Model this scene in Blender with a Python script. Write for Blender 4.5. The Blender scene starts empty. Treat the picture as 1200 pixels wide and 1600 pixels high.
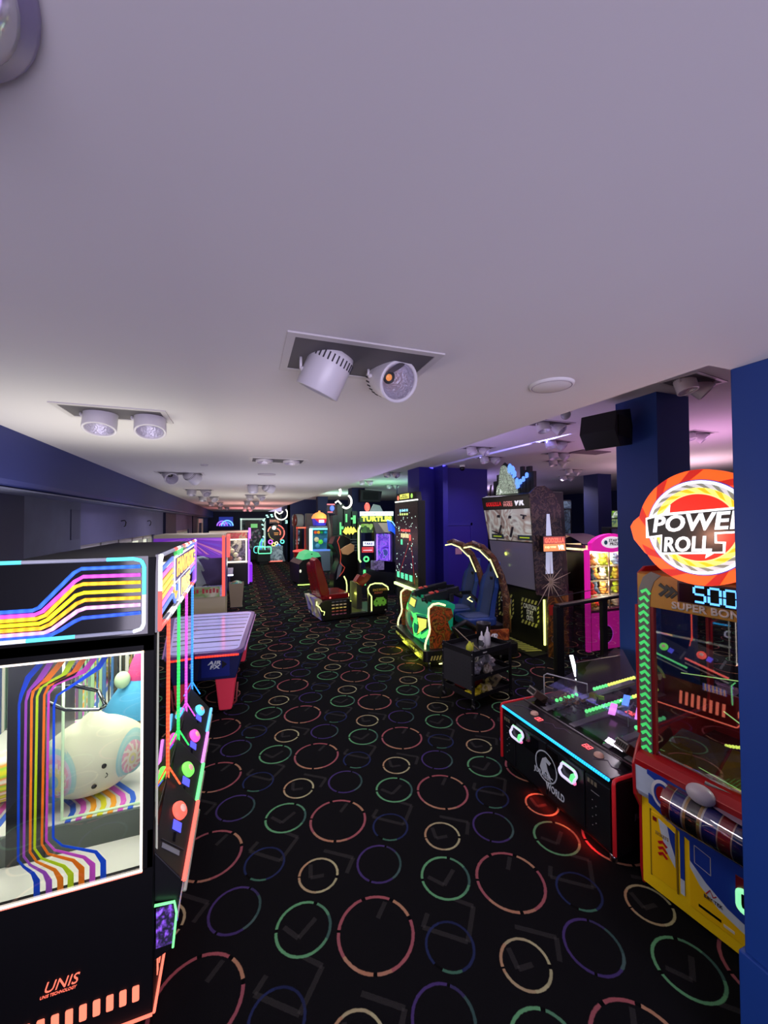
import bpy, bmesh, math, random
from mathutils import Matrix, Vector, Euler
S = bpy.context.scene
COL = S.collection
random.seed(7)
# ---------------- camera, world, exposure ----------------
yaw, pitch, roll = math.radians(20.2), math.radians(1.25), 0.006
F0 = Vector((math.sin(yaw), math.cos(yaw), 0)); R0 = Vector((math.cos(yaw), -math.sin(yaw), 0)); U0 = Vector((0, 0, 1))
FW = F0*math.cos(pitch)+U0*math.sin(pitch); UP = U0*math.cos(pitch)-F0*math.sin(pitch)
RT = R0*math.cos(roll)-UP*math.sin(roll); UP = UP*math.cos(roll)+R0*math.sin(roll)
cd = bpy.data.cameras.new('camera'); cam = bpy.data.objects.new('camera', cd); COL.objects.link(cam)
cam.matrix_world = Matrix(((RT.x, UP.x, -FW.x, 0), (RT.y, UP.y, -FW.y, 0), (RT.z, UP.z, -FW.z, 2.4), (0, 0, 0, 1)))
cd.sensor_fit = 'VERTICAL'; cd.sensor_height = 24; cd.lens = 24*620/1600; cd.clip_start = 0.02; cd.clip_end = 100
S.camera = cam
S.view_settings.view_transform = 'Standard'; S.view_settings.look = 'None'
S.view_settings.exposure = 0.3; S.view_settings.gamma = 1; S.view_settings.use_curve_mapping = False
S.cycles.use_denoising = True
S.cycles.max_bounces = 8; S.cycles.transparent_max_bounces = 16; S.cycles.sample_clamp_indirect = 3
def lin(h):
    if isinstance(h, str):
        h = [int(h[i:i+2], 16)/255 for i in (0, 2, 4)]
    return tuple((c/12.92 if c <= .04045 else ((c+.055)/1.055)**2.4) for c in h)
W = bpy.data.worlds.new('room_surroundings'); S.world = W; W.use_nodes = True
W.node_tree.nodes['Background'].inputs[0].default_value = (*lin('aca0c4'), 1)
W.node_tree.nodes['Background'].inputs[1].default_value = 1.25
def area(name, loc, rot, sx, sy, col, e, spread=math.pi):
    d = bpy.data.lights.new(name, 'AREA'); d.shape = 'RECTANGLE'; d.size = sx; d.size_y = sy; d.energy = e; d.color = lin(col); d.spread = spread
    o = bpy.data.objects.new(name, d); COL.objects.link(o); o.location = loc; o.rotation_euler = [math.radians(a) for a in rot]; return o
def pt(name, loc, col, e, r=.08):
    d = bpy.data.lights.new(name, 'POINT'); d.shadow_soft_size = r; d.energy = e; d.color = lin(col)
    o = bpy.data.objects.new(name, d); COL.objects.link(o); o.location = loc; return o
# daylight from the entrance windows behind the viewer
area('entrance_daylight', (0.6, -3.4, 1.3), (100, 0, 0), 5.0, 2.0, 'dfd6f2', 250)
# unseen up-lights added to even out the ceiling, for the lit machines' glow
UPFILL = [(-0.9, 3.1, 2.35, 'f0ece0', 5), (0.6, 6.5, 1.4, 'e8e4ec', 9), (0.4, 10.5, 1.4, 'f2eade', 12), (0.6, 15, 1.6, 'ffb8a8', 16), (0.6, 20.5, 1.8, 'ff9c9c', 22),
        (3.0, 5.2, 2.2, 'b89cf0', 9), (6.6, 4.0, 2.4, 'e0a0d8', 14), (6.2, 10.5, 2.4, 'a890e0', 20), (4.6, 12.5, 2.6, '90ffb8', 9), (4.5, 18, 2.4, 'b0f0d0', 18), (9.5, 6, 2.5, 'd8b0c0', 25), (9, 14, 2.5, 'c0a8e0', 30)]
for i, (x, y, z, c, e) in enumerate(UPFILL):
    area('ceiling_uplight_fill', (x, y, z), (180, 0, 0), 1.3, 1.3, c, e*2)

# soft downlights added under the ceiling to brighten walls and machines
for x, y, z, c, e in ((-.7, 2.9, 2.95, 'f4ecf4', 1.5), (.45, 1.7, 2.85, 'f4ecf4', 4), (.4, 4.4, 3.0, 'f4ecf4', 10), (-.7, 5.9, 2.95, 'f0e8ff', 8), (.4, 7.4, 2.95, 'f4ecf4', 12), (-.7, 8.8, 2.95, 'f0e8ff', 10), (.4, 10.2, 2.95, 'f4ecf4', 14), (.4, 13.3, 2.95, 'f4ecf4', 16), (.4, 17.3, 2.95, 'ffe4e4', 20), (.4, 21.5, 2.95, 'ffe0e0', 24),
                      (4.0, 4.2, 3.6, 'f0e4ff', 16), (4.9, 6.9, 3.6, 'ece0ff', 16), (6.6, 5.0, 3.6, 'f0e0f0', 20), (3.9, 10.0, 3.6, 'f0f0ff', 22), (3.9, 12.3, 3.6, 'f0fff4', 22), (5, 17, 3.6, 'f4fff8', 34), (9, 9, 3.6, 'f0e0f0', 30)):
    area('added_downlight', (x, y+.42, z+.03 if z < 3.2 else z), (0, 0, 0), .35, .35, c, e, math.radians(150))
area('crane_header_fill', (-.33, 3.1, 2.05), (0, -80, 0), .34, 1.7, 'fff0ec', 12)  # strip light added before the lit header to brighten the cabinet opposite
for x, y, z, e in ((4.2, 17.2, 2.5, 30), (2.0, 21.6, 2.6, 18), (3.6, 11.6, 2.9, 10)):
    area('machine_front_fill', (x, y, z), (80, 0, 0), 2.2, .5, 'eefcf8', e)  # unseen lights added in front of the far machines to brighten them
# ---------------- materials ----------------
_m = {}
def M(name, col='808080', rough=.5, metal=0, e=0, ecol=None, spec=.5, alpha=None, trans=0, noise=0, nscale=30, bump=0):
    if name in _m: return _m[name]
    m = bpy.data.materials.new(name); m.use_nodes = True; nt = m.node_tree; b = nt.nodes['Principled BSDF']
    c = lin(col)
    b.inputs['Base Color'].default_value = (*c, 1); b.inputs['Roughness'].default_value = rough; b.inputs['Metallic'].default_value = metal
    b.inputs['Specular IOR Level'].default_value = spec
    if e: b.inputs['Emission Color'].default_value = (*lin(ecol or col), 1); b.inputs['Emission Strength'].default_value = e
    if alpha is not None: b.inputs['Alpha'].default_value = alpha
    if trans: b.inputs['Transmission Weight'].default_value = trans; b.inputs['IOR'].default_value = 1.05
    if noise or bump:
        tc = nt.nodes.new('ShaderNodeTexCoord'); n = nt.nodes.new('ShaderNodeTexNoise'); n.inputs['Scale'].default_value = nscale; n.inputs['Detail'].default_value = 4
        nt.links.new(tc.outputs['Object'], n.inputs['Vector'])
        if noise:
            r = nt.nodes.new('ShaderNodeMixRGB'); r.inputs[1].default_value = (*[x*(1-noise) for x in c], 1); r.inputs[2].default_value = (*[min(1, x*(1+noise)) for x in c], 1)
            nt.links.new(n.outputs['Fac'], r.inputs[0]); nt.links.new(r.outputs[0], b.inputs['Base Color'])
        if bump:
            bp = nt.nodes.new('ShaderNodeBump'); bp.inputs['Strength'].default_value = bump; bp.inputs['Distance'].default_value = .01
            nt.links.new(n.outputs['Fac'], bp.inputs['Height']); nt.links.new(bp.outputs[0], b.inputs['Normal'])
    _m[name] = m; return m
def NEON(col, e=2.2):
    m = M('neon_'+col+'_%g' % e, col, .5, e=e, ecol=col); c = lin(col)
    m.node_tree.nodes['Principled BSDF'].inputs['Emission Color'].default_value = (*[x*.9+.1 for x in c], 1); return m
def LED(col, e=2.5, scale=60, axis='Z', base=.35):
    """strip light with its separate diodes showing through the diffuser"""
    k = 'led_%s_%g_%g_%s' % (col, e, scale, axis)
    if k in _m: return _m[k]
    m = M(k, col, .4, e=e, ecol=col); nt = m.node_tree; b = nt.nodes['Principled BSDF']
    tc = nt.nodes.new('ShaderNodeTexCoord'); w = nt.nodes.new('ShaderNodeTexWave'); w.bands_direction = axis; w.inputs['Scale'].default_value = scale/math.tau/3.1
    r = nt.nodes.new('ShaderNodeMapRange'); r.inputs[3].default_value = e*base; r.inputs[4].default_value = e*1.3
    nt.links.new(tc.outputs['Object'], w.inputs['Vector']); nt.links.new(w.outputs['Fac'], r.inputs[0]); nt.links.new(r.outputs[0], b.inputs['Emission Strength'])
    return m
def ART(name, cols, scale=6, e=0, kind='voronoi', rough=.35, dist=1.5, vec=(1, 1, 1), rot=(0, 0, 0)):
    """printed artwork: patches of several colours; e > 0 for backlit film"""
    if name in _m: return _m[name]
    m = bpy.data.materials.new(name); m.use_nodes = True; nt = m.node_tree; b = nt.nodes['Principled BSDF']; b.inputs['Roughness'].default_value = rough
    tc = nt.nodes.new('ShaderNodeTexCoord'); mp = nt.nodes.new('ShaderNodeMapping'); mp.inputs['Scale'].default_value = vec; mp.inputs['Rotation'].default_value = rot
    nt.links.new(tc.outputs['Object'], mp.inputs['Vector'])
    if kind == 'voronoi':
        t = nt.nodes.new('ShaderNodeTexVoronoi'); t.inputs['Scale'].default_value = scale; sp = nt.nodes.new('ShaderNodeSeparateColor')
        nt.links.new(t.outputs['Color'], sp.inputs[0]); fac = sp.outputs[0]
    elif kind == 'wave':
        t = nt.nodes.new('ShaderNodeTexWave'); t.inputs['Scale'].default_value = scale; t.inputs['Distortion'].default_value = dist; fac = t.outputs['Fac']
    elif kind == 'rings':
        t = nt.nodes.new('ShaderNodeTexWave'); t.wave_type = 'RINGS'; t.rings_direction = 'SPHERICAL'; t.inputs['Scale'].default_value = scale; t.inputs['Distortion'].default_value = dist; fac = t.outputs['Fac']
    else:
        t = nt.nodes.new('ShaderNodeTexNoise'); t.inputs['Scale'].default_value = scale*.6; t.inputs['Detail'].default_value = 2.5; t.inputs['Distortion'].default_value = dist*.6
        mr = nt.nodes.new('ShaderNodeMapRange'); mr.inputs[1].default_value = .3; mr.inputs[2].default_value = .7; nt.links.new(t.outputs['Fac'], mr.inputs[0]); fac = mr.outputs[0]
    nt.links.new(mp.outputs[0], t.inputs['Vector'])
    cr = nt.nodes.new('ShaderNodeValToRGB'); el = cr.color_ramp.elements
    cr.color_ramp.interpolation = 'CONSTANT' if kind == 'voronoi' else 'LINEAR'
    n = len(cols)
    while len(el) < n: el.new(.5)
    for i, c in enumerate(cols):
        el[i].position = i/n if kind == 'voronoi' else i/(n-1); el[i].color = (*lin(c), 1)
    nt.links.new(fac, cr.inputs[0]); nt.links.new(cr.outputs[0], b.inputs['Base Color'])
    if e: nt.links.new(cr.outputs[0], b.inputs['Emission Color']); b.inputs['Emission Strength'].default_value = e
    _m[name] = m; return m
def GLASS(name='clear_glass', tint='ffffff', fac=.08, rough=.02):
    """thin pane: mostly see-through with a mirror-like coat"""
    if name in _m: return _m[name]
    m = bpy.data.materials.new(name); m.use_nodes = True; nt = m.node_tree; nt.nodes.clear()
    o = nt.nodes.new('ShaderNodeOutputMaterial'); t = nt.nodes.new('ShaderNodeBsdfTransparent'); g = nt.nodes.new('ShaderNodeBsdfGlossy'); g.inputs['Roughness'].default_value = rough
    t.inputs[0].default_value = (*lin(tint), 1); mx = nt.nodes.new('ShaderNodeMixShader'); lw = nt.nodes.new('ShaderNodeFresnel'); lw.inputs[0].default_value = 1.5
    a = nt.nodes.new('ShaderNodeMath'); a.inputs[1].default_value = fac; nt.links.new(lw.outputs[0], a.inputs[0]); a.use_clamp = True
    nt.links.new(a.outputs[0], mx.inputs[0]); nt.links.new(t.outputs[0], mx.inputs[1]); nt.links.new(g.outputs[0], mx.inputs[2]); nt.links.new(mx.outputs[0], o.inputs[0])
    _m[name] = m; return m

# ---------------- mesh helpers ----------------
class B:
    def __init__(s): s.v = []; s.f = []; s.mi = []; s.sm = []; s.k = 0; s.T = None
    def add(s, vs, fs, smooth=False):
        n = len(s.v)
        for v in vs:
            v = Vector(v); s.v.append(s.T @ v if s.T else v)
        for f in fs: s.f.append([n+i for i in f]); s.mi.append(s.k); s.sm.append(smooth)
        return s
    def box(s, x0, x1, y0, y1, z0, z1):
        return s.add([(x, y, z) for z in (z0, z1) for y in (y0, y1) for x in (x0, x1)], [(0, 2, 3, 1), (4, 5, 7, 6), (0, 1, 5, 4), (2, 6, 7, 3), (0, 4, 6, 2), (1, 3, 7, 5)])
    def obox(s, c, size, rot=(0, 0, 0)):
        R = Euler([math.radians(a) for a in rot]).to_matrix(); c = Vector(c); hx, hy, hz = [a/2 for a in size]
        return s.add([c+R@Vector((x, y, z)) for z in (-hz, hz) for y in (-hy, hy) for x in (-hx, hx)], [(0, 2, 3, 1), (4, 5, 7, 6), (0, 1, 5, 4), (2, 6, 7, 3), (0, 4, 6, 2), (1, 3, 7, 5)])
    def prism(s, poly, axis, a0, a1):
        def p(u, v, a): return (a, u, v) if axis == 'x' else ((u, a, v) if axis == 'y' else (u, v, a))
        n = len(poly)
        return s.add([p(u, v, a0) for u, v in poly]+[p(u, v, a1) for u, v in poly],
                     [tuple(range(n))[::-1], tuple(range(n, 2*n))]+[(i, (i+1) % n, n+(i+1) % n, n+i) for i in range(n)])
    def tube(s, pts, r, n=8, closed=False, smooth=True, flat=None):
        P = [Vector(p) for p in pts]; N = len(P); rr = r if isinstance(r, (list, tuple)) else [r]*N
        vs = []; prev = None
        for i in range(N):
            if closed: t = (P[(i+1) % N]-P[i-1]).normalized()
            else: t = (P[min(i+1, N-1)]-P[max(i-1, 0)]).normalized()
            if prev is None:
                a = Vector((0, 0, 1)) if abs(t.z) < .9 else Vector((1, 0, 0)); u = t.cross(a).normalized()
            else: u = (prev-t*prev.dot(t)).normalized()
            prev = u; w = t.cross(u)
            for j in range(n):
                an = math.tau*j/n; vs.append(P[i]+u*math.cos(an)*rr[i]+w*math.sin(an)*rr[i]*(flat or 1))
        fs = []
        for i in range(N if closed else N-1):
            for j in range(n):
                a = i*n+j; b = i*n+(j+1) % n; c = ((i+1) % N)*n+(j+1) % n; d = ((i+1) % N)*n+j; fs.append((a, b, c, d))
        if not closed: fs += [tuple(range(n))[::-1], tuple(range((N-1)*n, N*n))]
        return s.add(vs, fs, smooth)
    def cyl(s, p0, p1, r0, r1=None, n=20, smooth=True):
        return s.tube([p0, p1], [r0, r0 if r1 is None else r1], n, smooth=smooth)
    def lathe(s, prof, c=(0, 0, 0), n=24, A=None, arc=math.tau):
        """profile of (radius, height) turned round the axis A (a rotation matrix for z)"""
        A = A or Matrix.Identity(3); c = Vector(c); vs = []; k = len(prof)
        full = abs(arc-math.tau) < 1e-6; cols = n if full else n+1
        for j in range(cols):
            an = arc*j/n
            for r, h in prof: vs.append(c+A@Vector((r*math.cos(an), r*math.sin(an), h)))
        fs = []
        for j in range(n):
            for i in range(k-1): a = j*k+i; b = ((j+1) % cols)*k+i; fs.append((a, b, b+1, a+1))
        return s.add(vs, fs, True)
    def ell(s, c, r, n=20, m=12, A=None):
        prof = []; A = A or Matrix.Identity(3); c = Vector(c); vs = []
        for i in range(m+1):
            ph = math.pi*i/m
            for j in range(n): an = math.tau*j/n; vs.append(c+A@Vector((r[0]*math.sin(ph)*math.cos(an), r[1]*math.sin(ph)*math.sin(an), r[2]*math.cos(ph))))
        fs = [(i*n+j, (i+1)*n+j, (i+1)*n+(j+1) % n, i*n+(j+1) % n) for i in range(m) for j in range(n)]
        return s.add(vs, fs, True)
    def grid(s, fn, nu, nv, smooth=True):
        vs = [fn(i/nu, j/nv) for i in range(nu+1) for j in range(nv+1)]
        return s.add(vs, [(i*(nv+1)+j, (i+1)*(nv+1)+j, (i+1)*(nv+1)+j+1, i*(nv+1)+j+1) for i in range(nu) for j in range(nv)], smooth)
    def poly(s, pts): return s.add(pts, [tuple(range(len(pts)))])
    def ribbon(s, pts, w, axis, a0, a1):
        """a flat band following a 2D line, w wide, with thickness from a0 to a1 along axis"""
        P = [Vector(p) for p in pts]; L = []; R = []
        for i, p in enumerate(P):
            t = (P[min(i+1, len(P)-1)]-P[max(i-1, 0)]).normalized(); nn = Vector((-t.y, t.x))*w/2; L.append(p+nn); R.append(p-nn)
        for i in range(len(P)-1): s.prism([tuple(L[i]), tuple(L[i+1]), tuple(R[i+1]), tuple(R[i])], axis, a0, a1)
        return s
    def build(s, name, mats, parent=None, bevel=0, seg=2, fix=True):
        me = bpy.data.meshes.new(name); me.from_pydata([tuple(v) for v in s.v], [], s.f)
        for m in (mats if isinstance(mats, (list, tuple)) else [mats]): me.materials.append(m)
        me.polygons.foreach_set('material_index', s.mi); me.polygons.foreach_set('use_smooth', s.sm)
        if fix:
            bm = bmesh.new(); bm.from_mesh(me); bmesh.ops.remove_doubles(bm, verts=bm.verts, dist=1e-6); bmesh.ops.recalc_face_normals(bm, faces=bm.faces); bm.to_mesh(me); bm.free()
        me.update()
        o = bpy.data.objects.new(name, me); COL.objects.link(o)
        if parent: o.parent = parent
        if bevel:
            md = o.modifiers.new('bevel', 'BEVEL'); md.width = bevel; md.segments = seg; md.limit_method = 'ANGLE'; md.angle_limit = math.radians(50)
        return o
def rrect(x0, x1, z0, z1, r, n=4):
    out = []
    for cx, cz, a in ((x1-r, z1-r, 0), (x0+r, z1-r, 90), (x0+r, z0+r, 180), (x1-r, z0+r, 270)):
        for i in range(n+1): t = math.radians(a+90*i/n); out.append((cx+r*math.cos(t), cz+r*math.sin(t)))
    return out
def circ(cx, cz, r, n=32, a0=0, a1=360, rz=None):
    return [(cx+r*math.cos(math.radians(a0+(a1-a0)*i/n)), cz+(rz or r)*math.sin(math.radians(a0+(a1-a0)*i/n))) for i in range(n+(0 if a1-a0 == 360 else 1))]
def ringband(b, cx, cz, r0, r1, axis, a0, a1, s0=0, s1=360, n=24, kz=1):
    o = circ(cx, cz, r1, n, s0, s1 if s1-s0 < 360 else 359.999, r1*kz); i = circ(cx, cz, r0, n, s0, s1 if s1-s0 < 360 else 359.999, r0*kz)
    for k in range(len(o)-1): b.prism([o[k], o[k+1], i[k+1], i[k]], axis, a0, a1)
def thing(name, label, cat, loc=(0, 0, 0), rz=0, group=None):
    o = bpy.data.objects.new(name, None); COL.objects.link(o); o.location = loc; o.rotation_euler = (0, 0, math.radians(rz)); o.empty_display_size = .1
    o['label'] = label; o['category'] = cat
    if group: o['group'] = group
    return o
def tag(o, label, cat, group=None):
    o['label'] = label; o['category'] = cat
    if group: o['group'] = group
    return o
def struct(o): o['kind'] = 'structure'; return o
def dup(root, loc=None, rz=None, label=None, group=None, name=None):
    r = root.copy(); COL.objects.link(r)
    if loc is not None: r.location = loc
    if rz is not None: r.rotation_euler = (0, 0, math.radians(rz))
    if label: r['label'] = label
    if group: r['group'] = group
    for ch in list(root.children):
        c = ch.copy(); COL.objects.link(c); c.parent = r
        for g in list(ch.children):
            d = g.copy(); COL.objects.link(d); d.parent = c
    return r
DIRS = {'front': ((1, 0, 0), (0, 0, 1)), 'back': ((-1, 0, 0), (0, 0, 1)), 'right': ((0, 1, 0), (0, 0, 1)), 'left': ((0, -1, 0), (0, 0, 1)), 'top': ((1, 0, 0), (0, 1, 0))}
def text(name, body, mat, parent, pos, w, h, face='front', ext=.002, bold=.02, shear=0, up=None, rt=None, arc=0, mirror=False):
    """lettering fitted to w x h, centred on pos"""
    cu = bpy.data.curves.new('lettering', 'FONT'); cu.body = body; cu.align_x = 'CENTER'; cu.extrude = 0; cu.offset = bold; cu.shear = shear; cu.resolution_u = 3; cu.space_character = 1.0+bold*1.5; cu.space_line = .85
    t = bpy.data.objects.new('lettering', cu); COL.objects.link(t)
    bpy.context.view_layer.update()
    me = bpy.data.meshes.new_from_object(t); bpy.data.objects.remove(t); bpy.data.curves.remove(cu)
    xs = [v.co.x for v in me.vertices]; ys = [v.co.y for v in me.vertices]
    cx, cy = (max(xs)+min(xs))/2, (max(ys)+min(ys))/2; sx = w/max(1e-6, max(xs)-min(xs)); sy = h/max(1e-6, max(ys)-min(ys))
    X, Y = (Vector(rt), Vector(up)) if rt else [Vector(a) for a in DIRS[face]]
    X = X.normalized(); Y = Y.normalized(); Z = X.cross(Y); pos = Vector(pos)
    bm = bmesh.new(); bm.from_mesh(me)
    if ext:
        r = bmesh.ops.extrude_face_region(bm, geom=bm.faces[:]); top = set(v for v in r['geom'] if isinstance(v, bmesh.types.BMVert))
    else: top = set(bm.verts)
    for v in bm.verts:
        x = (v.co.x-cx)*sx; y = (v.co.y-cy)*sy
        if arc: y -= arc*(x/(w/2))**2
        v.co = pos+X*x+Y*y+(Z*ext if v in top else Vector((0, 0, 0)))
    bm.to_mesh(me); bm.free(); me.name = name; me.materials.clear(); me.materials.append(mat)
    o = bpy.data.objects.new(name, me); COL.objects.link(o)
    if parent: o.parent = parent
    return o
# shared materials
BLK = M('black_laminate', '0d0d10', .45, noise=.2); BLKG = M('black_gloss', '08080a', .12); CHR = M('chrome', 'c8ccd0', .12, 1); DKM = M('dark_metal', '1a1b1e', .35, .6)
WHT = M('white_plastic', 'e8e8ea', .4); STEEL = M('brushed_steel', '8a8d92', .3, 1); RED = M('red_paint', 'b3141c', .3); GL = GLASS()
# ---------------- the room ----------------
def carpet():
    m = bpy.data.materials.new('ring_carpet'); m.use_nodes = True; nt = m.node_tree; b = nt.nodes['Principled BSDF']; N = nt.nodes.new; L = nt.links.new
    b.inputs['Roughness'].default_value = 1; b.inputs['Specular IOR Level'].default_value = .05
    PX, PY = .9465, .9325
    tc = N('ShaderNodeTexCoord'); wob = N('ShaderNodeTexNoise'); wob.inputs['Scale'].default_value = 60
    L(tc.outputs['Object'], wob.inputs['Vector'])
    ws = N('ShaderNodeVectorMath'); ws.operation = 'SCALE'; ws.inputs[3].default_value = .006; L(wob.outputs['Color'], ws.inputs[0])
    wa = N('ShaderNodeVectorMath'); wa.operation = 'ADD'; L(tc.outputs['Object'], wa.inputs[0]); L(ws.outputs[0], wa.inputs[1])
    src = wa.outputs[0]
    fine = N('ShaderNodeTexNoise'); fine.inputs['Scale'].default_value = 350; fine.inputs['Detail'].default_value = 2; L(tc.outputs['Object'], fine.inputs['Vector'])
    base = N('ShaderNodeMixRGB'); base.inputs[1].default_value = (*lin('0a0a0c'), 1); base.inputs[2].default_value = (*lin('161618'), 1); L(fine.outputs['Fac'], base.inputs[0])
    cur = base.outputs[0]
    def math_(op, a, c=None, clamp=False):
        n = N('ShaderNodeMath'); n.operation = op; n.use_clamp = clamp
        for i, q in enumerate((a, c)):
            if q is None: continue
            if isinstance(q, (int, float)): n.inputs[i].default_value = q
            else: L(q, n.inputs[i])
        return n.outputs[0]
    def cell(cx, cy):
        s = N('ShaderNodeVectorMath'); s.operation = 'SUBTRACT'; L(src, s.inputs[0]); s.inputs[1].default_value = (cx, cy, 0)
        w = N('ShaderNodeVectorMath'); w.operation = 'WRAP'; L(s.outputs[0], w.inputs[0]); w.inputs[1].default_value = (PX/2, PY/2, 1); w.inputs[2].default_value = (-PX/2, -PY/2, -1)
        sp = N('ShaderNodeSeparateXYZ'); L(w.outputs[0], sp.inputs[0]); return sp.outputs[0], sp.outputs[1]
    def mixin(mask, col):
        nonlocal cur
        x = N('ShaderNodeMixRGB'); L(mask, x.inputs[0]); L(cur, x.inputs[1])
        if isinstance(col, tuple): x.inputs[2].default_value = col
        else: L(col, x.inputs[2])
        cur = x.outputs[0]
    # faint grey woven chevrons
    segs = [((.148, 2.241), (.085, 2.176)), ((.085, 2.176), (.289, 2.012)), ((.289, 2.012), (.435, 2.181)), ((.435, 2.181), (.348, 2.262)), ((.595, 2.922), (.778, 2.787)), ((.778, 2.787), (.702, 2.684)),
            ((.262, 2.464), (.334, 2.372)), ((.334, 2.372), (.449, 2.452)), ((.484, 2.839), (.466, 2.734)), ((.466, 2.734), (.554, 2.723)), ((.878, 2.4), (.8, 2.32))]
    for (x0, y0), (x1, y1) in segs:
        dx, dy = x1-x0, y1-y0; ln = math.hypot(dx, dy); dx /= ln; dy /= ln
        X, Y = cell((x0+x1)/2, (y0+y1)/2)
        u = math_('ABSOLUTE', math_('ADD', math_('MULTIPLY', X, dx), math_('MULTIPLY', Y, dy)))
        v = math_('ABSOLUTE', math_('SUBTRACT', math_('MULTIPLY', Y, dx), math_('MULTIPLY', X, dy)))
        mk = math_('MULTIPLY', math_('LESS_THAN', u, ln/2), math_('LESS_THAN', v, .014)); mk = math_('MULTIPLY', mk, math_('MULTIPLY', fine.outputs['Fac'], .5))
        mixin(mk, (*lin('4a4846'), 1))
    rings = [((.762, 2.247), .217, .011, [(0, 'd8606a'), (.045, 'f0a060'), (.13, 'f09850'), (.185, '0a0a0c'), (.2, 'f09860'), (.26, 'e06068'), (.37, 'd8586a'), (.495, '0a0a0c'), (.515, 'f0a058'), (.61, '0a0a0c'), (.63, 'e05a64'), (.745, '0a0a0c'), (.765, 'd85a66'), (.93, '0a0a0c'), (.945, 'd8606a')]),
             ((.370, 2.42), .157, .010, [(0, '58d878'), (.3, '50c078'), (.38, '3f8070'), (.52, '50b878'), (.635, '0a0a0c'), (.66, '58d878'), (.95, '0a0a0c'), (.97, '58d878')]),
             ((.520, 2.74), .128, .0095, [(0, 'e8c878'), (.12, 'e0c070'), (.2, 'e8e088'), (.3, 'd8d480'), (.41, '0a0a0c'), (.435, 'e8e088'), (.62, 'e0cf80'), (.8, 'f0b060'), (.96, '0a0a0c'), (.97, 'f0b060')]),
             ((.935, 2.68), .150, .0095, [(0, '5a3f98'), (.125, '0a0a0c'), (.14, '5a3f98'), (.3, '508078'), (.4, '3c7068'), (.55, '4a4080'), (.635, '0a0a0c'), (.65, '60409c')]),
             ((.183, 2.963), .133, .009, [(0, '283c78'), (.06, '0a0a0c'), (.12, '3c9870'), (.25, '2c3c78'), (.5, '26346c'), (.75, '2a3c7c')])]
    def worn(h):
        c = lin(h); g = .3*c[0]+.6*c[1]+.1*c[2]; return tuple((x*.68+g*.32)*.56 for x in c)
    for (cx, cy), r, hw, ramp in rings:
        X, Y = cell(cx, cy)
        ln = math_('SQRT', math_('ADD', math_('MULTIPLY', X, X), math_('MULTIPLY', Y, Y)))
        d = math_('ABSOLUTE', math_('SUBTRACT', ln, r))
        mk = N('ShaderNodeMapRange'); mk.inputs[1].default_value = hw; mk.inputs[2].default_value = hw-.004; mk.inputs[3].default_value = 0; mk.inputs[4].default_value = 1; L(d, mk.inputs[0])
        an = N('ShaderNodeMath'); an.operation = 'ARCTAN2'; L(Y, an.inputs[0]); L(X, an.inputs[1])
        a = math_('ADD', math_('MULTIPLY', an.outputs[0], 1/math.tau), .5)
        cr = N('ShaderNodeValToRGB'); cr.color_ramp.interpolation = 'CONSTANT'; el = cr.color_ramp.elements
        while len(el) < len(ramp): el.new(.5)
        for i, (p, c) in enumerate(ramp): el[i].position = p; el[i].color = (*worn(c), 1)
        L(a, cr.inputs[0]); wear = math_('ADD', math_('MULTIPLY', fine.outputs['Fac'], .7), .5, True)
        mixin(math_('MULTIPLY', mk.outputs[0], wear), cr.outputs[0])
    L(cur, b.inputs['Base Color'])
    bp = N('ShaderNodeBump'); bp.inputs['Strength'].default_value = .3; bp.inputs['Distance'].default_value = .004; L(fine.outputs['Fac'], bp.inputs['Height']); L(bp.outputs[0], b.inputs['Normal'])
    return m
CEIL = M('ceiling_paint', 'd6d2d4', .85, spec=.1, noise=.03, nscale=2); NAVY = M('navy_wall_paint', '101a52', .6, noise=.12, nscale=3); NAVYD = M('dark_navy_paint', '0c1140', .6, noise=.1, nscale=3)
COLB = M('blue_pillar_paint', '123c86', .5, noise=.06, nscale=4, bump=.05); CONC = M('grey_blue_plaster', '585c74', .8, noise=.35, nscale=2.5, bump=.2); PLA = M('lilac_grey_plaster', '66668c', .8, noise=.2, nscale=2)
struct(B().box(-2, 17, -4, 30, -.1, 0).build('floor', carpet()))
lc = B(); lc.box(-2, 1.872, -4, 27.6, 3.05, 3.85); lc.box(1.872, 17, -4, 1.09, 3.05, 3.85); struct(lc.build('ceiling', CEIL))
struct(B().box(1.872, 17, 1.09, 30, 3.7, 3.85).build('ceiling', CEIL))
bk = B(); bk.prism([(-2, 3.05), (-1.48, 3.05), (-1.48, 2.70), (-1.5, 2.67), (-1.58, 2.655), (-2, 2.69)], 'y', -4, 27.5); struct(bk.build('trim_1', M('bulkhead_paint', '1c266c', .55, noise=.1, nscale=2)))
struct(B().box(-1.8, -1.53, -4, 27.5, 2.64, 2.652).build('trim_3', M('bulkhead_underside_stray_light', '6c7090', .5, noise=.1, nscale=2)))  # added pale sheet; stray light on the underside is put into its colour
wl = B(); wl.box(-2, -1.8, 4.44, 5.82, 0, 2.7); wl.k = 1
for y0, y1, z0, z1 in ((5.82, 28, 2.12, 2.7), (5.82, 28, 0, 1.0), (10.4, 13.9, 1, 2.12), (17.2, 28, 1, 2.12)): wl.box(-2, -1.8, y0, y1, z0, z1)
wl.k = 2
wl.box(-2, -1.795, -4, 4.44, 0, 2.7); wl.box(-1.8, -1.74, 11.5, 13.3, 0, 2.67); wl.box(-1.8, -1.76, 18.3, 27.5, 0, 2.67)
struct(wl.build('wall_left', [CONC, PLA, NAVYD]))
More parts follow.
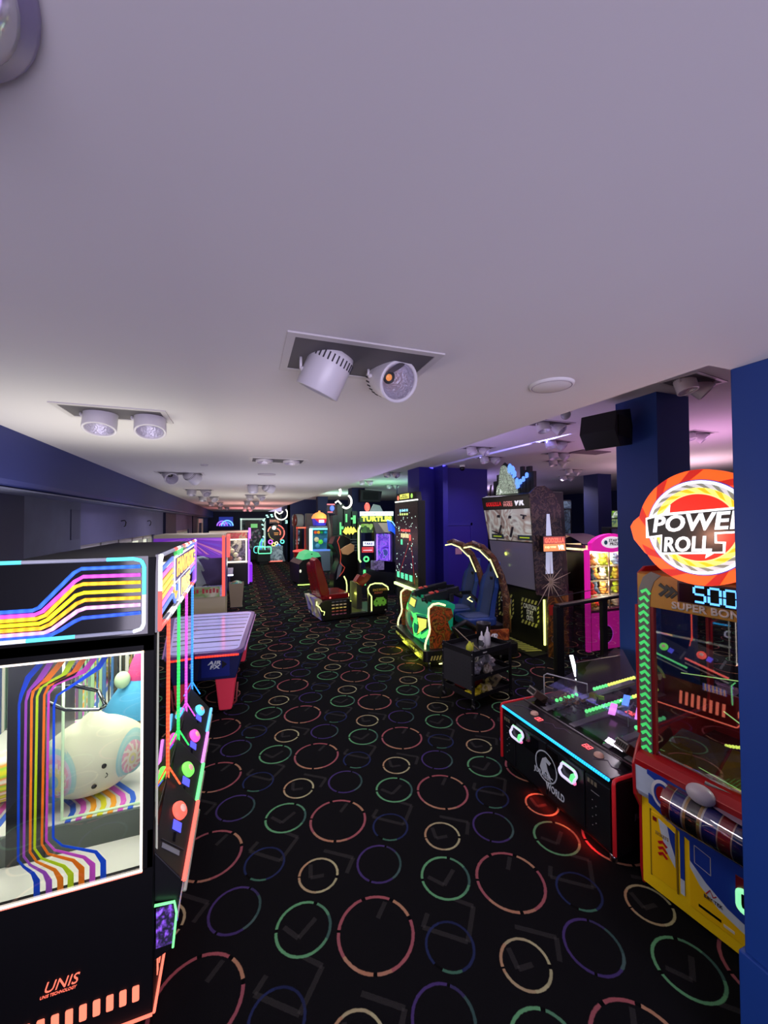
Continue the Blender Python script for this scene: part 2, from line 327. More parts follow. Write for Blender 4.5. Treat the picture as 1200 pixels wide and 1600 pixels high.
for i, (y0, y1) in enumerate(((5.84, 10.38), (13.92, 17.18))):
    w = B(); w.box(-1.97, -1.96, y0, y1, 1.0, 2.12); g = struct(w.build('window_%d' % (i+1), M('window_daylight', 'd8dcc8', .5, e=.75)))
    fr = B(); n = 5
    for k in range(n+1): yy = y0+(y1-y0-.06)*k/n; fr.box(-1.93, -1.85, yy, yy+.06, 1.0, 2.12)
    fr.box(-1.93, -1.85, y0, y1, 2.04, 2.12); fr.box(-1.93, -1.85, y0, y1, 1.0, 1.07); fr.build('window_frame', M('window_frame_paint', 'b8b8b4', .5), g)
# end wall with its doorway, back wall
ew = B(); ew.box(-2, .2, 27.5, 27.7, 0, 3.05); ew.box(1.66, 2.9, 27.5, 27.7, 0, 3.05); ew.box(.2, 1.66, 27.5, 27.7, 2.55, 3.05); struct(ew.build('wall_end', NAVYD))
d = struct(B().box(.2, 1.66, 27.9, 27.95, 0, 2.55).build('door_2', ART('dark_doorway_view', ['04060a', '0a1014', '10201c', '3c4850', '06080c', '181c28'], 9, 0.25)))
f = B(); f.box(.14, .24, 27.42, 27.9, 0, 2.6); f.box(1.62, 1.72, 27.42, 27.9, 0, 2.6); f.box(.14, 1.72, 27.42, 27.9, 2.5, 2.6); f.build('door_frame', M('lit_white_frame', 'd0e8dc', .4, e=.5), d)
fd = B(); fd.box(-1.8, -1.70, 20.0, 20.2, 0, 2.35); fd.box(-1.8, -1.70, 22.3, 22.5, 0, 2.35); fd.box(-1.8, -1.70, 20.0, 22.5, 2.35, 2.55); struct(fd.build('trim_2', M('white_trim_paint', 'd8d6c8', .5)))
struct(B().box(2.76, 2.9, 24, 27.5, 0, 3.7).build('wall_return', NAVY))
struct(B().box(2.76, 17, 24, 24.2, 0, 3.7).build('wall_back', NAVY))
struct(B().box(16, 16.2, -4, 24, 0, 3.7).build('wall_right', NAVY))
# pillars
c = B(); c.box(2.015, 6, -4, 1.09, .57, 3.05); c.box(2.0, 6, -4, 1.105, 0, .57); struct(c.build('wall_near_pillar', COLB, bevel=.004))
struct(B().box(4.0, 4.49, 2.81, 3.28, 0, 3.7).build('wall_pillar', COLB, bevel=.004))
struct(B().box(9.59, 10.1, 8.46, 8.96, 0, 3.7).build('wall_pillar', NAVY))
struct(B().box(4.19, 4.72, 15.01, 15.6, 0, 3.7).build('wall_pillar', NAVY))
struct(B().box(3.96, 4.5, 20.9, 21.4, 0, 3.7).build('wall_pillar', NAVY))
pb = B(); pb.box(4.12, 4.8, 8.72, 9.4, 0, 3.7); pb.box(4.53, 4.66, 8.28, 8.8, 0, 3.7); pb.box(4.66, 6.0, 8.62, 10.5, 0, 3.7); struct(pb.build('wall_block', M('violet_blue_paint', '241a8c', .55, noise=.08, nscale=3)))
dr = B(); dr.box(4.83, 5.46, 8.585, 8.63, 0, 2.27); d3 = struct(dr.build('door_1', M('violet_door_paint', '2c1a90', .5), bevel=.004))
f = B()
for x0, x1, z0, z1 in ((4.78, 4.83, 0, 2.33), (5.46, 5.51, 0, 2.33), (4.78, 5.51, 2.27, 2.33)): f.box(x0, x1, 8.57, 8.625, z0, z1)
f.build('door_frame', M('violet_frame_paint', '2a2090', .5), d3)
B().box(5.02, 5.2, 8.57, 8.584, 1.56, 1.71).build('door_notice', M('pale_notice', 'c08aa8', .6), d3)
B().cyl((5.4, 8.55, 1.05), (5.4, 8.6, 1.05), .03).build('door_handle', STEEL, d3)
# patched plaster panel, hooks, alarm on left wall
tag(B().box(-1.8, -1.79, 5.5, 5.76, 2.2, 2.55).build('access_panel', M('grey_patch', '4e5068', .8)), 'grey square access panel on the left plaster wall', 'panel')
al = thing('fire_alarm', 'small dark red box with chrome bell on the left wall', 'alarm', (-1.8, 5.2, 1.9)); B().box(0, .06, -.08, .08, 0, .18).build('case', M('dark_red_box', '3a1018', .5), al); B().lathe([(.0, .04), (.03, .035), (.045, .01), (.047, 0)], (.03, .28, -.03), A=Matrix.Rotation(math.radians(90), 3, 'Y')).build('bell', CHR, al)
for y in (7.6, 9.6):
    h = B(); h.tube([(-1.8, y, 2.42), (-1.75, y, 2.43), (-1.73, y, 2.40), (-1.74, y, 2.34), (-1.76, y, 2.33)], .008)
    tag(h.build('wall_hook', DKM), 'small black hook on the left wall, %s window bay' % ('over the first' if y < 8 else 'beyond the first'), 'hook', 'hooks on the left wall')
# ---------------- ceiling fittings ----------------
LH = M('lamp_housing', 'cfcad0', .35); REF = M('facet_reflector', 'dcd8e4', .3, .8, bump=.8, nscale=90); FRM = M('fitting_frame', 'c4bfc0', .5); DARKIN = M('fitting_inside', '5a565a', .8)
def spot(name, label, loc, rz, w, h, lamps, group='twin spotlight fittings in the ceiling', drop=True):
    t = thing(name, label, 'ceiling light', loc, rz, group)
    f = B()
    f.box(-w/2, w/2, -h/2, -h/2+.03, -.006, 0); f.box(-w/2, w/2, h/2-.03, h/2, -.006, 0); f.box(-w/2, -w/2+.03, -h/2+.03, h/2-.03, -.006, 0); f.box(w/2-.03, w/2, -h/2+.03, h/2-.03, -.006, 0)
    f.build('frame', FRM, t)
    r = B(); r.poly([(-w/2+.03, -h/2+.03, -.003), (w/2-.03, -h/2+.03, -.003), (w/2-.03, h/2-.03, -.003), (-w/2+.03, h/2-.03, -.003)]); r.build('recess', DARKIN, t, fix=False)
    for (x, y, dz, az, tilt, led) in lamps:
        A = (Matrix.Rotation(math.radians(az), 3, 'Z') @ Matrix.Rotation(math.radians(180-tilt), 3, 'X'))   # local +z = where the lamp points
        o = Vector((x, y, dz)); rr = .088; ln = .17
        l = B(); l.lathe([(0, -ln*.5), (rr*.92, -ln*.5), (rr, -ln*.35), (rr, ln*.5), (rr*.98, ln*.52), (rr*.86, ln*.52), (rr*.84, ln*.46)], o, 28, A); lo = l.build('lamp', LH, t)
        v = B()
        for k in range(30):
            a = math.tau*k/30; p = o+A@Vector((rr*1.003*math.cos(a), rr*1.003*math.sin(a), -ln*.2)); q = o+A@Vector((rr*1.003*math.cos(a), rr*1.003*math.sin(a), -ln*.38)); v.tube([p, q], .0035, 4)
        v.build('vent_slots', M('slot_dark', '3a363c', .8), lo)
        rf = B(); rf.lathe([(rr*.84, ln*.46), (rr*.6, ln*.2), (rr*.3, -ln*.1), (.022, -ln*.18)], o, 24, A); rf.build('reflector', REF, lo)
        k_ = B(); k_.lathe([(.034, -ln*.10), (.030, -ln*.085), (.015, -ln*.085)], o, 20, A); k_.build('diode_ring', M('ring_black', '0c0a0a', .4), lo); e = B(); e.lathe([(.022, -ln*.18), (.018, -ln*.12), (.014, -ln*.075), (0, -ln*.075)], o, 16, A); e.build('diode', M('amber_diode' if led else 'dull_diode', 'd88840' if led else '777068', .4, e=.3 if led else 0), lo)
        br = B(); br.tube([o+Vector((-rr-.012, 0, 0)), o+Vector((-rr-.012, 0, max(0, -dz)-.004))], .006, 6); br.tube([o+Vector((-rr-.012, 0, 0)), o+Vector((-rr*.9, 0, 0))], .01, 6); br.build('bracket', LH, lo)
    return t
spot('twin_spotlight', 'large recessed twin spotlight, left lamp swung away and right lamp facing the viewer', (.46, 1.54, 3.05), -1, .6, .36, [(-.13, .02, -.05, -128, 28, 0), (.16, .06, -.03, 8, 62, 1)])
spot('twin_spotlight', 'recessed twin spotlight with both lamps pointing down, nearest the left bulkhead', (-.68, 2.76, 3.05), 0, .56, .32, [(-.09, .03, -.02, 0, 18, 0), (.17, .03, -.02, 10, 22, 0)])
spot('twin_spotlight', 'twin spotlight by the left bulkhead behind the nearest left fitting', (-.72, 5.9, 3.05), 0, .58, .34, [(-.12, 0, -.04, 20, 55, 0), (.14, 0, -.04, 140, 60, 0)])
spot('twin_spotlight', 'flush twin spotlight with retracted lamps behind the large middle fitting', (.40, 4.36, 3.05), 0, .58, .32, [(-.14, 0, .055, 0, 5, 0), (.14, 0, .055, 0, 5, 0)])
spot('twin_spotlight', 'twin spotlight of the middle row with drum lamps hanging low', (.38, 7.45, 3.05), 0, .5, .32, [(-.13, 0, -.05, 0, 10, 0), (.14, 0, -.04, 120, 70, 0)])
q = spot('twin_spotlight', 'third twin spotlight along the left bulkhead', (-.75, 8.85, 3.05), 0, .55, .34, [(-.13, 0, -.03, 0, 15, 0), (.13, 0, -.03, 30, 45, 0)])
for x, y, rz, lb in ((-.72, 11.2, 0, 'fourth twin spotlight along the left bulkhead'), (.4, 10.2, 4, 'twin spotlight of the middle row over the crane machines'), (-.7, 14.4, 0, 'fifth twin spotlight along the left bulkhead'),
                     (.4, 13.3, 0, 'small twin spotlight of the middle row, fourth from the viewer'), (.42, 17.3, 0, 'farthest but one twin spotlight of the middle row'), (-.6, 18.8, 0, 'farthest twin spotlight along the left bulkhead'), (.45, 21.5, 0, 'farthest twin spotlight of the middle row')):
    dup(q, (x, y, 3.05), rz, lb, 'twin spotlight fittings in the ceiling')
for x, y, rz, lb in ((4.05, 2.5, 8, 'twin spotlight of the raised ceiling in front of the near square pillar'), (3.98, 4.25, 0, 'twin spotlight of the raised ceiling beside the hanging speaker'),
                     (4.97, 5.2, 10, 'twin spotlight of the raised ceiling above the streak of blue light'), (4.05, 6.1, 0, 'twin spotlight of the raised ceiling near the ceiling step, left of the blue streak'),
                     (4.9, 6.95, 0, 'twin spotlight of the raised ceiling over the tall screen cabinet'), (5.9, 6.1, 0, 'twin spotlight of the raised ceiling right of the lit topper'),
                     (6.65, 6.9, 0, 'small twin spotlight of the raised ceiling right of the topper, farther back'), (6.4, 3.1, 0, 'twin spotlight of the raised ceiling right of the near pillar'), (6.5, 4.0, 0, 'twin spotlight seen low between the near pillars'),
                     (3.9, 10.0, 0, 'twin spotlight of the raised ceiling left of the violet block'), (3.9, 12.3, 0, 'twin spotlight of the raised ceiling over the blue lit pusher'), (8.2, 8.0, 0, 'far twin spotlight in the row behind the lit topper'), (9.3, 9.3, 0, 'farthest twin spotlight behind the lit topper'), (5.3, 13.5, 0, 'twin spotlight over the yellow lettered cabinet')):
    dup(q, (x, y, 3.7), rz, lb, 'twin spotlight fittings in the raised ceiling')
# globe lamp near the viewer
t = thing('dome_lamp', 'glossy white dome lamp on the ceiling at the top left corner', 'ceiling light', (-.42, .56, 3.05))
B().lathe([(0, -.012), (.185, -.012), (.19, -.006), (.19, 0)], n=40).build('base_ring', M('lamp_base', '8f86a8', .3), t)
B().lathe([(0, -.085), (.05, -.082), (.1, -.068), (.14, -.045), (.165, -.02), (.17, -.012)], n=40).build('dome', M('dome_gloss', 'd4d2d6', .10, .35, spec=1), t)
t = thing('ceiling_speaker', 'round white flush speaker cover in the ceiling right of the middle spotlight', 'speaker', (1.415, 1.5, 3.05)); B().lathe([(0, -.012), (.095, -.012), (.1, -.008), (.102, 0)], n=40).build('cover', CEIL, t)
B().lathe([(.088, -.0125), (.09, -.0135), (.092, -.0125)], n=40).build('rim', M('rim_shadow', '9a8ea0', .7), t)
for x, y, r, lb in ((.37, 5.68, .12, 'round white flush disc in the ceiling between the middle fittings'), (-.36, 4.93, .04, 'tiny round sensor in the ceiling toward the left')):
    tag(B().lathe([(0, -.012), (r*.95, -.012), (r, -.006), (r, 0)], (x, y, 3.05), 28).build('ceiling_disc', M('disc_white', 'b8b0b8', .6)), lb, 'ceiling disc')
t = thing('security_camera', 'white dome security camera beside the black wall speaker', 'camera', (3.55, 3.55, 3.7)); B().cyl((0, 0, 0), (0, 0, -.06), .065).build('mount', WHT, t); B().ell((0, 0, -.09), (.055, .055, .055)).build('dome', M('smoked_dome', '9a98a0', .1), t)
t = thing('security_camera', 'small dark dome camera above the violet wall', 'camera', (4.95, 8.1, 3.7)); B().cyl((0, 0, 0), (0, 0, -.05), .07).build('mount', WHT, t); B().ell((0, 0, -.08), (.06, .06, .06)).build('dome', M('black_dome', '100c18', .1), t)
tag(B().box(6.0, 6.7, 5.6, 5.95, 3.685, 3.699).build('return_vent', M('vent_grey', '6a5a68', .7)), 'dark rectangular air vent in the raised ceiling', 'vent')
# wall speakers
def speaker(label, loc, rz, s=1):
    t = thing('wall_speaker', label, 'speaker', loc, rz)
    b = B(); b.prism([(-.16*s, -.05*s), (-.05*s, -.2*s), (.2*s, -.16*s), (.22*s, .02*s), (.17*s, .2*s), (-.12*s, .14*s)], 'y', -.15*s, .2*s); b.build('cabinet', M('speaker_black', '0a0a0e', .5), t, .006)
    g = B(); g.box(-.1*s, .14*s, -.16*s, -.15*s, -.1*s, .1*s); g.build('grille', M('speaker_mesh', '141418', .9, bump=.5, nscale=200), t)
    B().cyl((.14*s, 0, 0), (.34*s, 0, 0), .025*s).build('bracket', DKM, t)
    return t
speaker('large black loudspeaker mounted on the left face of the near square pillar', (3.68, 3.12, 3.36), 15, 1.05)
t = thing('wall_speaker', 'black box loudspeaker on top of the distant narrow pillar', 'speaker', (4.72, 14.9, 3.35), 0); B().prism([(-.3, -.22), (.5, -.22), (.58, .2), (-.3, .26)], 'y', -.3, 0).build('cabinet', M('speaker_black', '0a0a0e', .5), t, .01); B().box(-.2, .42, -.31, -.3, -.14, .16).build('grille', M('speaker_mesh', '141418', .9), t)
# blue spotlight streak raking the raised ceiling
def spotlamp(name, loc, tgt, col, e, ang, blend=.3, r=.01):
    d = bpy.data.lights.new(name, 'SPOT'); d.energy = e; d.color = lin(col); d.spot_size = math.radians(ang); d.spot_blend = blend; d.shadow_soft_size = r
    o = bpy.data.objects.new(name, d); COL.objects.link(o); o.location = loc; o.rotation_euler = (Vector(tgt)-Vector(loc)).to_track_quat('-Z', 'Y').to_euler(); return o
spotlamp('raking_beam', (4.78, 4.0, 3.64), (4.61, 6.8, 3.765), '9088ff', 9000, 4.6)
# ---------------- striped prize crane cabinet (left foreground) ----------------
STR = ['2f62d8', 'e060d8', 'ffae30', 'e8e430', 'ffae30', 'e868dc', '3f70e8']
fp = thing('crane_machine', 'big black prize crane cabinet with rainbow striped lit header, left foreground', 'arcade machine', (-.38, 2.22, 0), 90)
LX, WY = 1.75, 1.34     # length along the aisle, depth
b = B()
b.box(0, LX, 0, WY, .04, .55); b.box(0, .03, 0, WY, .55, .735); b.box(LX-.05, LX, 0, WY, .55, 1.85); b.box(0, LX, WY-.03, WY, .55, 1.85)
b.box(0, .03, 0, .052, .735, 1.85); b.box(0, .03, WY-.06, WY, .735, 1.85); b.box(0, .03, 0, WY, 1.772, 1.85); b.box(0, LX, 0, .03, .55, .92)
b.box(0, LX, 0, .6, 1.80, 2.225); b.box(0, .05, 0, WY, 1.85, 2.225); b.box(0, LX, .6, WY, 1.80, 1.86)
b.build('cabinet', M('fp_black', '09090c', .5, noise=.1, spec=.15), fp, .004)
# near-face window
gl = B().poly([(.004, .052, .735), (.004, WY-.06, .735), (.004, WY-.06, 1.772), (.004, .052, 1.772)]).build('side_window', GLASS('window_glass', 'f2f6f0', .2), fp, fix=False)
wf = B()
for y0, y1, z0, z1 in ((.047, .057, .73, 1.777), (.047, WY-.05, 1.768, 1.777), (.047, WY-.05, .728, .738)): wf.box(-.004, .002, y0, y1, z0, z1)
wf.k = 1; wf.box(-.005, .003, .047, WY-.05, .726, .731)
wf.build('window_light_strip', [NEON('fff0dc', 1.1), NEON('ff6a50', 1.2)], gl)
SP = [[(-.832, 1.767), (-.877, 1.71), (-.901, 1.637), (-.908, 1.596), (-.904, .917), (-.884, .884), (-.852, .846), (-.837, .808), (-.836, .738)],
 [(-.794, 1.77), (-.837, 1.693), (-.874, 1.647), (-.884, 1.606), (-.884, .928), (-.861, .885), (-.81, .836), (-.793, .794), (-.792, .738)],
 [(-.75, 1.771), (-.807, 1.694), (-.858, 1.65), (-.864, 1.612), (-.862, .941), (-.838, .892), (-.772, .836), (-.751, .79), (-.75, .738)],
 [(-.713, 1.769), (-.747, 1.701), (-.828, 1.663), (-.844, 1.62), (-.846, .951), (-.82, .901), (-.739, .843), (-.712, .798), (-.712, .738)],
 [(-.67, 1.769), (-.711, 1.704), (-.8, 1.665), (-.818, 1.624), (-.82, .963), (-.797, .914), (-.703, .858), (-.671, .811), (-.671, .738)],
 [(-.627, 1.767), (-.669, 1.71), (-.776, 1.667), (-.802, 1.625), (-.804, .973), (-.773, .924), (-.662, .86), (-.629, .816), (-.629, .738)],
 [(-.585, 1.768), (-.612, 1.72), (-.686, 1.668), (-.771, 1.614), (-.782, 1.57), (-.779, .98), (-.745, .936), (-.617, .871), (-.587, .818), (-.586, .738)]]
pc = ['3c80f0', 'd088e8', 'ffb840', 'e8f840', 'ffb034', 'f088f0', '3c88f8']
def tl(col):
    k = 'print_'+col
    if k in _m: return _m[k]
    m = M(k, col, .5); nt = m.node_tree; bs = nt.nodes['Principled BSDF']; t = nt.nodes.new('ShaderNodeBsdfTranslucent'); t.inputs[0].default_value = (*lin(col), 1); mx = nt.nodes.new('ShaderNodeMixShader'); mx.inputs[0].default_value = .6
    o = nt.nodes['Material Output']; nt.links.new(bs.outputs[0], mx.inputs[1]); nt.links.new(t.outputs[0], mx.inputs[2]); nt.links.new(mx.outputs[0], o.inputs[0]); return m
for i, pts in enumerate(SP):
    r = B(); q = [Vector((-x-.38, z)) for x, z in pts]; n = len(q); Lq = []; Rq = []
    for j, p in enumerate(q):
        wj = .0045 if n//2-1 <= j <= n-4 or j == 3 else (.007 if j in (2, n-3) else .0115)
        tt = (q[min(j+1, n-1)]-q[max(j-1, 0)]).normalized(); nn = Vector((-tt.y, tt.x))*wj; Lq.append(p+nn); Rq.append(p-nn)
    for j in range(n-1): r.prism([tuple(Lq[j]), tuple(Lq[j+1]), tuple(Rq[j+1]), tuple(Rq[j])], 'x', .0045, .006)
    r.build('printed_stripe', tl(pc[i]), gl)
# second printed panel further left
for i in range(7):
    B().ribbon([(.97+i*.02, 1.76), (.93+i*.02, 1.6), (.93+i*.02, .95), (.86+i*.045, .85), (.86+i*.045, .738)], .012, 'x', .0045, .006).build('printed_stripe', tl(pc[i]), gl)
# inside: tray, riser, shelf, striped lining, mirrors
b = B(); b.box(.035, .37, .04, WY-.04, .60, .655); b.k = 1; b.box(.37, .385, .04, WY-.04, .655, .80); b.k = 0; b.box(.385, LX-.06, .04, WY-.04, .755, .805)
b.build('prize_tray', [M('tray_white', 'f0f2ec', .5), M('riser_grey', '55605c', .3)], fp)
b = B(); b.box(.386, .39, .04, .075, .805, 1.79)
b = B()
for i, c in enumerate(STR):
    b.k = i; y = .47-.048*i; b.ribbon([(.386, y), (.46, y), (.52, y+.02), (.75, y+.2), (.95, y+.3)], .026, 'z', .806, .808); b.box(.384, .3865, y-.013, y+.013, .77, .807)
    b.ribbon([(.386, y+.62), (.75, y+.62), (1.65, y+.6)], .03, 'z', .806, .808)
b.build('tray_stripes', [M('tray_'+c+str(i), c, .4) for i, c in enumerate(STR)], fp)
st = B()
cols = ['c8ccc0', '38507c', '6e5478', '8cb488', '383830', '8c7448', 'dcdcd0', '84883c', '30363c', '80607c', '6a9078', '3c6898', 'b8b8b0', '4a5448', '988c70']
for k in range(46):
    st.k = (k*7+k//3) % len(cols); y = .05+k*.027; st.box(LX-.066, LX-.06, y, y+.012+.012*((k*5) % 3)/2, .81, 1.79)
for k in range(40):
    st.k = (k*4+k//2) % len(cols); x = .42+k*.032; st.box(x, x+.012+.008*(k % 3), WY-.046, WY-.04, .81, 1.79)
st.build('striped_lining', [M('lining_%s_%d' % (c, i), c, .25) for i, c in enumerate(cols)], fp)
mir = M('mirror', 'd8dcd8', .05, 1); mb = B(); mb.box(LX-.06, LX-.055, .04, WY-.04, .81, 1.79); mb.box(.04, LX-.06, WY-.04, WY-.035, .66, 1.79); mb.build('mirror_panel', mir, fp)
dv = B(); dv.box(.36, .375, .56, .72, .66, 1.79); dv.box(.375, 1.2, .70, .72, .81, 1.79); dv.build('divider_panel', M('divider_dark', '23262a', .15), fp)
# inner frame with light edge
f = B()
for x in (.40,):
    for y in (.06, .50, .93): f.tube([(x, y, .81), (x, y, 1.76)], .007, 6)
    f.tube([(x, .06, .815), (x, .5, .815)], .006, 6); f.tube([(x, .06, 1.1), (x, .06, 1.76)], .006, 6)
f.build('inner_frame', M('frame_green_white', 'c8e8c0', .3, e=.35), fp)
d = B(); d.box(.3, 1.6, .15, 1.2, 1.775, 1.785); d.build('ceiling_lamp_panel', NEON('f6f6ea', 3), fp)
for x, y in ((.22, .35), (.22, .9), (.9, .4), (.9, 1.0), (1.45, .5)):
    l = area('crane_cabinet_lamp', (x, y, 1.76), (0, 0, 0), .25, .25, 'fdf8ea', 5); l.parent = fp
# claws
def claw(x, y, z, a, nm='claw_bar', s=1):
    c = B(); R = Matrix.Rotation(math.radians(a), 4, 'Z'); c.T = Matrix.Translation((x, y, z)) @ R @ Matrix.Scale(s, 4)
    c.tube([(-.17, .0, -.04), (-.10, -.05, .03), (.06, -.07, .06), (.15, -.05, .06), (.17, 0, .045), (.14, .05, .02), (.02, .06, -.03), (-.15, .03, -.05), (-.17, 0, -.04)], .011, 8)
    c.tube([(-.10, -.05, .03), (-.05, .02, .09), (0, .03, .12)], .008, 6); c.cyl((0, .03, .1), (0, .03, .3), .012)
    return c.build(nm, M('claw_metal', '6a7072', .15, 1), fp)
claw(.42, .45, 1.43, 75, s=.9); claw(.55, .18, 1.66, 80, s=.7); claw(.35, .98, 1.5, 60, s=.8)
h = B(); h.tube([(.2, 1.0, 1.75), (.2, .93, 1.55), (.2, .90, 1.44), (.2, .86, 1.42), (.2, .82, 1.46), (.2, .82, 1.75)], .012); h.build('white_hose', WHT, fp)
# header: near face
bx = [(-.98, 2.229), (-.45, 2.229), (-.426, 2.204), (-.424, 1.888), (-.448, 1.872), (-.98, 1.872)]
yy = lambda X: -X-.38
hd = B().box(-.006, .001, .03, WY-.02, 1.86, 2.235).build('side_header', M('header_gloss', '0b0b10', .08), fp)
nb = B(); L = [(yy(x), z) for x, z in bx]
far = WY-.04
P = [(far, 2.224)]+[(.09, 2.224), (.055, 2.214), (.046, 2.19), (.046, 1.905), (.055, 1.885), (.09, 1.876)]+[(far, 1.876)]
cc = [0, 1, 1, 1, 2, 2, 2]
def seg(p, q, k):
    nb.k = k; nb.tube([(-.010, p[0], p[1]), (-.010, q[0], q[1])], .0085, 8)
seg((far, 2.224), (.62, 2.224), 1); seg((.62, 2.224), (.52, 2.224), 1); seg((.52, 2.224), (.20, 2.224), 2); seg((.20, 2.224), (.09, 2.224), 0)
seg((.09, 2.224), (.058, 2.214), 0); seg((.058, 2.214), (.046, 2.185), 0); seg((.046, 2.185), (.046, 2.05), 0); seg((.046, 2.05), (.046, 1.91), 3); seg((.046, 1.91), (.056, 1.886), 3); seg((.056, 1.886), (.09, 1.876), 3)
seg((.09, 1.876), (.32, 1.876), 2); seg((.32, 1.876), (.50, 1.876), 0); seg((.50, 1.876), (far, 1.876), 3)
nb.build('neon_border', [NEON('30e0f0', 1.3), NEON('20c8e0', 1.2), M('border_unlit', 'b0b4c4', .3, e=.25), NEON('e0e8ff', 1.25)], hd)
MQ = [[(-.977, 2.009), (-.859, 2.009), (-.835, 2.02), (-.708, 2.168), (-.679, 2.186), (-.442, 2.186)], [(-.977, 1.992), (-.852, 1.989), (-.822, 2.002), (-.704, 2.129), (-.672, 2.149), (-.442, 2.146)],
 [(-.977, 1.97), (-.845, 1.971), (-.811, 1.984), (-.704, 2.104), (-.672, 2.115), (-.441, 2.11)], [(-.977, 1.952), (-.835, 1.949), (-.804, 1.963), (-.7, 2.065), (-.668, 2.075), (-.441, 2.072)],
 [(-.976, 1.932), (-.828, 1.927), (-.794, 1.942), (-.696, 2.027), (-.664, 2.041), (-.441, 2.036)], [(-.976, 1.913), (-.817, 1.905), (-.786, 1.919), (-.692, 1.993), (-.66, 2.004), (-.441, 2.002)],
 [(-.976, 1.893), (-.79, 1.894), (-.755, 1.912), (-.706, 1.945), (-.674, 1.959), (-.44, 1.964)]]
mc = [('3468e0', 1.1), ('d850d0', 1.2), ('ffb428', 1.3), ('e8dc28', 1.2), ('ffa828', 1.3), ('f0a0f0', 1.4), ('3058d8', 1.1)]
for i, pts in enumerate(MQ):
    r = B(); q = [(yy(x), z) for x, z in pts]; q[0] = (1.27, q[0][1])
    r.tube([(-.011, y, z) for y, z in q], .0085, 8); r.build('neon_stripe', LED(mc[i][0], mc[i][1], 160, 'Y', .75), hd)
# header: aisle face (local y = 0)
ah = B().box(.0, LX, -.012, 0, 1.86, 2.24).build('aisle_header', M('header_gloss', '0b0b10', .08), fp)
nb = B(); x0, x1, z0, z1 = .01, 1.745, 1.872, 2.232
def seg2(p, q, k, r=.011): nb.k = k; nb.tube([(p[0], -.018, p[1]), (q[0], -.018, q[1])], r, 8)
seg2((x0, 2.2), (x0, 2.06), 0); seg2((x0, 2.06), (x0, z0), 1); seg2((x0, 2.2), (x0+.04, z1), 0); seg2((x0+.04, z1), (.45, z1), 2); n = 10
for k in range(n):
    a = .45+(x1-.45)*k/n; c = .45+(x1-.45)*(k+1)/n; seg2((a, z1), (c, z1), (1, 0, 2, 1, 0)[k % 5])
seg2((x1, z1), (x1, z0), 3)
for k in range(10):
    a = x0+(x1-x0)*k/10; c = x0+(x1-x0)*(k+1)/10; seg2((a, z0), (c, z0), (1, 2, 0, 2, 0, 1, 0, 2, 1, 3)[k])
nb.build('neon_border', [NEON('ffffff', 1.3), NEON('ff2818', 1.4), M('border_unlit', 'b0b4c4', .3, e=.25), NEON('9040f0', 1.2)], ah)
sb = B()
for i in range(7):
    sb.k = i; z = 2.165-i*.036; sb.ribbon([(.03, z-.015), (.46, z+.02 if i < 6 else z+.015)], .018, 'y', -.018, -.012); sb.ribbon([(1.2, z+.03), (1.73, z+.05)], .016, 'y', -.018, -.012)
sb.k = 6; sb.ribbon([(.48, 1.965), (.56, 1.90), (.64, 1.93), (.66, 2.0)], .012, 'y', -.018, -.012); sb.k = 2; sb.ribbon([(.5, 2.0), (.58, 1.925), (.64, 1.955)], .012, 'y', -.018, -.012)
sb.build('neon_stripes', [NEON(c, 1.2) for c in STR], ah)
lg = B(); lg.prism([(.50, 2.185), (1.62, 2.20), (1.62, 2.05), (.97, 2.045), (1.3, 2.04), (1.3, 1.895), (.72, 1.89), (.70, 2.03), (.5, 2.02)], 'y', -.020, -.014); lg.build('logo_plate', NEON('f4f4ff', .9), ah)
lg = B(); lg.prism([(.52, 2.175), (1.60, 2.19), (1.60, 2.06), (.52, 2.035)], 'y', -.023, -.018); lg.prism([(.74, 2.03), (1.28, 2.035), (1.28, 1.905), (.74, 1.90)], 'y', -.023, -.018); lg.build('logo_ground', M('logo_purple', '38207a', .4, e=.5), ah)
text('logo_word', 'FANTASTIC', NEON('ffb838', 1.3), ah, (1.06, -.023, 2.115), 1.02, .115, ext=.004, bold=.03, shear=.1)
text('logo_word', 'PRIZE', NEON('ffd070', 1.3), ah, (1.01, -.023, 1.967), .5, .11, ext=.004, bold=.03, shear=.1)
text('header_small_word', 'UNIS', NEON('30e060', 1.2), ah, (.72, -.02, 2.205), .26, .04, ext=.003)
# aisle windows with coloured light strips, four player stations
g = B(); g.poly([(.03, -.001, .95), (LX-.03, -.001, .95), (LX-.03, -.001, 1.85), (.03, -.001, 1.85)]); g.build('aisle_window', GLASS('aisle_glass', 'e8ecf4', 2.1), fp, fix=False)
sx = [.045, .40, .83, 1.26, 1.69]; sc = ['d8dcc8', 'ff5a30', '30f060', 'e050d8', '3090f0']
for i, x in enumerate(sx):
    t = B(); t.box(x-.004, x+.004, -.010, -.002, .78 if i else .5, 1.855)
    if i: t.prism([(-.012, .98), (-.003, .98), (-.062, .87), (-.07, .87)], 'x', x-.003, x+.003)
    t.build('light_strip', LED(sc[i], 1.25, 260, 'Z', .55) if i else M('strip_pale', 'b8bca8', .4, e=.25), fp)
pcx = [('ff5038', 'ff4020'), ('50e878', '60f030'), ('d870e8', 'f020b0'), ('40b0f0', '30c0f0')]
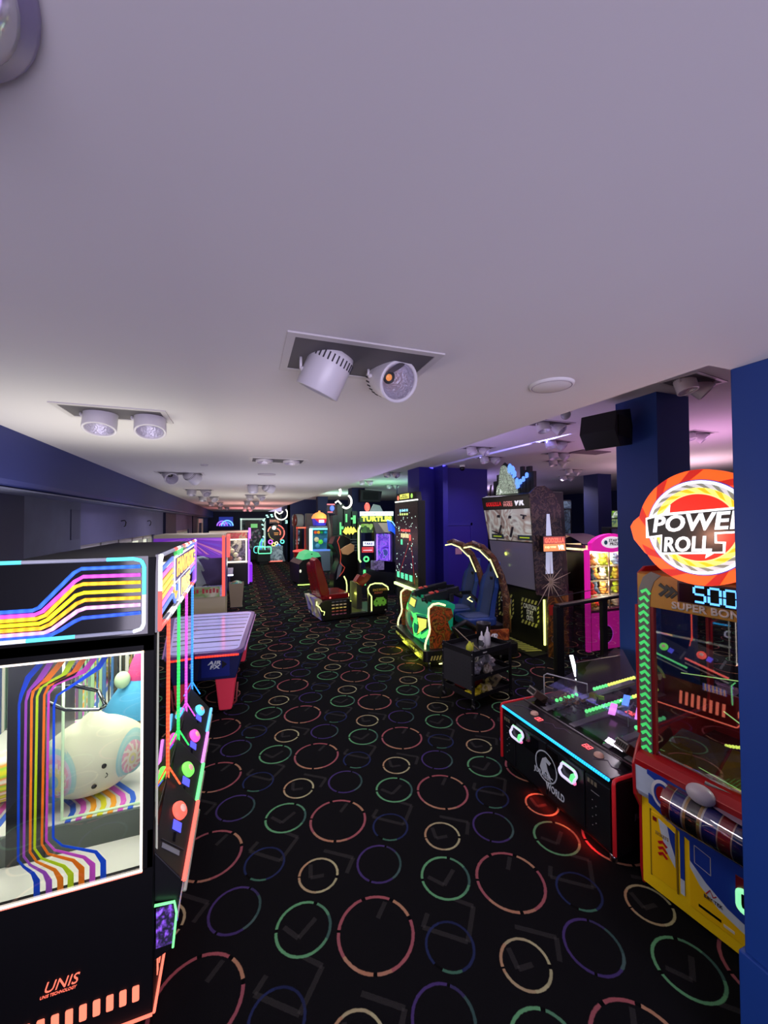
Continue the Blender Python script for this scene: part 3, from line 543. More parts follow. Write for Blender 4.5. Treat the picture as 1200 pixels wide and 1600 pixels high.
for i in range(4):
    x0, x1 = (.02, .41, .84, 1.27)[i], (.39, .82, 1.25, 1.68)[i]
    s0 = x0-.02; IN, IF, OF_, ON = Vector((s0+.02, 0, .79)), Vector((s0+.42, 0, .94)), Vector((s0+.42, -.155, .733)), Vector((s0+.02, -.127, .615))
    if i < 3 or 1: pass
    U = (IF-IN).normalized(); NR = (IF-IN).cross(ON-IN).normalized(); NR = NR if NR.z > 0 else -NR; WV = NR.cross(U)
    def pp(u, w, h=0): return (IN.lerp(IF, u)).lerp(ON.lerp(OF_, u), w)+NR*h
    p = B(); q = [IN, IF, OF_, ON]; lo = [Vector((v.x, v.y*.75 if v.y else 0, v.z-(.17 if v.y else .45))) for v in q]
    p.add(q+lo, [(0, 1, 2, 3), (4, 5, 6, 7), (0, 1, 5, 4), (1, 2, 6, 5), (2, 3, 7, 6), (3, 0, 4, 7)]); pn = p.build('control_panel', M('panel_black', '121216', .35), fp, .004)
    AM = Matrix((U, WV, NR)).transposed()
    lp = B(); lp.tube([tuple(ON+NR*.004), tuple(OF_+NR*.004)], .012, 8); lp.build('lit_lip', NEON(pcx[i][0], 1.0), pn)
    lw = B(); a_, b_ = ON+Vector((0, -.006, -.05)), OF_+Vector((0, -.006, -.05)); lw.tube([tuple(a_), tuple(b_)], .010, 6); lw.build('clear_skirt', M('pale_plastic', 'b8b8a0', .3), pn)
    bt = B(); bt.lathe([(0, .030), (.02, .030), (.03, .026), (.043, .020), (.047, .008), (.047, 0)], pp(.66, .50), 28, AM); bo = bt.build('push_button', NEON(pcx[i][1], .95), pn)
    bt = B(); bt.lathe([(0, .036), (.016, .035), (.02, .030)], pp(.66, .50), 20, AM); bt.build('button_cap', M('cap_pale_%d' % i, 'f0c0b0', .3, e=.35), bo)
    def flat(nm, u, w, su, sw, m): q = B(); q.T = Matrix.Translation(pp(u, w, .002)) @ AM.to_4x4(); q.box(-su/2, su/2, -sw/2, sw/2, 0, .003); return q.build(nm, m, pn)
    flat('blue_label', .47, .52, .05, .06, NEON('3038f0', .8)); flat('card_slot', .33, .50, .045, .014, BLKG); flat('grey_label', .17, .45, .022, .12, M('label_grey', '84888c', .4)); flat('panel_seam', .24, .5, .003, .16, M('seam_grey', '3c3c42', .4))
# prize chute, lower aisle side
p = B(); p.prism([(0, .56), (-.09, .53), (-.10, .48), (-.075, .30), (0, .27)], 'x', .02, .30); pn = p.build('prize_chute', M('chute_black', '101014', .25), fp, .004)
ARTR = ART('holographic_film', ['ff5080', 'ffd040', '50f090', '40b0ff', 'a060ff', '202030'], 9, .5, 'wave', dist=2, vec=(1, 4, 3))
s = B(); s.prism([(.45+.0, .50), (.55, .50), (.55, .33), (.45, .33)], 'y', 0, .001)
s = B(); s.box(-.004+.02, .018, -.088, -.01, .33, .52); s.box(.05, .27, -.1, -.096, .40, .48); s.build('holographic_panel', ARTR, pn)
s = B(); s.tube([(.0, -.005, .55), (.008, -.09, .535), (.006, -.10, .48), (.006, -.085, .32)], .006, 6); s.build('lit_edge', NEON('60f080', 1.1), pn)
# bottom light strips and orange bars
ob = NEON('ff5c34', 1.15)
t = B(); t.tube([(-.006, 0, .05), (-.006, WY, .05)], .007, 6); t.tube([(0, -.006, .05), (LX, -.006, .05)], .007, 6); t.build('bottom_light_strip', ob, fp)
v = B()
for k in range(14): v.prism(rrect(.056+.052*k, .084+.052*k, .135, .205, .005, 2), 'x', -.004, 0)
v.build('orange_vents', NEON('ff6a40', 1.0), fp); v = B()
for k in range(8): v.prism([(.1+.06*k, .12), (.128+.06*k, .12), (.118+.06*k, .28), (.09+.06*k, .28)], 'y', -.004, 0)
v.build('orange_vents', NEON('ff6a40', 1.0), fp)
text('maker_logo', 'UNIS', NEON('ff5c34', .9), fp, (-.001, .355, .335), .13, .045, 'left', shear=.35, bold=.0)
text('maker_name', 'UNIS TECHNOLOGY', NEON('ff5c34', .7), fp, (-.001, .37, .298), .135, .013, 'left', shear=.3, bold=.01)
# toys inside
def plush(cx, cy, cz):
    t = thing('plush_toy', 'cream round plush pillow with tie-dye cheeks on the crane cabinet tray', 'plush toy', (cx, cy, cz), 17)
    def fn(u, v):
        th = math.tau*u; ph = math.pi*v; x = .285*math.sin(ph)*math.cos(th); y = .17*math.sin(ph)*math.sin(th); z = math.cos(ph)*.215
        if z > .1: z += .10*max(0, 1-abs(x)/.07)*(math.cos(ph)-.45)
        if abs(x) > .1: z *= 1-.15*(abs(x)-.1)/.18
        return (x, y, z+.215)
    m = M('plush_cream', 'd4d8c0', .9, spec=.1)
    B().grid(fn, 48, 32).build('body', m, t)
    tc_ = ['dcd8cc', 'd8a4b8', 'dcd8cc', '9cc4c4', 'd8d49c', 'd8a8a4', 'a8c8c4', 'c8bcd0']
    for sx in (-1, 1):
        q = B(); NA, NR = 40, 9
        for i in range(NA):
            for j in range(NR):
                vs = []
                for ia, jr in ((i, j), (i+1, j), (i+1, j+1), (i, j+1)):
                    a = math.tau*ia/NA+jr*.12; r = jr/NR; x = (.185+.085*r*math.cos(a)) if sx > 0 else (-.178+.10*r*math.cos(a)); z = .19+(.15 if sx > 0 else .175)*r*math.sin(a)
                    k = 1-(x/.285)**2-((z-.215)/.215/.92)**2; vs.append((x, -.17*math.sqrt(max(0, k))-.006, z))
                q.k = (7, 4, 2, 5 if i % 4 < 2 else 0, 1 if i % 4 < 2 else 0, 0 if i % 4 == 3 else 1, 3, 6, 3)[j] if sx > 0 else (6, 3, 4, 4 if i % 3 else 0, 0 if i % 3 else 1, 1 if i % 4 else 7, 7, 3, 6)[j]
                q.add(vs, [(0, 1, 2, 3)], True)
        q.build('tie_dye_patch', [M('tie_'+c+str(k), c, .9, spec=.1) for k, c in enumerate(tc_)], t)
    f = B()
    for z in (.20, .13): pass
    f.ell((.045, -.172, .215), (.012, .006, .014)); f.ell((.0, -.165, .115), (.013, .006, .012)); f.tube([(.055, -.166, .17), (.062, -.167, .16), (.06, -.166, .15), (.05, -.166, .145)], .002, 6); f.build('stitched_face', BLK, t)
    B().tube([(0, -.01, .47), (.004, -.01, .5)], .006, 6).build('loop_tag', WHT, t)
    return t
plush(-.80, 2.83, .81)
t = thing('plush_toy', 'blue plush with dark band and pink top at the right of the crane cabinet window', 'plush toy', (-.74, 3.42, .81), 20)
b = B(); b.lathe([(0, 0), (.13, .0), (.20, .08), (.21, .18), (.17, .30), (.11, .42), (.04, .46), (0, .47)], A=Matrix.Rotation(math.radians(10), 3, 'Y')); b.build('body', M('plush_blue', '4aa0d0', .9), t)
b = B(); b.lathe([(.212, .12), (.218, .15), (.21, .19), (.202, .20), (.2, .12)], A=Matrix.Rotation(math.radians(10), 3, 'Y')); b.build('dark_band', M('plush_band', '3a4438', .9), t)
b = B(); b.ell((.1, 0, .55), (.09, .1, .22), A=Matrix.Rotation(math.radians(25), 3, 'Y')); b.build('pink_top', M('plush_pink', 'd84888', .9), t)
b = B(); b.ell((-.06, -.06, .46), (.05, .04, .06)); b.build('pale_hand', M('plush_mint', 'b8d8b0', .9), t)
t = thing('plush_toy', 'yellow and orange plush on the left shelf inside the crane cabinet', 'plush toy', (-1.25, 2.95, .81), 10)
b = B(); b.ell((0, 0, .13), (.2, .15, .13)); b.build('body', ART('plush_lime', ['e8e020', '90d040', 'f09030', 'f8f4e0'], 8, 0, 'rings', .9, 1), t)
# ---------------- red and yellow ball roll cabinet (right foreground) ----------------
pr = thing('arcade_cabinet', 'red and yellow ball rolling cabinet with round orange POWER ROLL sign', 'arcade machine', (2.503, 1.913, 0), -83.4)
PW, PD = .98, .95
YEL = M('yellow_panel', 'ffd414', .4, noise=.06); DR = M('dark_red', '8c101c', .3); RDF = M('red_frame', 'a8141c', .3)
b = B(); b.box(0, PW, .02, PD, .03, .72); b.box(0, PW, .0, .02, .03, .60); b.build('base_cabinet', YEL, pr, .004)
SDP = [(-.06, .60), (-.07, .80), (-.015, .92), (.03, .98), (PD, .98), (PD, 0), (0.02, 0), (.0, .1), (-.0, .5)]
for x0 in (-.02, PW):
    b = B(); b.prism(SDP, 'x', x0, x0+.02); b.build('side_panel', RDF, pr, .006)
    b = B(); b.prism([(.0, .98), (.04, .98), (.04, 1.83), (.0, 1.83)], 'x', x0, x0+.02); b.build('front_upright', RDF, pr, .003)
    b = B(); b.prism([(PD-.06, .98), (PD, .98), (PD, 1.83), (PD-.06, 1.83)], 'x', x0, x0+.02); b.build('rear_upright', RDF, pr, .003)
    b = B(); b.prism([(.03, 1.83), (.03, 2.04), (.10, 2.08), (PD, 2.08), (PD, 1.83)], 'x', x0, x0+.02); b.build('top_side', RDF, pr, .003)
b = B(); b.poly([(-.01, .04, .98), (-.01, PD-.06, .98), (-.01, PD-.06, 1.83), (-.01, .04, 1.83)]); b.build('side_glass', GLASS('side_glass', 'f4f4f8', .5), pr, fix=False)
# recessed doors
d = B(); d.box(.06, .205, -.006, 0, .12, .52); dd = d.build('service_door', M('yellow_door', 'f8c80c', .4), pr, .003)
for x0, x1, z0, z1 in ((.052, .06, .11, .53), (.205, .213, .11, .53)): B().box(x0, x1, -.004, 0, z0, z1).build('door_groove', M('groove', '8c6c08', .6), dd)
g = B(); g.prism([(.105, .50), (.20, .47), (.20, .26), (.15, .33), (.12, .42)], 'y', -.009, -.006); g.build('sticker_ground', M('pale_marble', 'c8d4dc', .4, noise=.15, nscale=20), dd)
g = B(); g.prism([(.16, .485), (.2, .47), (.2, .33), (.175, .40)], 'y', -.0105, -.009); g.build('sticker_blue', M('sign_blue', '1c3c9c', .4), dd)
text('sticker_lettering', 'TICKETS', M('sticker_gold', 'b09040', .4), dd, (.125, -.010, .405), .08, .022, ext=.001, bold=.02)
g = B()
for k in range(3): g.ribbon([(.105, .35-.035*k), (.130, .37-.035*k), (.155, .35-.035*k)], .016, 'y', -.011, -.009)
g.build('sticker_chevrons', M('chev_red', 'c01020', .4), dd)
B().box(.072, .095, -.0085, -.006, .47, .495).build('sticker_square', DR, dd)
g = B(); g.box(.225, .248, -.004, 0, .22, .50); g.k = 1; g.box(.225, .248, -.0045, 0, .13, .22); g.build('stripe_panel', [M('sign_blue', '1c3c9c', .4), M('pale_marble', 'c8d4dc', .4)], pr)
g = B(); g.box(.275, .80, -.006, 0, .10, .52); dd = g.build('front_door', M('yellow_door', 'f8c80c', .4), pr, .003)
g = B(); g.prism([(.28, .515), (.79, .515), (.79, .20), (.60, .20), (.46, .24), (.36, .30), (.28, .37)], 'y', -.009, -.006); g.k = 1
g.prism([(.28, .37), (.36, .30), (.46, .24), (.60, .20), (.79, .20), (.79, .15), (.56, .16), (.42, .20), (.33, .26), (.28, .33)], 'y', -.0085, -.006); g.build('door_print', [M('sign_blue', '1c3c9c', .4, noise=.2, nscale=6), M('pale_marble', 'c8d4dc', .4, noise=.15, nscale=20)], dd)
g = B()
for a, c in (((.305, .475), (.385, .46)), ((.385, .46), (.385, .36)), ((.385, .36), (.305, .375)), ((.305, .375), (.305, .475))): g.ribbon([a, c], .003, 'y', -.0105, -.009)
g.build('outline_print', M('outline_pale', 'c0b8a8', .5), dd)
t = text('maker_logo', 'BAY TEK', M('logo_dark', '302838', .5), dd, (.395, -.0105, .225), .09, .02, ext=.001, bold=.02); B().ribbon([(.36, .24), (.38, .275), (.395, .245), (.41, .262)], .006, 'y', -.0105, -.009).build('logo_peak', M('chev_red', 'c01020', .4), dd)
B().box(.32, .43, -.0075, -.006, .135, .15).build('ticket_slot', BLKG, dd); B().box(.44, .49, -.0075, -.006, .125, .14).build('slot_label', M('pale_print', 'd8d4c8', .5), dd)
# ticket dispenser with green-lit surround
g = B(); g.box(.50, .66, -.012, 0, .28, .46); td = g.build('ticket_plate', M('ticket_red', '701020', .3), pr, .003)
g = B(); P = rrect(.515, .64, .295, .40, .025, 4); g.tube([(x, -.02, z) for x, z in P], .013, 8, True); g.build('lit_surround', M('lit_surround_green', '90f0b0', .3, e=.8), td); B().box(.53, .625, -.02, -.01, .31, .385).build('ticket_mouth', BLKG, td)
# curved blue/white belt with rings
g = B(); g.prism([(-.0, .60), (-.03, .60), (-.055, .64), (-.06, .80), (0, .80)], 'x', 0, PW); g.build('belt_panel', M('belt_marble', 'b8c8d8', .35, noise=.1, nscale=20), pr)
g = B(); g.prism([(.075, .78), (.30, .70), (.30, .80), (.075, .815)], 'y', -.064, -.06); g.prism([(.08, .60), (.30, .52), (.9, .56), (.9, .61), (.3, .59), (.08, .66)], 'y', -.062, -.001); g.build('belt_blue_band', M('sign_blue', '1c3c9c', .4), pr)
for cx in (.165, .82):
    g = B(); g.prism(circ(cx, .70, .065, 28, rz=.085), 'y', -.0665, -.06); g.k = 1; g.prism(circ(cx, .70, .048, 28, rz=.066), 'y', -.069, -.06); g.k = 2; g.prism(circ(cx, .70, .034, 28, rz=.050), 'y', -.071, -.06); g.build('ring_emblem', [M('emblem_white', 'e4e8ea', .4), M('sign_blue', '1c3c9c', .4), M('emblem_red', '9c1018', .4)], pr)
# striped roller
rc = [('9c1420', .04), ('d8b8a0', .004), ('20268c', .05), ('d8d8cc', .008), ('c8a050', .012), ('101014', .05), ('c8a050', .014), ('d8d8cc', .008), ('202a90', .06), ('d8b8a0', .006), ('a81820', .05), ('d8b8a0', .006), ('20246c', .05)]
g = B(); x = .205; mats = []; AX = Matrix.Rotation(math.radians(90), 3, 'Y'); rr = .105
tot = sum(w for _, w in rc)
for i, (c, w) in enumerate(rc):
    w = w*.40/tot; g.k = i; g.lathe([(rr, 0), (rr, w)], (x, -.055, .685), 36, AX); mats.append(M('roller_%s' % c, c, .18)); x += w
g.k = len(rc)-1; g.lathe([(0, 0), (rr, 0)], (x, -.055, .685), 36, AX); g.k = 0; g.lathe([(0, 0), (rr, 0)], (.205, -.055, .685), 36, AX)
g.build('striped_roller', mats, pr)
g = B(); g.lathe([(.112, 0), (.112, .41)], (.20, -.055, .685), 36, AX); g.build('roller_cover', GLASS('cover_glass', 'f4f4fa', .12), pr)
g = B(); g.ell((.375, -.075, .832), (.072, .05, .052)); g.build('pale_ball', M('ball_grey', 'c0bcc4', .35), pr)
# red lip, playfield
g = B(); g.prism([(-.062, .80), (-.07, .84), (-.03, .875), (.03, .90), (.06, .86), (.06, .78)], 'x', 0, PW); g.build('front_lip', RDF, pr, .004)
g = B(); g.box(0, PW, .06, PD-.05, .76, .80); g.k = 1; g.prism([(.0, .803), (.0, .801), ], 'y', .1, .2) if False else None
g.build('playfield', M('playfield_red', '581018', .3), pr)
g = B()
for k, (r0, r1, m) in enumerate(((.0, .20, 0), (.20, .30, 1), (.30, .36, 2), (.36, .46, 3))):
    g.k = m; ringband(g, .60, .35, r0, r1, 'z', .801, .803, 60, 300, 32)
g.build('playfield_print', [M('pf_red', '701428', .3), M('pf_navy', '161e50', .3), M('pf_gold', 'b08020', .3), M('pf_pale', '94889c', .3)], pr)
# ramps: green fan and yellow channels
g = B(); g.prism([(.36, .06), (.40, .20), (.46, .27), (.54, .27), (.56, .20), (.52, .10)], 'z', .845, .855); g.build('green_fan', M('fan_green', '28e070', .3, e=.9), pr)
g = B()
for k in range(9): g.box(.39+.017*k, .398+.017*k, .10+.004*k, .25, .856, .862)
g.build('fan_slots', M('slot_teal', '106040', .4), pr)
for dy in (0, .0):
    pass
g = B(); g.obox((.50, .05, .875), (.20, .05, .02), (0, 0, 12)); g.obox((.64, -.0, .875), (.18, .05, .02), (0, 0, 12)); g.build('yellow_channel', M('channel_yellow', 'e8f030', .3, e=.9), pr)
g = B(); g.prism([(.58, -.02), (.80, .03), (.78, .12), (.60, .10)], 'z', .85, .86); g.build('green_fan', M('fan_green', '28e070', .3, e=.9), pr)
g = B(); g.obox((.45, .0, .87), (.16, .03, .03), (0, 0, 12)); g.build('steel_rail', STEEL, pr)
g = B(); g.obox((.575, .03, .91), (.03, .03, .09), (10, 15, 30)); g.obox((.585, .06, .94), (.07, .015, .02), (0, 20, 10)); g.obox((.56, .0, .93), (.015, .07, .02), (0, 20, 10)); g.build('gate_mechanism', CHR, pr)
g = B(); g.ell((.62, .10, .90), (.036, .036, .036)); g.build('lit_ball', M('ball_lilac', 'e0c8ff', .3, e=.7), pr)
l = pt('playfield_lamp', (.55, .25, 1.1), 'f0f4e0', 3, .004); l.parent = pr
# posts, windows
for q in ((.075, .098, .0, .03, .86), (PW-.1, PW-.07, .0, .03, .86), (.40, .46, PD-.12, PD-.06, .8)): B().box(*q, 1.83).build('red_post', M('post_red', '7c1018', .3), pr)
g = B(); g.poly([(.098, .012, .87), (PW-.1, .012, .87), (PW-.1, .012, 1.83), (.098, .012, 1.83)]); gw = g.build('front_glass', GLASS('pr_glass', 'f0ecf4', .3), pr, fix=False)
g = B(); g.poly([(.098, .0, .905), (PW-.1, .0, .905), (PW-.1, .30, .99), (.098, .30, .99)]); g.build('sloped_glass', GLASS('pr_glass2', 'f0e8f0', .8), pr, fix=False)
g = B(); g.box(0, PW, PD-.06, PD-.04, .8, 1.1); g.box(0, .02, .05, PD, .8, .98); g.build('rear_rail', M('post_red', '7c1018', .3), pr)
g = B()
for k in range(9): g.box(.47+.035*k, .49+.035*k, PD-.13, PD-.125, 1.14, 1.20)
g.build('green_lamps', NEON('50e070', .8), pr)
g = B(); g.tube([(.25, .5, 1.12), (.9, .2, .98)], .004, 6); g.tube([(.1, .3, 1.36), (.9, .3, 1.50)], .003, 6); g.build('thin_light_line', NEON('a0e070', .7), pr)
g = B()
for k in range(11): g.ell((.26+.018*k, .50, .90+.006*k), (.011, .011, .011), 10, 6)
g.build('bulb_row', NEON('d0e840', .9), pr)
# header with read-out
g = B(); g.prism([(.0, 1.83), (.03, 1.83), (PD, 1.83), (PD, 2.02), (.03, 2.05), (.0, 2.04)], 'x', .0, PW); hd = g.build('header_box', M('header_gold', 'b08418', .4, noise=.1), pr, .004)
g = B(); g.ribbon([(.14, 1.985), (.18, 1.955), (.14, 1.915)], .022, 'y', -.006, 0); g.ribbon([(.175, 1.98), (.215, 1.95), (.175, 1.912)], .022, 'y', -.006, 0); g.ribbon([(.205, 1.975), (.24, 1.945), (.205, 1.91)], .014, 'y', -.006, 0); g.build('arrow_print', M('arrow_black', '101014', .4), hd)
g = B(); g.prism([(.245, 2.02), (.60, 2.02), (.60, 1.895), (.245, 1.895)], 'y', -.008, 0); g.build('display_bezel', M('display_maroon', '3c1020', .2), hd); g = B(); g.box(.255, .575, -.010, -.008, 1.90, 2.01); g.build('display', BLKG, hd)
# seven segment digits
def seg7(name, s, x, z, w, h, mat, parent, y, gap=.3, th=.2, face='y'):
    T = {'0': 'abcdef', '1': 'bc', '2': 'abged', '3': 'abgcd', '5': 'afgcd', '8': 'abcdefg', '9': 'abcfg', '4': 'fgbc', '7': 'abc', '6': 'afgedc'}
    for k, ch in enumerate(s):
        g = B(); x0 = x+k*w*(1+gap); x1 = x0+w; zm = z+h/2; z1 = z+h; t_ = w*th; e = t_*.35
        sg = {'a': ((x0, z1), (x1, z1)), 'b': ((x1, z1), (x1, zm)), 'c': ((x1, zm), (x1, z)), 'd': ((x0, z), (x1, z)), 'e': ((x0, zm), (x0, z)), 'f': ((x0, z1), (x0, zm)), 'g': ((x0, zm), (x1, zm))}
        for c in T[ch]:
            (a, b_), (c_, d_) = sg[c]; dx, dz = c_-a, d_-b_; ln = math.hypot(dx, dz); g.ribbon([(a+dx/ln*e, b_+dz/ln*e), (c_-dx/ln*e, d_-dz/ln*e)], t_, face, y, y+.002)
        g.build(name, mat, parent)
seg7('digit', '500', .335, 1.912, .055, .088, NEON('28a0ff', 1.5), hd, -.0125, .35, .22)
text('bonus_lettering', 'SUPER BONUS', M('lettering_grey', 'b0aca8', .3, e=.12), hd, (.42, -.004, 1.868), .42, .045, ext=.003, bold=.03)
# green chevron strip curving up the left edge
g = B(); g.box(.005, .078, -.005, .001, .74, 1.83); g.prism([(.005, 1.83), (.078, 1.83), (.085, 1.93), (.11, 2.0), (.15, 2.04), (.09, 2.06), (.04, 2.02), (.012, 1.94)], 'y', -.005, .001); st = g.build('chevron_strip', M('chevron_grey', '6a6e68', .35), pr)
g = B(); n = 25
for k in range(n):
    z = .765+k*.0485
    cx, a = .0415, 0
    if z > 1.83: cx += (z-1.83)**2*1.6; a = (z-1.83)*1.6
    ca, sa = math.cos(a), math.sin(a)
    pts = [(-.028, -.014), (0, .010), (.028, -.014)]
    g.ribbon([(cx+x*ca+y*sa, z-x*sa+y*ca) for x, y in pts], .020, 'y', -.0085, -.005)
g.build('green_chevrons', M('chevron_green', '48e070', .4, e=.45), st)
# round sign
sgn = thing('round_sign', 'round orange POWER ROLL sign on top of the red and yellow cabinet', 'sign')  if False else None
OF = -.13; cx, cz = .418, 2.352
R = .325
g = B(); g.prism(circ(cx, cz, R, 72), 'y', OF-.0, OF+.07); sg = g.build('round_sign', M('sign_orange', 'ff5a18', .4, e=.95), pr)
g = B(); g.prism([(cx-R+.02, cz+.08), (cx-R-.035, cz+.035), (cx-R-.055, cz-.0), (cx-R-.035, cz-.08), (cx-R+.03, cz-.16), (cx-R+.15, cz-.25), (cx-R+.12, cz)], 'y', OF+.005, OF+.06); g.build('sign_spur', M('sign_orange', 'ff5a18', .4, e=.95), sg)
for a0 in (5, 42, 84, 118, 158, 200, 232, 275, 318):
    P = [(cx+(R-.001)*math.cos(math.radians(a0)), cz+(R-.001)*math.sin(math.radians(a0)))]
    o = [(cx+(R-.001)*math.cos(math.radians(a0+k*4)), cz+(R-.001)*math.sin(math.radians(a0+k*4))) for k in range(4)]; i_ = [(cx+.262*math.cos(math.radians(a0+28-k*4)), cz+.262*math.sin(math.radians(a0+28-k*4))) for k in range(4)]
    g = B(); g.prism(o+i_, 'y', OF-.003, OF); g.build('sign_dark_flame', M('sign_dark_red', 'b81c10', .4, e=.8), sg)
def disc(r, m, y0, nm): q = B(); q.prism(circ(cx, cz, r, 72), 'y', OF-y0, OF-y0+.0025); return q.build(nm, m, sg)
disc(.268, M('sign_violet', '4838a8', .4, e=.7), .006, 'sign_ring'); disc(.263, NEON('f4f8ff', 1.0), .008, 'sign_ring'); 
disc(.246, M('sign_silver', 'c8ccd4', .4, e=.75), .010, 'sign_ring')
g = B()
for k in range(20):
    a = 18*k; P = [(cx+r*math.cos(math.radians(a+o)), cz+r*math.sin(math.radians(a+o))) for r, o in ((.222, 0), (.222, 8), (.2455, 19), (.2455, 11))]; g.prism(P, 'y', OF-.012, OF-.010)
g.build('sign_silver_dashes', M('sign_grey', '84887c', .4, e=.6), sg)
disc(.222, NEON('fff050', 1.05), .012, 'sign_ring')
g = B()
for k in range(16):
    a = 22.5*k; P = [(cx+r*math.cos(math.radians(a+o)), cz+r*math.sin(math.radians(a+o))) for r, o in ((.194, 0), (.194, 10), (.221, 22), (.221, 12))]; g.prism(P, 'y', OF-.014, OF-.012)
g.build('sign_gold_dashes', M('sign_gold', 'e8b818', .4, e=.85), sg)
disc(.192, M('sign_cream', 'ffd890', .4, e=.9), .0145, 'sign_ring'); disc(.186, M('sign_red', 'd42010', .4, e=.85), .0165, 'sign_ring')
# lettering plates
def plate(nm, pts, m, y): q = B(); q.prism([(cx+u, cz+v) for u, v in pts], 'y', OF-y, OF-y+.003); return q.build(nm, m, sg)
WHTN = NEON('ffffff', 1.0); BKP = M('sign_black', '0c1010', .4)
plate('word_plate_edge', [(-.27, .055), (-.19, .075), (-.17, .085), (-.13, .13), (-.135, .085), (.265, .115), (.27, -.02), (.095, -.035), (.095, -.075), (.135, -.075), (.13, -.135), (.08, -.14), (.04, -.17), (.045, -.145), (-.19, -.165), (-.185, -.06), (-.27, -.07)], WHTN, .020)
plate('word_plate', [(-.26, .045), (-.18, .065), (.258, .103), (.26, -.01), (.085, -.025), (.085, -.085), (.122, -.085), (.12, -.127), (-.18, -.153), (-.175, -.045), (-.25, -.058)], BKP, .023)
text('sign_word', 'POWER', NEON('f0f4fa', 1.0), sg, (cx+.005, OF-.024, cz+.03), .46, .098, ext=.006, bold=.025, shear=.15, rt=(1, 0, .07), up=(0, 0, 1))
text('sign_word', 'ROLL', NEON('f0f4fa', 1.0), sg, (cx-.045, OF-.024, cz-.095), .24, .088, ext=.006, bold=.025, shear=.1, rt=(1, 0, .07), up=(0, 0, 1))
g = B(); g.box(cx-.1, cx+.12, OF+.07, .05, 2.06, 2.5); g.build('sign_mount', DKM, pr)
l = pt('sign_glow', (cx, -.35, 2.3), 'ffb090', 2.0, .01); l.parent = pr
# ---------------- low black coin pusher with blue light edge ----------------
cp = thing('coin_pusher', 'low black coin pusher with blue lit front edge and red trim beside the yellow cabinet', 'arcade machine', (2.43, 3.30, 0), -90)
CW, CD, CH = 1.24, 1.62, .60
PB = M('pusher_black', '0b0b0e', .3, noise=.4, nscale=12)
b = B(); b.box(0, CW, .01, CD, .07, CH-.03); b.box(.04, CW-.04, .05, CD, .02, .07); b.build('body', PB, cp, .006)
for x, y in ((.08, .08), (CW-.06, .06)): B().cyl((x, y, 0), (x, y, .05), .025).build('foot', STEEL, cp)
top = B(); top.prism([(0, CH-.03), (0, CH), (.25, CH+.005), (.25, CH-.03)], 'x', .02, CW-.02); tp = top.build('console', M('console_print', '120c14', .2, noise=.6, nscale=9), cp, .004)
g = B(); g.tube([(.03, -.008, CH-.012), (CW-.03, -.008, CH-.012)], .011, 8); g.build('light_edge', LED('20b0f8', 1.5, 300, 'X', .35), cp)
for x in (0, CW): g = B(); g.tube([(x, CD*.7, CH), (x, .03, CH), (x, .006, CH-.008), (x, 0, CH-.03), (x, 0, .09)], .013, 8); g.build('red_trim', M('trim_red', 'c02028', .3, e=.12), cp)
# doors on the front
for x0, x1, nm in ((.03, .20, 'side_door'), (.215, .60, 'front_door'), (.615, .99, 'front_door'), (1.005, 1.21, 'side_door')):
    dd = B().box(x0, x1, -.004, .01, .10, .52).build(nm, M('door_black', '111216', .35, noise=.5, nscale=10), cp, .003)
    if nm == 'side_door':
        q = B()
        for k in range(7): q.cyl((x0+.06+.03*(k % 2), -.006, .36-.03*k), (x0+.06+.03*(k % 2), -.003, .36-.03*k), .004, n=8)
        q.build('lock_dots', M('dot_grey', '787878', .5), dd); B().box(x0+.05, x0+.12, -.006, -.004, .42, .425).build('scratch_label', M('dot_grey', '787878', .5), dd)
        q = B()
        for k in range(3): q.box(x0+.02+.03*k, x0+.04+.03*k, -.006, -.004, .47, .50)
        q.build('card_labels', M('label_khaki', '6a6450', .5), dd)
    else:
        B().box(x0+(.12 if x0 < .5 else .0), x0+(.3 if x0 < .5 else .12), -.006, -.003, .36, .50).build('dark_window', BLKG, dd)
# ticket mouths with lit surrounds
for x in (.27, .87):
    P = rrect(x-.075, x+.075, .40, .49, .035, 5); q = B(); q.tube([(px, -.028-(.02 if pz_ < .45 else 0), pz_) for px, pz_ in P], .011, 8, True)
    tm = q.build('ticket_mouth', M('mouth_glow', 'd8d4f0', .3, e=.6), cp); B().box(x-.06, x+.06, -.03, -.004, .405, .485).build('mouth_inside', M('mouth_dark', '15181c', .3), tm)
    q = B(); q.obox((x+.055, -.045, .44), (.03, .03, .05), (0, 20, 0)); q.build('green_tab', NEON('40e070', .8), tm); q = B(); q.obox((x+.07, -.045, .41), (.02, .02, .02)); q.build('pink_tab', NEON('ff60a0', .8), tm)
    q = B(); q.tube([(x-.06, -.03, .497), (x+.06, -.03, .497)], .005, 6); q.build('rainbow_edge', NEON('90f0a0', .8), tm)
# front emblem: ring and lettering
eg = M('emblem_silver', '9aa0a8', .4, e=.12)
q = B(); ringband(q, .60, .33, .115, .125, 'y', -.0065, -.004, 0, 360, 36); q.prism([(.53, .30), (.56, .38), (.60, .41), (.66, .39), (.64, .36), (.60, .37), (.62, .31), (.66, .26), (.63, .25), (.60, .29), (.57, .25), (.55, .27)], 'y', -.0065, -.004); q.build('round_emblem', eg, cp)
text('emblem_lettering', 'JURASSIC', eg, cp, (.57, -.0065, .245), .22, .055, ext=.002, bold=.02); text('emblem_lettering', 'WORLD', eg, cp, (.70, -.0065, .185), .2, .06, ext=.002, bold=.03)
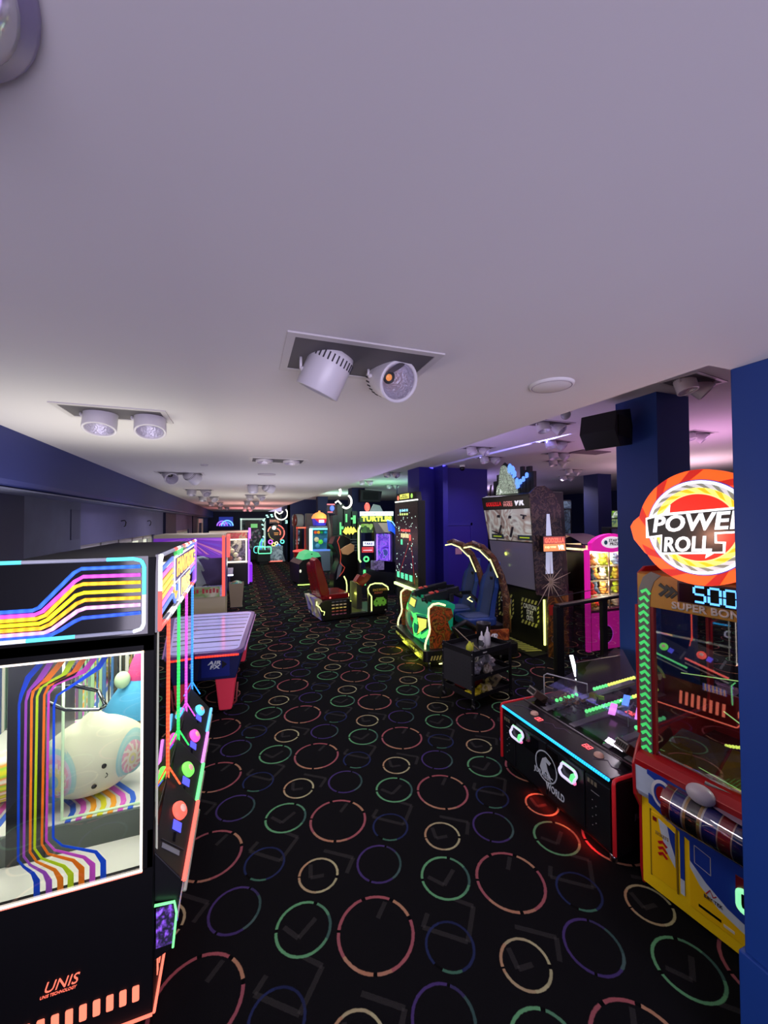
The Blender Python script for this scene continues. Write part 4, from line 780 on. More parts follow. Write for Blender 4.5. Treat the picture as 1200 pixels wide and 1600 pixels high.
# right side emblem (faces the viewer side)
q = B(); q2 = B()
for k in range(24):
    a, c = math.tau*k/24, math.tau*(k+1)/24; q.prism([(.40+.12*math.cos(a), .40+.12*math.sin(a)), (.40+.12*math.cos(c), .40+.12*math.sin(c)), (.40+.108*math.cos(c), .40+.108*math.sin(c)), (.40+.108*math.cos(a), .40+.108*math.sin(a))], 'x', CW, CW+.003)
q.prism([(.33, .38), (.36, .46), (.42, .49), (.48, .46), (.44, .43), (.42, .36), (.45, .32), (.40, .33), (.36, .31)], 'x', CW, CW+.003); q.build('side_emblem', M('emblem_faint', '5c6068', .5), cp); text('side_lettering', 'JURASSIC WORLD', M('emblem_faint', '5c6068', .5), cp, (CW+.001, .40, .30), .42, .05, 'right', bold=.02)
# console details
for x in (.36, .93):
    bt = B().lathe([(0, .022), (.024, .02), (.033, .012), (.036, 0)], (x-.07 if x < .5 else x+.06, .15, CH+.003), 24).build('round_button', M('button_pale', 'b89080', .3, e=.1), tp)
    seg7('digit', '88', x, CH+.006, .022, .04, NEON('ff3040', 1.3), tp, .10, .4, .25) if False else None
def seg_flat(s, x, y, w, h, mat, parent, z):
    T = {'0': 'abcdef', '1': 'bc', '2': 'abged', '3': 'abgcd', '5': 'afgcd', '8': 'abcdefg'}
    g = B()
    for k, ch in enumerate(s):
        x0 = x+k*w*1.5; x1 = x0+w; ym = y+h/2; y1 = y+h; e = w*.1; sg = {'a': ((x0, y1), (x1, y1)), 'b': ((x1, y1), (x1, ym)), 'c': ((x1, ym), (x1, y)), 'd': ((x0, y), (x1, y)), 'e': ((x0, ym), (x0, y)), 'f': ((x0, y1), (x0, ym)), 'g': ((x0, ym), (x1, ym))}
        for c in T[ch]: (a, b_), (c_, d_) = sg[c]; g.ribbon([(a, b_), (c_, d_)], w*.22, 'z', z, z+.002)
    return g.build('digits', mat, parent)
seg_flat('00', .36, .09, .022, .05, NEON('ff3040', 1.3), tp, CH+.005); seg_flat('88', .84, .14, .025, .05, NEON('ff3040', 1.3), tp, CH+.005)
q = B()
for pts in ([(.45, .12), (.50, .17), (.56, .14), (.6, .2), (.68, .19)], [(1.0, .08), (1.06, .16), (1.12, .12), (1.18, .14)], [(.08, .08), (.12, .15), (.2, .17), (.28, .2)]): q.ribbon(pts, .004, 'z', CH+.004, CH+.006)
q.build('line_print', M('faint_violet_line', '4c3c5c', .4), tp)
# playfield bed with side rails, tilted up to the back
bed = B(); bed.prism([(.25, CH-.01), (.25, CH), (1.2, CH+.06), (1.2, CH-.01)], 'x', .02, CW-.02); bd = bed.build('playfield_bed', M('bed_print', '1a1418', .2, noise=.7, nscale=8), cp)
zz = lambda y: CH+.001+(y-.25)/.95*.06
q = B(); q.tube([(.02, .255, CH+.012), (CW-.02, .255, CH+.012)], .006, 6); q.build('front_wire', M('wire_dull', '8c8488', .3, .8), cp)
# rails running back: pale ramps and green arrow rows
for x in (.20, .52, .86, 1.05):
    q = B(); q.prism([(.30, zz(.3)), (1.45, zz(1.45)), (1.45, zz(1.45)+.03), (.30, zz(.3)+.006)], 'x', x+.03, x+.09); q.build('pale_ramp', M('ramp_grey', '8c8890', .3), cp)
def tris(x, y0, y1, n, lit):
    q = B()
    for k in range(n):
        y = y0+(y1-y0)*k/n; z = zz(y)+.003; q.prism([(x-.02, y), (x+.02, y), (x, y+.035)], 'z', z, z+.003)
    return q.build('arrow_row', M('arrow_green_lit', '60f080', .4, e=.7) if lit else M('arrow_grey', '585460', .5), cp)
tris(.90, .32, .80, 7, True); tris(1.10, .32, .80, 7, True); tris(.22, .3, .8, 8, False); tris(.42, .3, .8, 8, False); tris(.30, .35, .8, 7, False)
def bulbs(x, y0, y1, n, cols, nm):
    for k in range(n):
        y = y0+(y1-y0)*k/(n-1); c = cols[0] if k < n*cols[2] else cols[1]
        o = B().ell((x, y, zz(y)+.016), (.017, .017, .017), 12, 8); o.build('bulb', NEON(c, 1.1), cp)
bulbs(.20, .50, .75, 6, ('30e068', 'd8e83c', 1.1), ''); bulbs(.48, .58, 1.5, 24, ('28d860', 'd8e83c', .6), ''); bulbs(.19, 1.0, 1.6, 16, ('40e070', 'e0e840', .3), ''); bulbs(.86, .72, 1.05, 9, ('30e878', '30e878', 1), '')
# coloured flippers with read-outs
for x, y, c, a in ((.62, .74, 'e070e8', 32), (.78, .86, 'e070e8', 32), (.56, .98, '2870e8', 32)):
    q = B(); q.obox((x, y, zz(y)+.06), (.055, .17, .012), (10, 0, a)); q.build('lit_flap', NEON(c, 1.0), cp, .003)
for s, x, y in (('02', .66, .84), ('12', .62, 1.05)): seg_flat(s, x, y, .03, .05, NEON('ff2838', 1.3), bd, zz(y)+.03)
q = B(); q.box(.58, .80, .72, .98, CH, zz(.85)+.025); q.box(.52, .76, 1.0, 1.2, CH, zz(1.1)+.03); q.build('readout_block', M('readout_dark', '16161c', .3), cp, .004)
# wire guards, scattered tokens, small yellow machine toy
q = B(); q.tube([(.12, .42, zz(.42)), (.12, .42, .86), (.14, .44, .88), (.36, .72, .82), (.36, .72, zz(.7))], .006, 6); q.build('wire_guard', M('wire_white', 'a8a8b0', .5), cp)
q = B(); q.tube([(.80, .70, zz(.7)), (.80, .70, zz(.7)+.1), (.78, .72, zz(.7)+.12), (.70, .9, zz(.7)+.13)], .005, 6); q.build('wire_guard', M('wire_white', 'a8a8b0', .5), cp)
random.seed(3)
for k in range(60):
    x, y = random.uniform(.13, .34), random.uniform(.50, .74); o = B(); A = Euler((random.uniform(-.5, .5), random.uniform(-.5, .5), 0)).to_matrix()
    o.lathe([(0, .002), (.016, .002), (.017, 0), (.016, -.002), (0, -.002)], (0, 0, 0), 12, A)
    ob = o.build('token', M(('token_copper', 'token_tan')[k % 2], ('a06a50', 'b09478')[k % 2], .35, .6), None); ob.location = cp.matrix_world.to_translation() if False else (2.43+y, 3.30-x, zz(y)+.008+random.random()*.02)
    tag(ob, 'copper token in the heap under the wire guard of the coin pusher', 'token', 'tokens heaped in the coin pusher')
t = thing('toy_digger', 'small yellow and black toy vehicle on the coin pusher bed', 'toy', (3.17, 2.90, zz(.74)+.04), 25)
q = B(); q.box(-.05, .05, -.03, .03, .0, .03); q.box(-.02, .04, -.025, .025, .03, .07); q.build('body', M('toy_yellow', 'c8b020', .4), t, .004)
q = B(); q.obox((.02, -.05, .05), (.02, .08, .015), (30, 0, 30)); q.obox((.06, -.06, .03), (.02, .05, .03), (0, 0, 20)); q.build('arm', M('toy_lime', '98c030', .4), t)
for x in (-.035, .03):
    q = B(); q.cyl((x, -.038, .0), (x, .038, .0), .022); q.build('wheel', BLK, t)
# finned boxes (coin launchers)
for x, y, lb in ((.10, .36, ''), (1.10, .33, '')):
    A = Matrix.Translation((x, y, CH+.07)) @ Euler((math.radians(-35), 0, math.radians(-10))).to_matrix().to_4x4()
    q = B(); q.T = A; q.box(-.06, .06, -.08, .09, -.035, .035); gn = q.build('coin_launcher', M('launcher_brown', '4c3830', .4, .3), cp, .006)
    q = B(); q.T = A
    for k in range(5): q.box(-.045+.02*k, -.033+.02*k, -.084, .0, -.02, .037)
    q.build('fin', M('launcher_dark', '0c0c0e', .5), gn); q = B(); q.T = A; q.box(-.055, .055, -.088, -.08, -.032, -.02); q.box(-.055, .055, -.088, -.08, .02, .03); q.build('edge', M('launcher_pale', '8c8880', .6), gn)
# glowing white tube and rear playfield box
b = B(); b.box(0, .02, .95, CD, CH, CH+.28); b.box(CW-.02, CW, .95, CD, CH, CH+.28); b.box(0, CW, CD-.02, CD, CH, CH+.32); b.build('rear_box', PB, cp, .004)
gx = B(); gx.T = Matrix.Translation((-.07, 1.0, .80)) @ Euler((math.radians(0), math.radians(-18), 0)).to_matrix().to_4x4(); gx.box(-.02, .02, -.01, .01, -.10, .12); gx.build('white_light_bar', NEON('f4fbff', 2.2), cp, .004)
l = pt('bar_lamp', (.06, .85, .86), 'e8f4ff', .7, .004); l2 = pt('bed_fill', (.5, .9, .95), 'f0ecff', 1.6, .004); l2.parent = cp; l.parent = cp  # the bed light is unseen, added to brighten the tokens
b = B(); b.poly([(.03, .32, CH+.03), (CW-.03, .32, CH+.03), (CW-.03, 1.5, CH+.38), (.03, 1.5, CH+.38)]); b.build('playfield_glass', GLASS('pusher_glass', 'fafaff', .045), cp, fix=False)
# little arched sign at the back
q = B(); q.prism([(.33, .78), (.47, .74), (.49, .84), (.44, .90), (.38, .93), (.33, .92)], 'y', CD-.06, CD-.05); sgn = q.build('arched_sign', ART('small_sign_print', ['2c6858', '9c2820', 'd8d0b0', '182018', 'b84030'], 14, .25), cp)
q = B(); ringband(q, .38, .78, .13, .155, 'y', CD-.065, CD-.055, 15, 105, 12); q.build('sign_arc', NEON('90a830', .5), sgn)
# red under-glow
l = area('pusher_underglow', (.75, -.02, .05), (-10, 0, 0), .7, .03, 'ff3018', 1.6); l.parent = cp
# ---------------- twin-seat motion ride with green nose ----------------
vb = thing('motion_ride', 'twin-seat motion ride with glowing green nose and yellow light piping, two blue seats', 'arcade machine', (2.964, 7.468, 0), -95.65)
VW, VD = 1.70, 1.72
b = B(); b.prism(rrect(0, VW, 0, VD, .06, 3), 'z', .12, .30); b.build('platform', M('platform_black', '101010', .4, noise=.3), vb, .01)
b = B(); b.box(.1, VW-.1, .1, VD-.1, .03, .12); b.build('under_frame', DKM, vb)
for x, y in ((.12, .12), (VW-.1, .12), (VW-.1, VD-.3)): B().cyl((x, y, 0), (x, y, .12), .02).build('foot', STEEL, vb)
h = B()
for k in range(7): h.prism([(.10+.05*k, .15), (.125+.05*k, .15), (.15+.05*k, .22), (.125+.05*k, .22)], 'x', VW, VW+.003)
h.build('hazard_stripes', M('hazard_gold', 'a89850', .5, e=.08), vb); text('platform_lettering', 'STAY OUT', M('lettering_dim', '8c8c90', .5), vb, (VW+.001, .62, .19), .3, .06, 'right', bold=.02)
text('platform_lettering', 'KEEP CLEAR - DO NOT STAND', M('lettering_yel', 'c8d060', .5, e=.3), vb, (.85, -.001, .20), 1.5, .045, 'front', bold=.02)
t = B(); t.tube([(VW+.01, .25, .09), (VW+.01, .62, .09)], .011, 8); t.tube([(VW+.01, .66, .09), (VW+.01, 1.2, .09)], .011, 8); t.build('underglow_tube', NEON('f8f888', 1.8), vb)
for a in ((.5, -.03, .08), (1.2, -.03, .08), (VW+.03, .5, .08)): l = pt('ride_underglow', a, 'e8f040', 2.2, .05); l.parent = vb
# green nose
GN = M('nose_teal', '149068', .3, e=.3); GN2 = NEON('28f050', .85)
n = B(); N = 8
def nose(u, v):   # u across, v from bottom to top
    x = .10+1.42*u; z = .30+.68*v; y = .12+.10*(2*u-1)**2+.14*v*v-.05*math.sin(math.pi*v); return (x, y, z)
n.grid(nose, 10, 8); n.add([(.10, .55, .30), (.10, .55, .98), (1.52, .55, .30), (1.52, .55, .98)], [(0, 1, 3, 2)])
n.prism([(.2, .30), (.55, .30), (.60, .95), (.34, .98), (.30, .9)], 'x', .10, .13); n.prism([(.2, .30), (.55, .30), (.60, .95), (.34, .98), (.30, .9)], 'x', 1.49, 1.52)
n.prism([(.34, .95), (.62, .90), (.62, .98), (.34, 1.0)], 'x', .10, 1.52)
n.build('nose_shell', GN, vb)
def patch(nm, uv, m, o=.012):
    q = B(); fr = [Vector(nose(u, v))+Vector((0, -o, 0)) for u, v in uv]; bk_ = [Vector(nose(u, v)) for u, v in uv]; k = len(uv)
    q.add(fr+bk_, [tuple(range(k))]+[(i, (i+1) % k, k+(i+1) % k, k+i) for i in range(k)]); return q.build(nm, m, vb)
patch('glow_panel', [(.06, .70), (.12, .62), (.5, .60), (.60, .66), (.95, .72), (.95, .60), (.72, .50), (.80, .34), (.72, .06), (.55, .02), (.54, .30), (.58, .50), (.12, .55)], GN2)
patch('glow_panel', [(.62, .12), (.80, .20), (.96, .42), (.96, .26), (.80, .10)], GN2)
patch('red_print_panel', [(.10, .56), (.52, .50), (.52, .06), (.30, .08), (.16, .16)], M('print_red', '7c1814', .4, noise=.4, nscale=30, e=.18), .016)  # faint glow added to lighten the red print
patch('rock_print', [(.14, .24), (.50, .16), (.50, .06), (.30, .08), (.16, .14)], M('print_grey', '8c7468', .5, noise=.5, nscale=40), .018)
patch('panel_edge', [(.12, .90), (.44, .93), (.50, .74), (.20, .72)], BLK, .014); patch('yellow_panel', [(.15, .885), (.42, .91), (.47, .755), (.21, .74)], NEON('d8e040', .75), .020)
patch('panel_edge', [(.64, .60), (.90, .66), (.93, .42), (.66, .10), (.72, .36)], BLK, .014); patch('yellow_panel', [(.68, .57), (.88, .62), (.905, .43), (.70, .17), (.755, .37)], NEON('d8e040', .75), .020)
NT = NEON('f4f488', 1.7)
for x, nm in ((1.58, ''), (.03, '')):
    t = B(); t.tube([(x, .42, .99), (x, .30, 1.03), (x, .20, 1.02), (x, .13, .96), (x, .12, .86), (x, .13, .74), (x, .145, .62), (x, .13, .54), (x, .08, .44), (x, .06, .36), (x, .06, .28)], .016, 8); t.build('light_piping', NT, vb)
    s = B(); s.prism([(.15, .30), (.14, .60), (.14, .95), (.22, .99), (.40, .96), (.52, .93), (.56, .80), (.46, .72), (.5, .6), (.6, .45), (.6, .30)], 'x', x-.03, x+.01); s.build('side_print', ART('ride_print', ['7a2010', '8c6820', '301808', 'a04818', '3c2c10', '7c6828'], 9, .12, 'noise', dist=3), vb)
b = B(); b.tube([(1.60, .70, .36), (1.62, .55, .62), (1.62, .75, .70), (1.6, 1.0, .55)], .05, 8); b.prism([(.45, .30), (.95, .30), (1.0, .52), (.62, .62), (.5, .5)], 'x', 1.5, 1.62); b.build('foot_guard', M('guard_black', '161616', .4), vb, .01)
q = B(); ringband(q, 0, 0, .028, .033, 'x', 0, .003); q.T = None
rg = B(); rg.T = Matrix.Translation((1.625, .50, .40)); ringband(rg, 0, 0, .026, .032, 'x', 0, .003, n=20); rg.build('power_mark', M('lettering_dim', '8c8c90', .5), vb); text('mark_vr', 'VR', M('lettering_dim', '8c8c90', .5), vb, (1.625, .40, .40), .06, .03, 'right', bold=.04)
# guns on the dash
for x in (.55, 1.10):
    g = B(); g.obox((x, .45, 1.05), (.12, .42, .14), (12, 0, 0)); g.obox((x, .66, 1.12), (.09, .45, .11), (10, 0, 0)); g.obox((x-.05, .6, 1.02), (.16, .2, .10)); g.cyl((x, .30, 1.02), (x, .18, 1.0), .045, .03); g.cyl((x, .78, 1.10), (x, .95, 1.02), .04); g.obox((x+.06, .72, 1.02), (.03, .08, .14)); g.obox((x-.02, .40, .98), (.1, .1, .12)); gg = g.build('mounted_gun', M('gun_dark', '15161c', .35, noise=.3), vb, .006)
    r = B(); r.obox((x, .36, 1.12), (.10, .07, .02), (12, 0, 0)); r.obox((x, .46, 1.135), (.10, .05, .02), (12, 0, 0)); r.build('red_band', M('gun_red', 'c84038', .4, e=.1), gg)
    s = B(); s.box(x-.28, x+.28, .33, .5, .96, 1.0)
# seats
SB = M('seat_blue', '1c3f84', .5, noise=.1); SF = M('seat_facing', '3c4c74', .8, noise=.1, nscale=60)
for x, nm in ((.48, 'far'), (1.22, 'near')):
    s = B(); s.prism(rrect(x-.28, x+.28, .85, 1.45, .1, 4), 'z', .56, .70); st = s.build('seat', SB, vb, .03, 3)
    s = B(); s.prism(rrect(x-.19, x+.19, .90, 1.40, .08, 4), 'z', .695, .712); s.build('seat_facing', SF, st, .008)
    # backrest: shell following a leaning spine, with winged sides
    def back(u, v, o=0):
        z = .66+.98*v; yb = 1.36+.20*v+o; w = .27-.03*math.sin(math.pi*v*1.6) if v < .62 else .24-.12*((v-.62)/.38)**1.5
        xx = (u*2-1); return (x+xx*w, yb-.085*xx*xx*(1 if v < .75 else .5), z)
    s = B(); s.grid(lambda u, v: back(u, v), 10, 14); s.grid(lambda u, v: back(u, v, .10-.03*v), 10, 14)
    for e in (0, 1):
        for j in range(14): s.add([back(e, j/14), back(e, (j+1)/14), back(e, (j+1)/14, .10-.03*(j+1)/14), back(e, j/14, .10-.03*j/14)], [(0, 1, 2, 3)])
    for i in range(10): s.add([back(i/10, 1), back((i+1)/10, 1), back((i+1)/10, 1, .07), back(i/10, 1, .07)], [(0, 1, 2, 3)])
    bk_ = s.build('backrest', SB, vb)
    s = B(); s.grid(lambda u, v: tuple(Vector(back(.18+.64*u, .03+.94*v, -.012))), 6, 12); s.build('back_facing', SF, bk_)
    for uu in (.30, .70):
        c = Vector(back(uu, .86, -.018)); q = B(); q.ell(c, (.030, .010, .052)); q.build('harness_hole', M('hole_black', '0a0c12', .6), bk_)
    c = Vector(back(.5, .70, -.016)); q = B(); q.obox(c, (.085, .02, .06), (12, 0, 0)); q.build('harness_slot', M('hole_black', '0a0c12', .6), bk_, .004)
    s = B(); s.box(x-.26, x+.26, .95, 1.6, .30, .56); s.build('seat_box', M('seat_box_dark', '141414', .4), vb, .01)
    # overhead arch with light strip
    P = [(x+.30, 1.60, .45), (x+.30, 1.60, 1.0), (x+.30, 1.50, 1.42), (x+.28, 1.36, 1.74), (x+.25, 1.17, 1.93), (x+.22, 1.0, 2.0), (x+.20, .88, 1.98)]
    if nm == 'far': P = [(a-.06, b_, c) for a, b_, c in P]
    s = B(); s.tube(P, [.07, .07, .06, .055, .055, .045, .02], 10); ar = s.build('overhead_arch', ART('arch_print', ['38181a', '6c4028', '241018', '8c6848', '301c20'], 14, .05, 'noise', dist=2), vb)
    s = B(); s.tube([(a-.02, b_-.055, c-.02) for a, b_, c in P[2:4]], .013, 6); s.tube([(a-.02, b_-.06, c-.045) for a, b_, c in P[3:5]], .010, 6); s.tube([(a-.02, b_-.03, c-.06) for a, b_, c in P[4:7]], .012, 6); s.build('light_strip', NT, ar)
    s = B(); s.obox((x-.32, 1.12, 1.05), (.05, .2, .06)); s.tube([(x-.32, 1.2, 1.02), (x-.32, 1.35, .9), (x-.30, 1.45, .7)], .03, 8); s.build('armrest', M('gun_dark', '15161c', .35), vb)
q = B(); q.obox((1.62, 1.25, .44), (.06, .62, .18), (0, 0, 0)); sp = q.build('seat_side_print', ART('ride_print2', ['9c2c10', 'b06030', '4c1810', 'a84820'], 10, .12, 'noise', dist=3), vb); text('side_lettering', 'VR', M('lettering_white', 'c8c8cc', .4, e=.1), sp, (1.655, 1.25, .42), .22, .12, 'right', bold=.05, shear=.1)
q = B(); q.tube([(.86, 1.28, .86), (.86, 1.18, .92), (.86, 1.28, .98)], .012, 6); q.build('light_chevron', NT, vb)
# ---------------- tall spectator screen cabinet ----------------
vc = thing('screen_cabinet', 'tall leaning cabinet with grey screen, lit side sign and glowing topper', 'arcade machine', (4.76, 7.05, 0), -90)
SW = 1.45
def lean(z): return .33*(2.83-z)/1.75
b = B(); b.prism([(lean(1.08), 1.08), (0, 2.86), (.12, 2.9), (.75, 2.9), (.85, 1.08)], 'x', 0, SW); b.box(0, SW, .36, .95, .0, 1.1); b.build('cabinet', M('vr_black', '0c0c0e', .4, noise=.3), vc, .006)
def scr(nm, x0, x1, z0, z1, m, o): q = B(); q.add([(x0, lean(z0)-o, z0), (x1, lean(z0)-o, z0), (x1, lean(z1)-o, z1), (x0, lean(z1)-o, z1), (x0, lean(z0)-o+.01, z0), (x1, lean(z0)-o+.01, z0), (x1, lean(z1)-o+.01, z1), (x0, lean(z1)-o+.01, z1)], [(0, 1, 2, 3), (0, 4, 5, 1), (3, 2, 6, 7), (0, 3, 7, 4), (1, 5, 6, 2)]); return q.build(nm, m, vc)
scr('header_panel', .02, SW-.02, 2.62, 2.83, M('header_dark', '1c0c0c', .3), .008)
upn = (0, -.18, .98)
text('title_word', 'GODZILLA', M('title_red', 'd02020', .4, e=.5), vc, (.40, -.0+lean(2.72)-.012, 2.72), .50, .10, bold=.05)
text('title_word', 'KAIJU\nWARS', M('title_pink', 'd88c84', .4, e=.45), vc, (.84, lean(2.72)-.012, 2.72), .28, .13, bold=.04)
text('title_word', 'VR', M('title_white', 'e8e8ec', .4, e=.6), vc, (1.16, lean(2.72)-.012, 2.72), .28, .12, bold=.06, shear=.1)
sp = scr('picture_panel', .04, SW-.03, 2.0, 2.60, ART('sky_print', ['b8b4a8', 'd0d4cc', '9c8478', 'c8ccc4', '705048', 'b0aca4', '8c5040'], 2.6, .3, 'noise', dist=2.5), .010)
def on(z, o=.014): return lean(z)-o
q = B()
for x, z, w, h in ((.52, 2.28, .05, .34), (.50, 2.48, .09, .07), (.86, 2.25, .06, .36), (.84, 2.46, .08, .07), (1.22, 2.48, .16, .025), (1.22, 2.45, .05, .08), (.34, 2.15, .3, .03)): q.obox((x, on(z), z), (w, .006, h), (-10, (x*40) % 14, 0))
q.build('picture_figures', M('figure_dark', '2a2830', .5), sp)
q = B()
for x in (.36, 1.16): q.box(x-.19, x+.19, on(2.08)-.004, on(2.04)+.01, 2.03, 2.12)
q.build('caption_plates', M('caption_teal', '30454c', .4), sp); q = B()
for x in (.36, 1.16): q.box(x-.13, x+.13, on(2.08)-.008, on(2.08), 2.065, 2.085)
q.build('caption_lines', M('caption_lime', 'b0c830', .4, e=.4), sp)
scr('screen', .04, SW-.03, 1.12, 1.98, M('screen_ceiling_sheen', '6c667c', .06, e=.10, ecol='8c84a0'), .010)  # lavender tone and faint glow stand in for the reflected ceiling
for x, s in ((.30, 1), (1.0, 1)):
    q = B(); q.box(x-.24, x+.24, .355, .36, .42, .92); hp = q.build('caution_sign', M('caution_black', '141410', .5), vc)
    q = B()
    for k in range(5):
        for z in (.43, .845): q.prism([(x-.24+.09*k, z), (x-.195+.09*k, z), (x-.155+.09*k, z+.07), (x-.20+.09*k, z+.07)], 'y', .350, .355)
    for k in range(4):
        for sx in (-.24, .20): q.prism([(x+sx, .52+.08*k), (x+sx+.04, .55+.08*k), (x+sx+.04, .59+.08*k), (x+sx, .56+.08*k)], 'y', .350, .355)
    q.build('caution_hatching', M('hazard_khaki', '9c9850', .5, e=.12), hp); text('caution_lettering', 'CAUTION\nSTAY\nOUT!', M('caution_white', 'b8b8b0', .5, e=.15), hp, (x, .352, .67), .34, .30, bold=.02)
q = B(); q.prism([(.02, .0), (.36, 0), (.36, .06), (.02, .03)], 'x', .05, SW); fl = q.build('floor_plate', M('plate_black', '141412', .5), vc); q = B()
for k in range(12): q.prism([(.1+.1*k, .05), (.15+.1*k, .05), (.22+.1*k, .34), (.17+.1*k, .34)], 'z', .062, .066)
q.build('floor_hatching', M('hazard_khaki', '9c9850', .5, e=.12), fl)
q = B(); q.tube([(SW-.06, .34, .18), (SW-.06, .34, .98)], .018, 8); q.build('light_column', NEON('f4f870', 1.9), vc); l = pt('column_glow', (SW-.06, .15, .6), 'e8f060', 2.5, .05); l.parent = vc
# side panel towards the viewer
q = B(); q.prism([(.34, .0), (.34, 1.05), (.10, 1.1), (.02, 2.4), (-.02, 2.86), (.12, 2.98), (.30, 3.0), (.50, 2.9), (.66, 2.62), (.70, 1.9), (.66, 1.5), (.80, 1.1), (.80, 0)], 'x', SW, SW+.03); sd = q.build('side_print_panel', ART('rock_art', ['0c080c', '302430', '0a080c', '5c4840', '1c1626', '0c0a0c'], 11, .10, 'noise', dist=4, rot=(.3, 0, .5)), vc)
q = B(); q.prism([(.34, 0), (.34, 1.05), (.8, 1.05), (.8, 0)], 'x', SW+.03, SW+.035); q.build('lower_print', ART('fire_art', ['5c3410', '1c1008', '8c5818', '3c2008', '140c0c'], 5, .12, 'noise', dist=4), sd)
q = B(); q.prism([(.34, 2.5), (.40, 2.5), (.44, 2.1), (.46, 1.45), (.30, 1.45), (.32, 2.1)], 'x', SW+.03, SW+.036); q.build('pale_beam_print', M('beam_pale', 'c0c4e0', .4, e=.55), sd)
q = B()
for k in range(13):
    a = math.radians(-150+24*k); r = .22+.13*((k*5) % 3); c = (.40, 1.30); q.prism([(c[0]-.012*math.sin(a), c[1]+.012*math.cos(a)), (c[0]+.012*math.sin(a), c[1]-.012*math.cos(a)), (c[0]+r*math.cos(a), c[1]+r*math.sin(a))], 'x', SW+.03, SW+.037)
q.build('burst_print', M('burst_pale', 'a08c80', .5, e=.15), sd)
q = B(); q.box(SW+.031, SW+.036, .36, .56, .72, .9); q.build('red_square_print', M('print_red2', '9c2010', .4, e=.1), sd); q = B(); q.T = Matrix.Translation((SW+.036, .46, .30)); ringband(q, 0, 0, .05, .058, 'x', 0, .003, n=20); q.build('round_mark', M('lettering_dim', '8c8c90', .5), sd)
q = B(); q.T = Matrix.Translation((SW+.10, .40, 1.98)); q.box(-.04, .04, -.25, .25, -.14, .14); ls = q.build('lit_side_sign', M('sign_case', '120c0c', .4), vc, .006)
q = B(); q.T = Matrix.Translation((SW+.145, .40, 1.98)); q.box(-.005, .0, -.235, .235, -.125, .0); q.k = 1; q.box(-.005, .0, -.235, .235, 0, .125); q.build('sign_face', [NEON('ff8a3c', .75), NEON('9c1c10', .7)], ls)
text('sign_word', 'GODZILLA', NEON('ff4a20', 1.2), ls, (SW+.148, .40, 2.04), .43, .085, 'right', bold=.05); text('sign_word', 'KAIJU WARS', NEON('ffe0a0', 1.0), ls, (SW+.148, .31, 1.92), .24, .045, 'right', bold=.04); text('sign_word', 'VR', NEON('fff4e8', 1.2), ls, (SW+.148, .54, 1.915), .14, .08, 'right', bold=.06, shear=.1)
# topper: rocky mound, blue crystals and a black skyline
tp = None
for k, (x, w, h) in enumerate(((.30, .10, .30), (.40, .08, .42), (.50, .12, .25), (1.0, .10, .30), (1.10, .07, .5), (1.17, .09, .42), (1.28, .10, .48), (1.38, .09, .38))): tp = B().box(x-w/2, x+w/2, .12, .18, 2.88, 2.88+h).build('topper_tower', M('topper_black', '0c0e14', .4), vc)
q = B(); q.prism([(.36, 2.88), (.38, 3.05), (.45, 3.13), (.47, 3.30), (.52, 3.46), (.63, 3.52), (.75, 3.45), (.84, 3.33), (.95, 3.24), (1.03, 3.08), (1.08, 2.88)], 'y', .112, .125); q.build('topper_backing', M('topper_black', '0c0e14', .4), vc)
q = B(); q.prism([(.42, 2.9), (.44, 3.05), (.50, 3.10), (.52, 3.28), (.56, 3.42), (.64, 3.46), (.72, 3.40), (.80, 3.28), (.90, 3.20), (.98, 3.06), (1.02, 2.9)], 'y', .06, .11); q.build('topper_mound', ART('mound_print', ['c8d8c0', '30342c', '98a890', '50584c', 'e0ecd8'], 16, .75, 'noise', dist=3), tp)
q = B()
for x, z, s in ((.80, 3.38, .09), (.88, 3.34, .08), (.93, 3.26, .07), (1.0, 3.12, .06), (1.03, 3.04, .06), (1.10, 3.1, .05), (1.18, 3.14, .05), (1.27, 3.2, .05)): q.prism([(x-s*.4, z-s), (x+s*.5, z-s*.7), (x+s*.6, z+s*.4), (x+s*.1, z+s), (x-s*.4, z+s*.5)], 'y', .08, .115)
q.build('topper_crystals', NEON('2a78ff', 1.3), tp)
q = B(); q.tube([(.15, .1, 2.9), (.2, .1, 3.12)], .02); q.box(.1, .28, .5, .55, 2.9, 3.2); q.build('topper_bracket', M('topper_brown', '4c3c40', .5), tp)
# ---------------- service cart ----------------
ct = thing('service_cart', 'black steel service cart on casters with perforated side panel, between ride and coin pusher', 'cart', (2.79, 4.36, 0), 14)
KW, KD, KH = .72, .54, .745
for x in (0, KW):
    for y in (0, KD):
        q = B(); q.box(x-.015, x+.015, y-.015, y+.015, .08, KH); q.build('post', M('cart_black', '17181b', .4), ct, .003)
        q = B(); q.cyl((x-.012, y, .032), (x+.012, y, .032), .032); q.k = 1; q.box(x-.006, x+.006, y-.03, y+.02, .03, .085); q.build('caster', [BLK, STEEL], ct)
for z in (.12, .36, .66):
    q = B(); q.box(0, KW, 0, KD, z, z+.008); q.box(0, KW, -.004, .004, z, z+.07 if z > .5 else z+.05); q.box(0, KW, KD-.004, KD+.004, z, z+.07); q.box(-.004, .004, 0, KD, z, z+.07); q.box(KW-.004, KW+.004, 0, KD, z, z+.07); q.build('tray', M('cart_black', '17181b', .4), ct)
q = B(); q.box(-.012, -.006, .015, KD-.015, .24, .66); sp = q.build('side_panel', M('cart_panel', '2c2d31', .5, noise=.1), ct); q = B()
for i in range(9):
    for j in range(8): q.box(-.0135, -.012, .06+.052*i, .066+.052*i, .28+.045*j, .286+.045*j)
q.build('perforations', BLK, sp); q = B()
for z in (.14, .30, .45, .62, .70):
    for y in (0, KD): q.cyl((-.02, y, z), (-.015, y, z), .006, n=8)
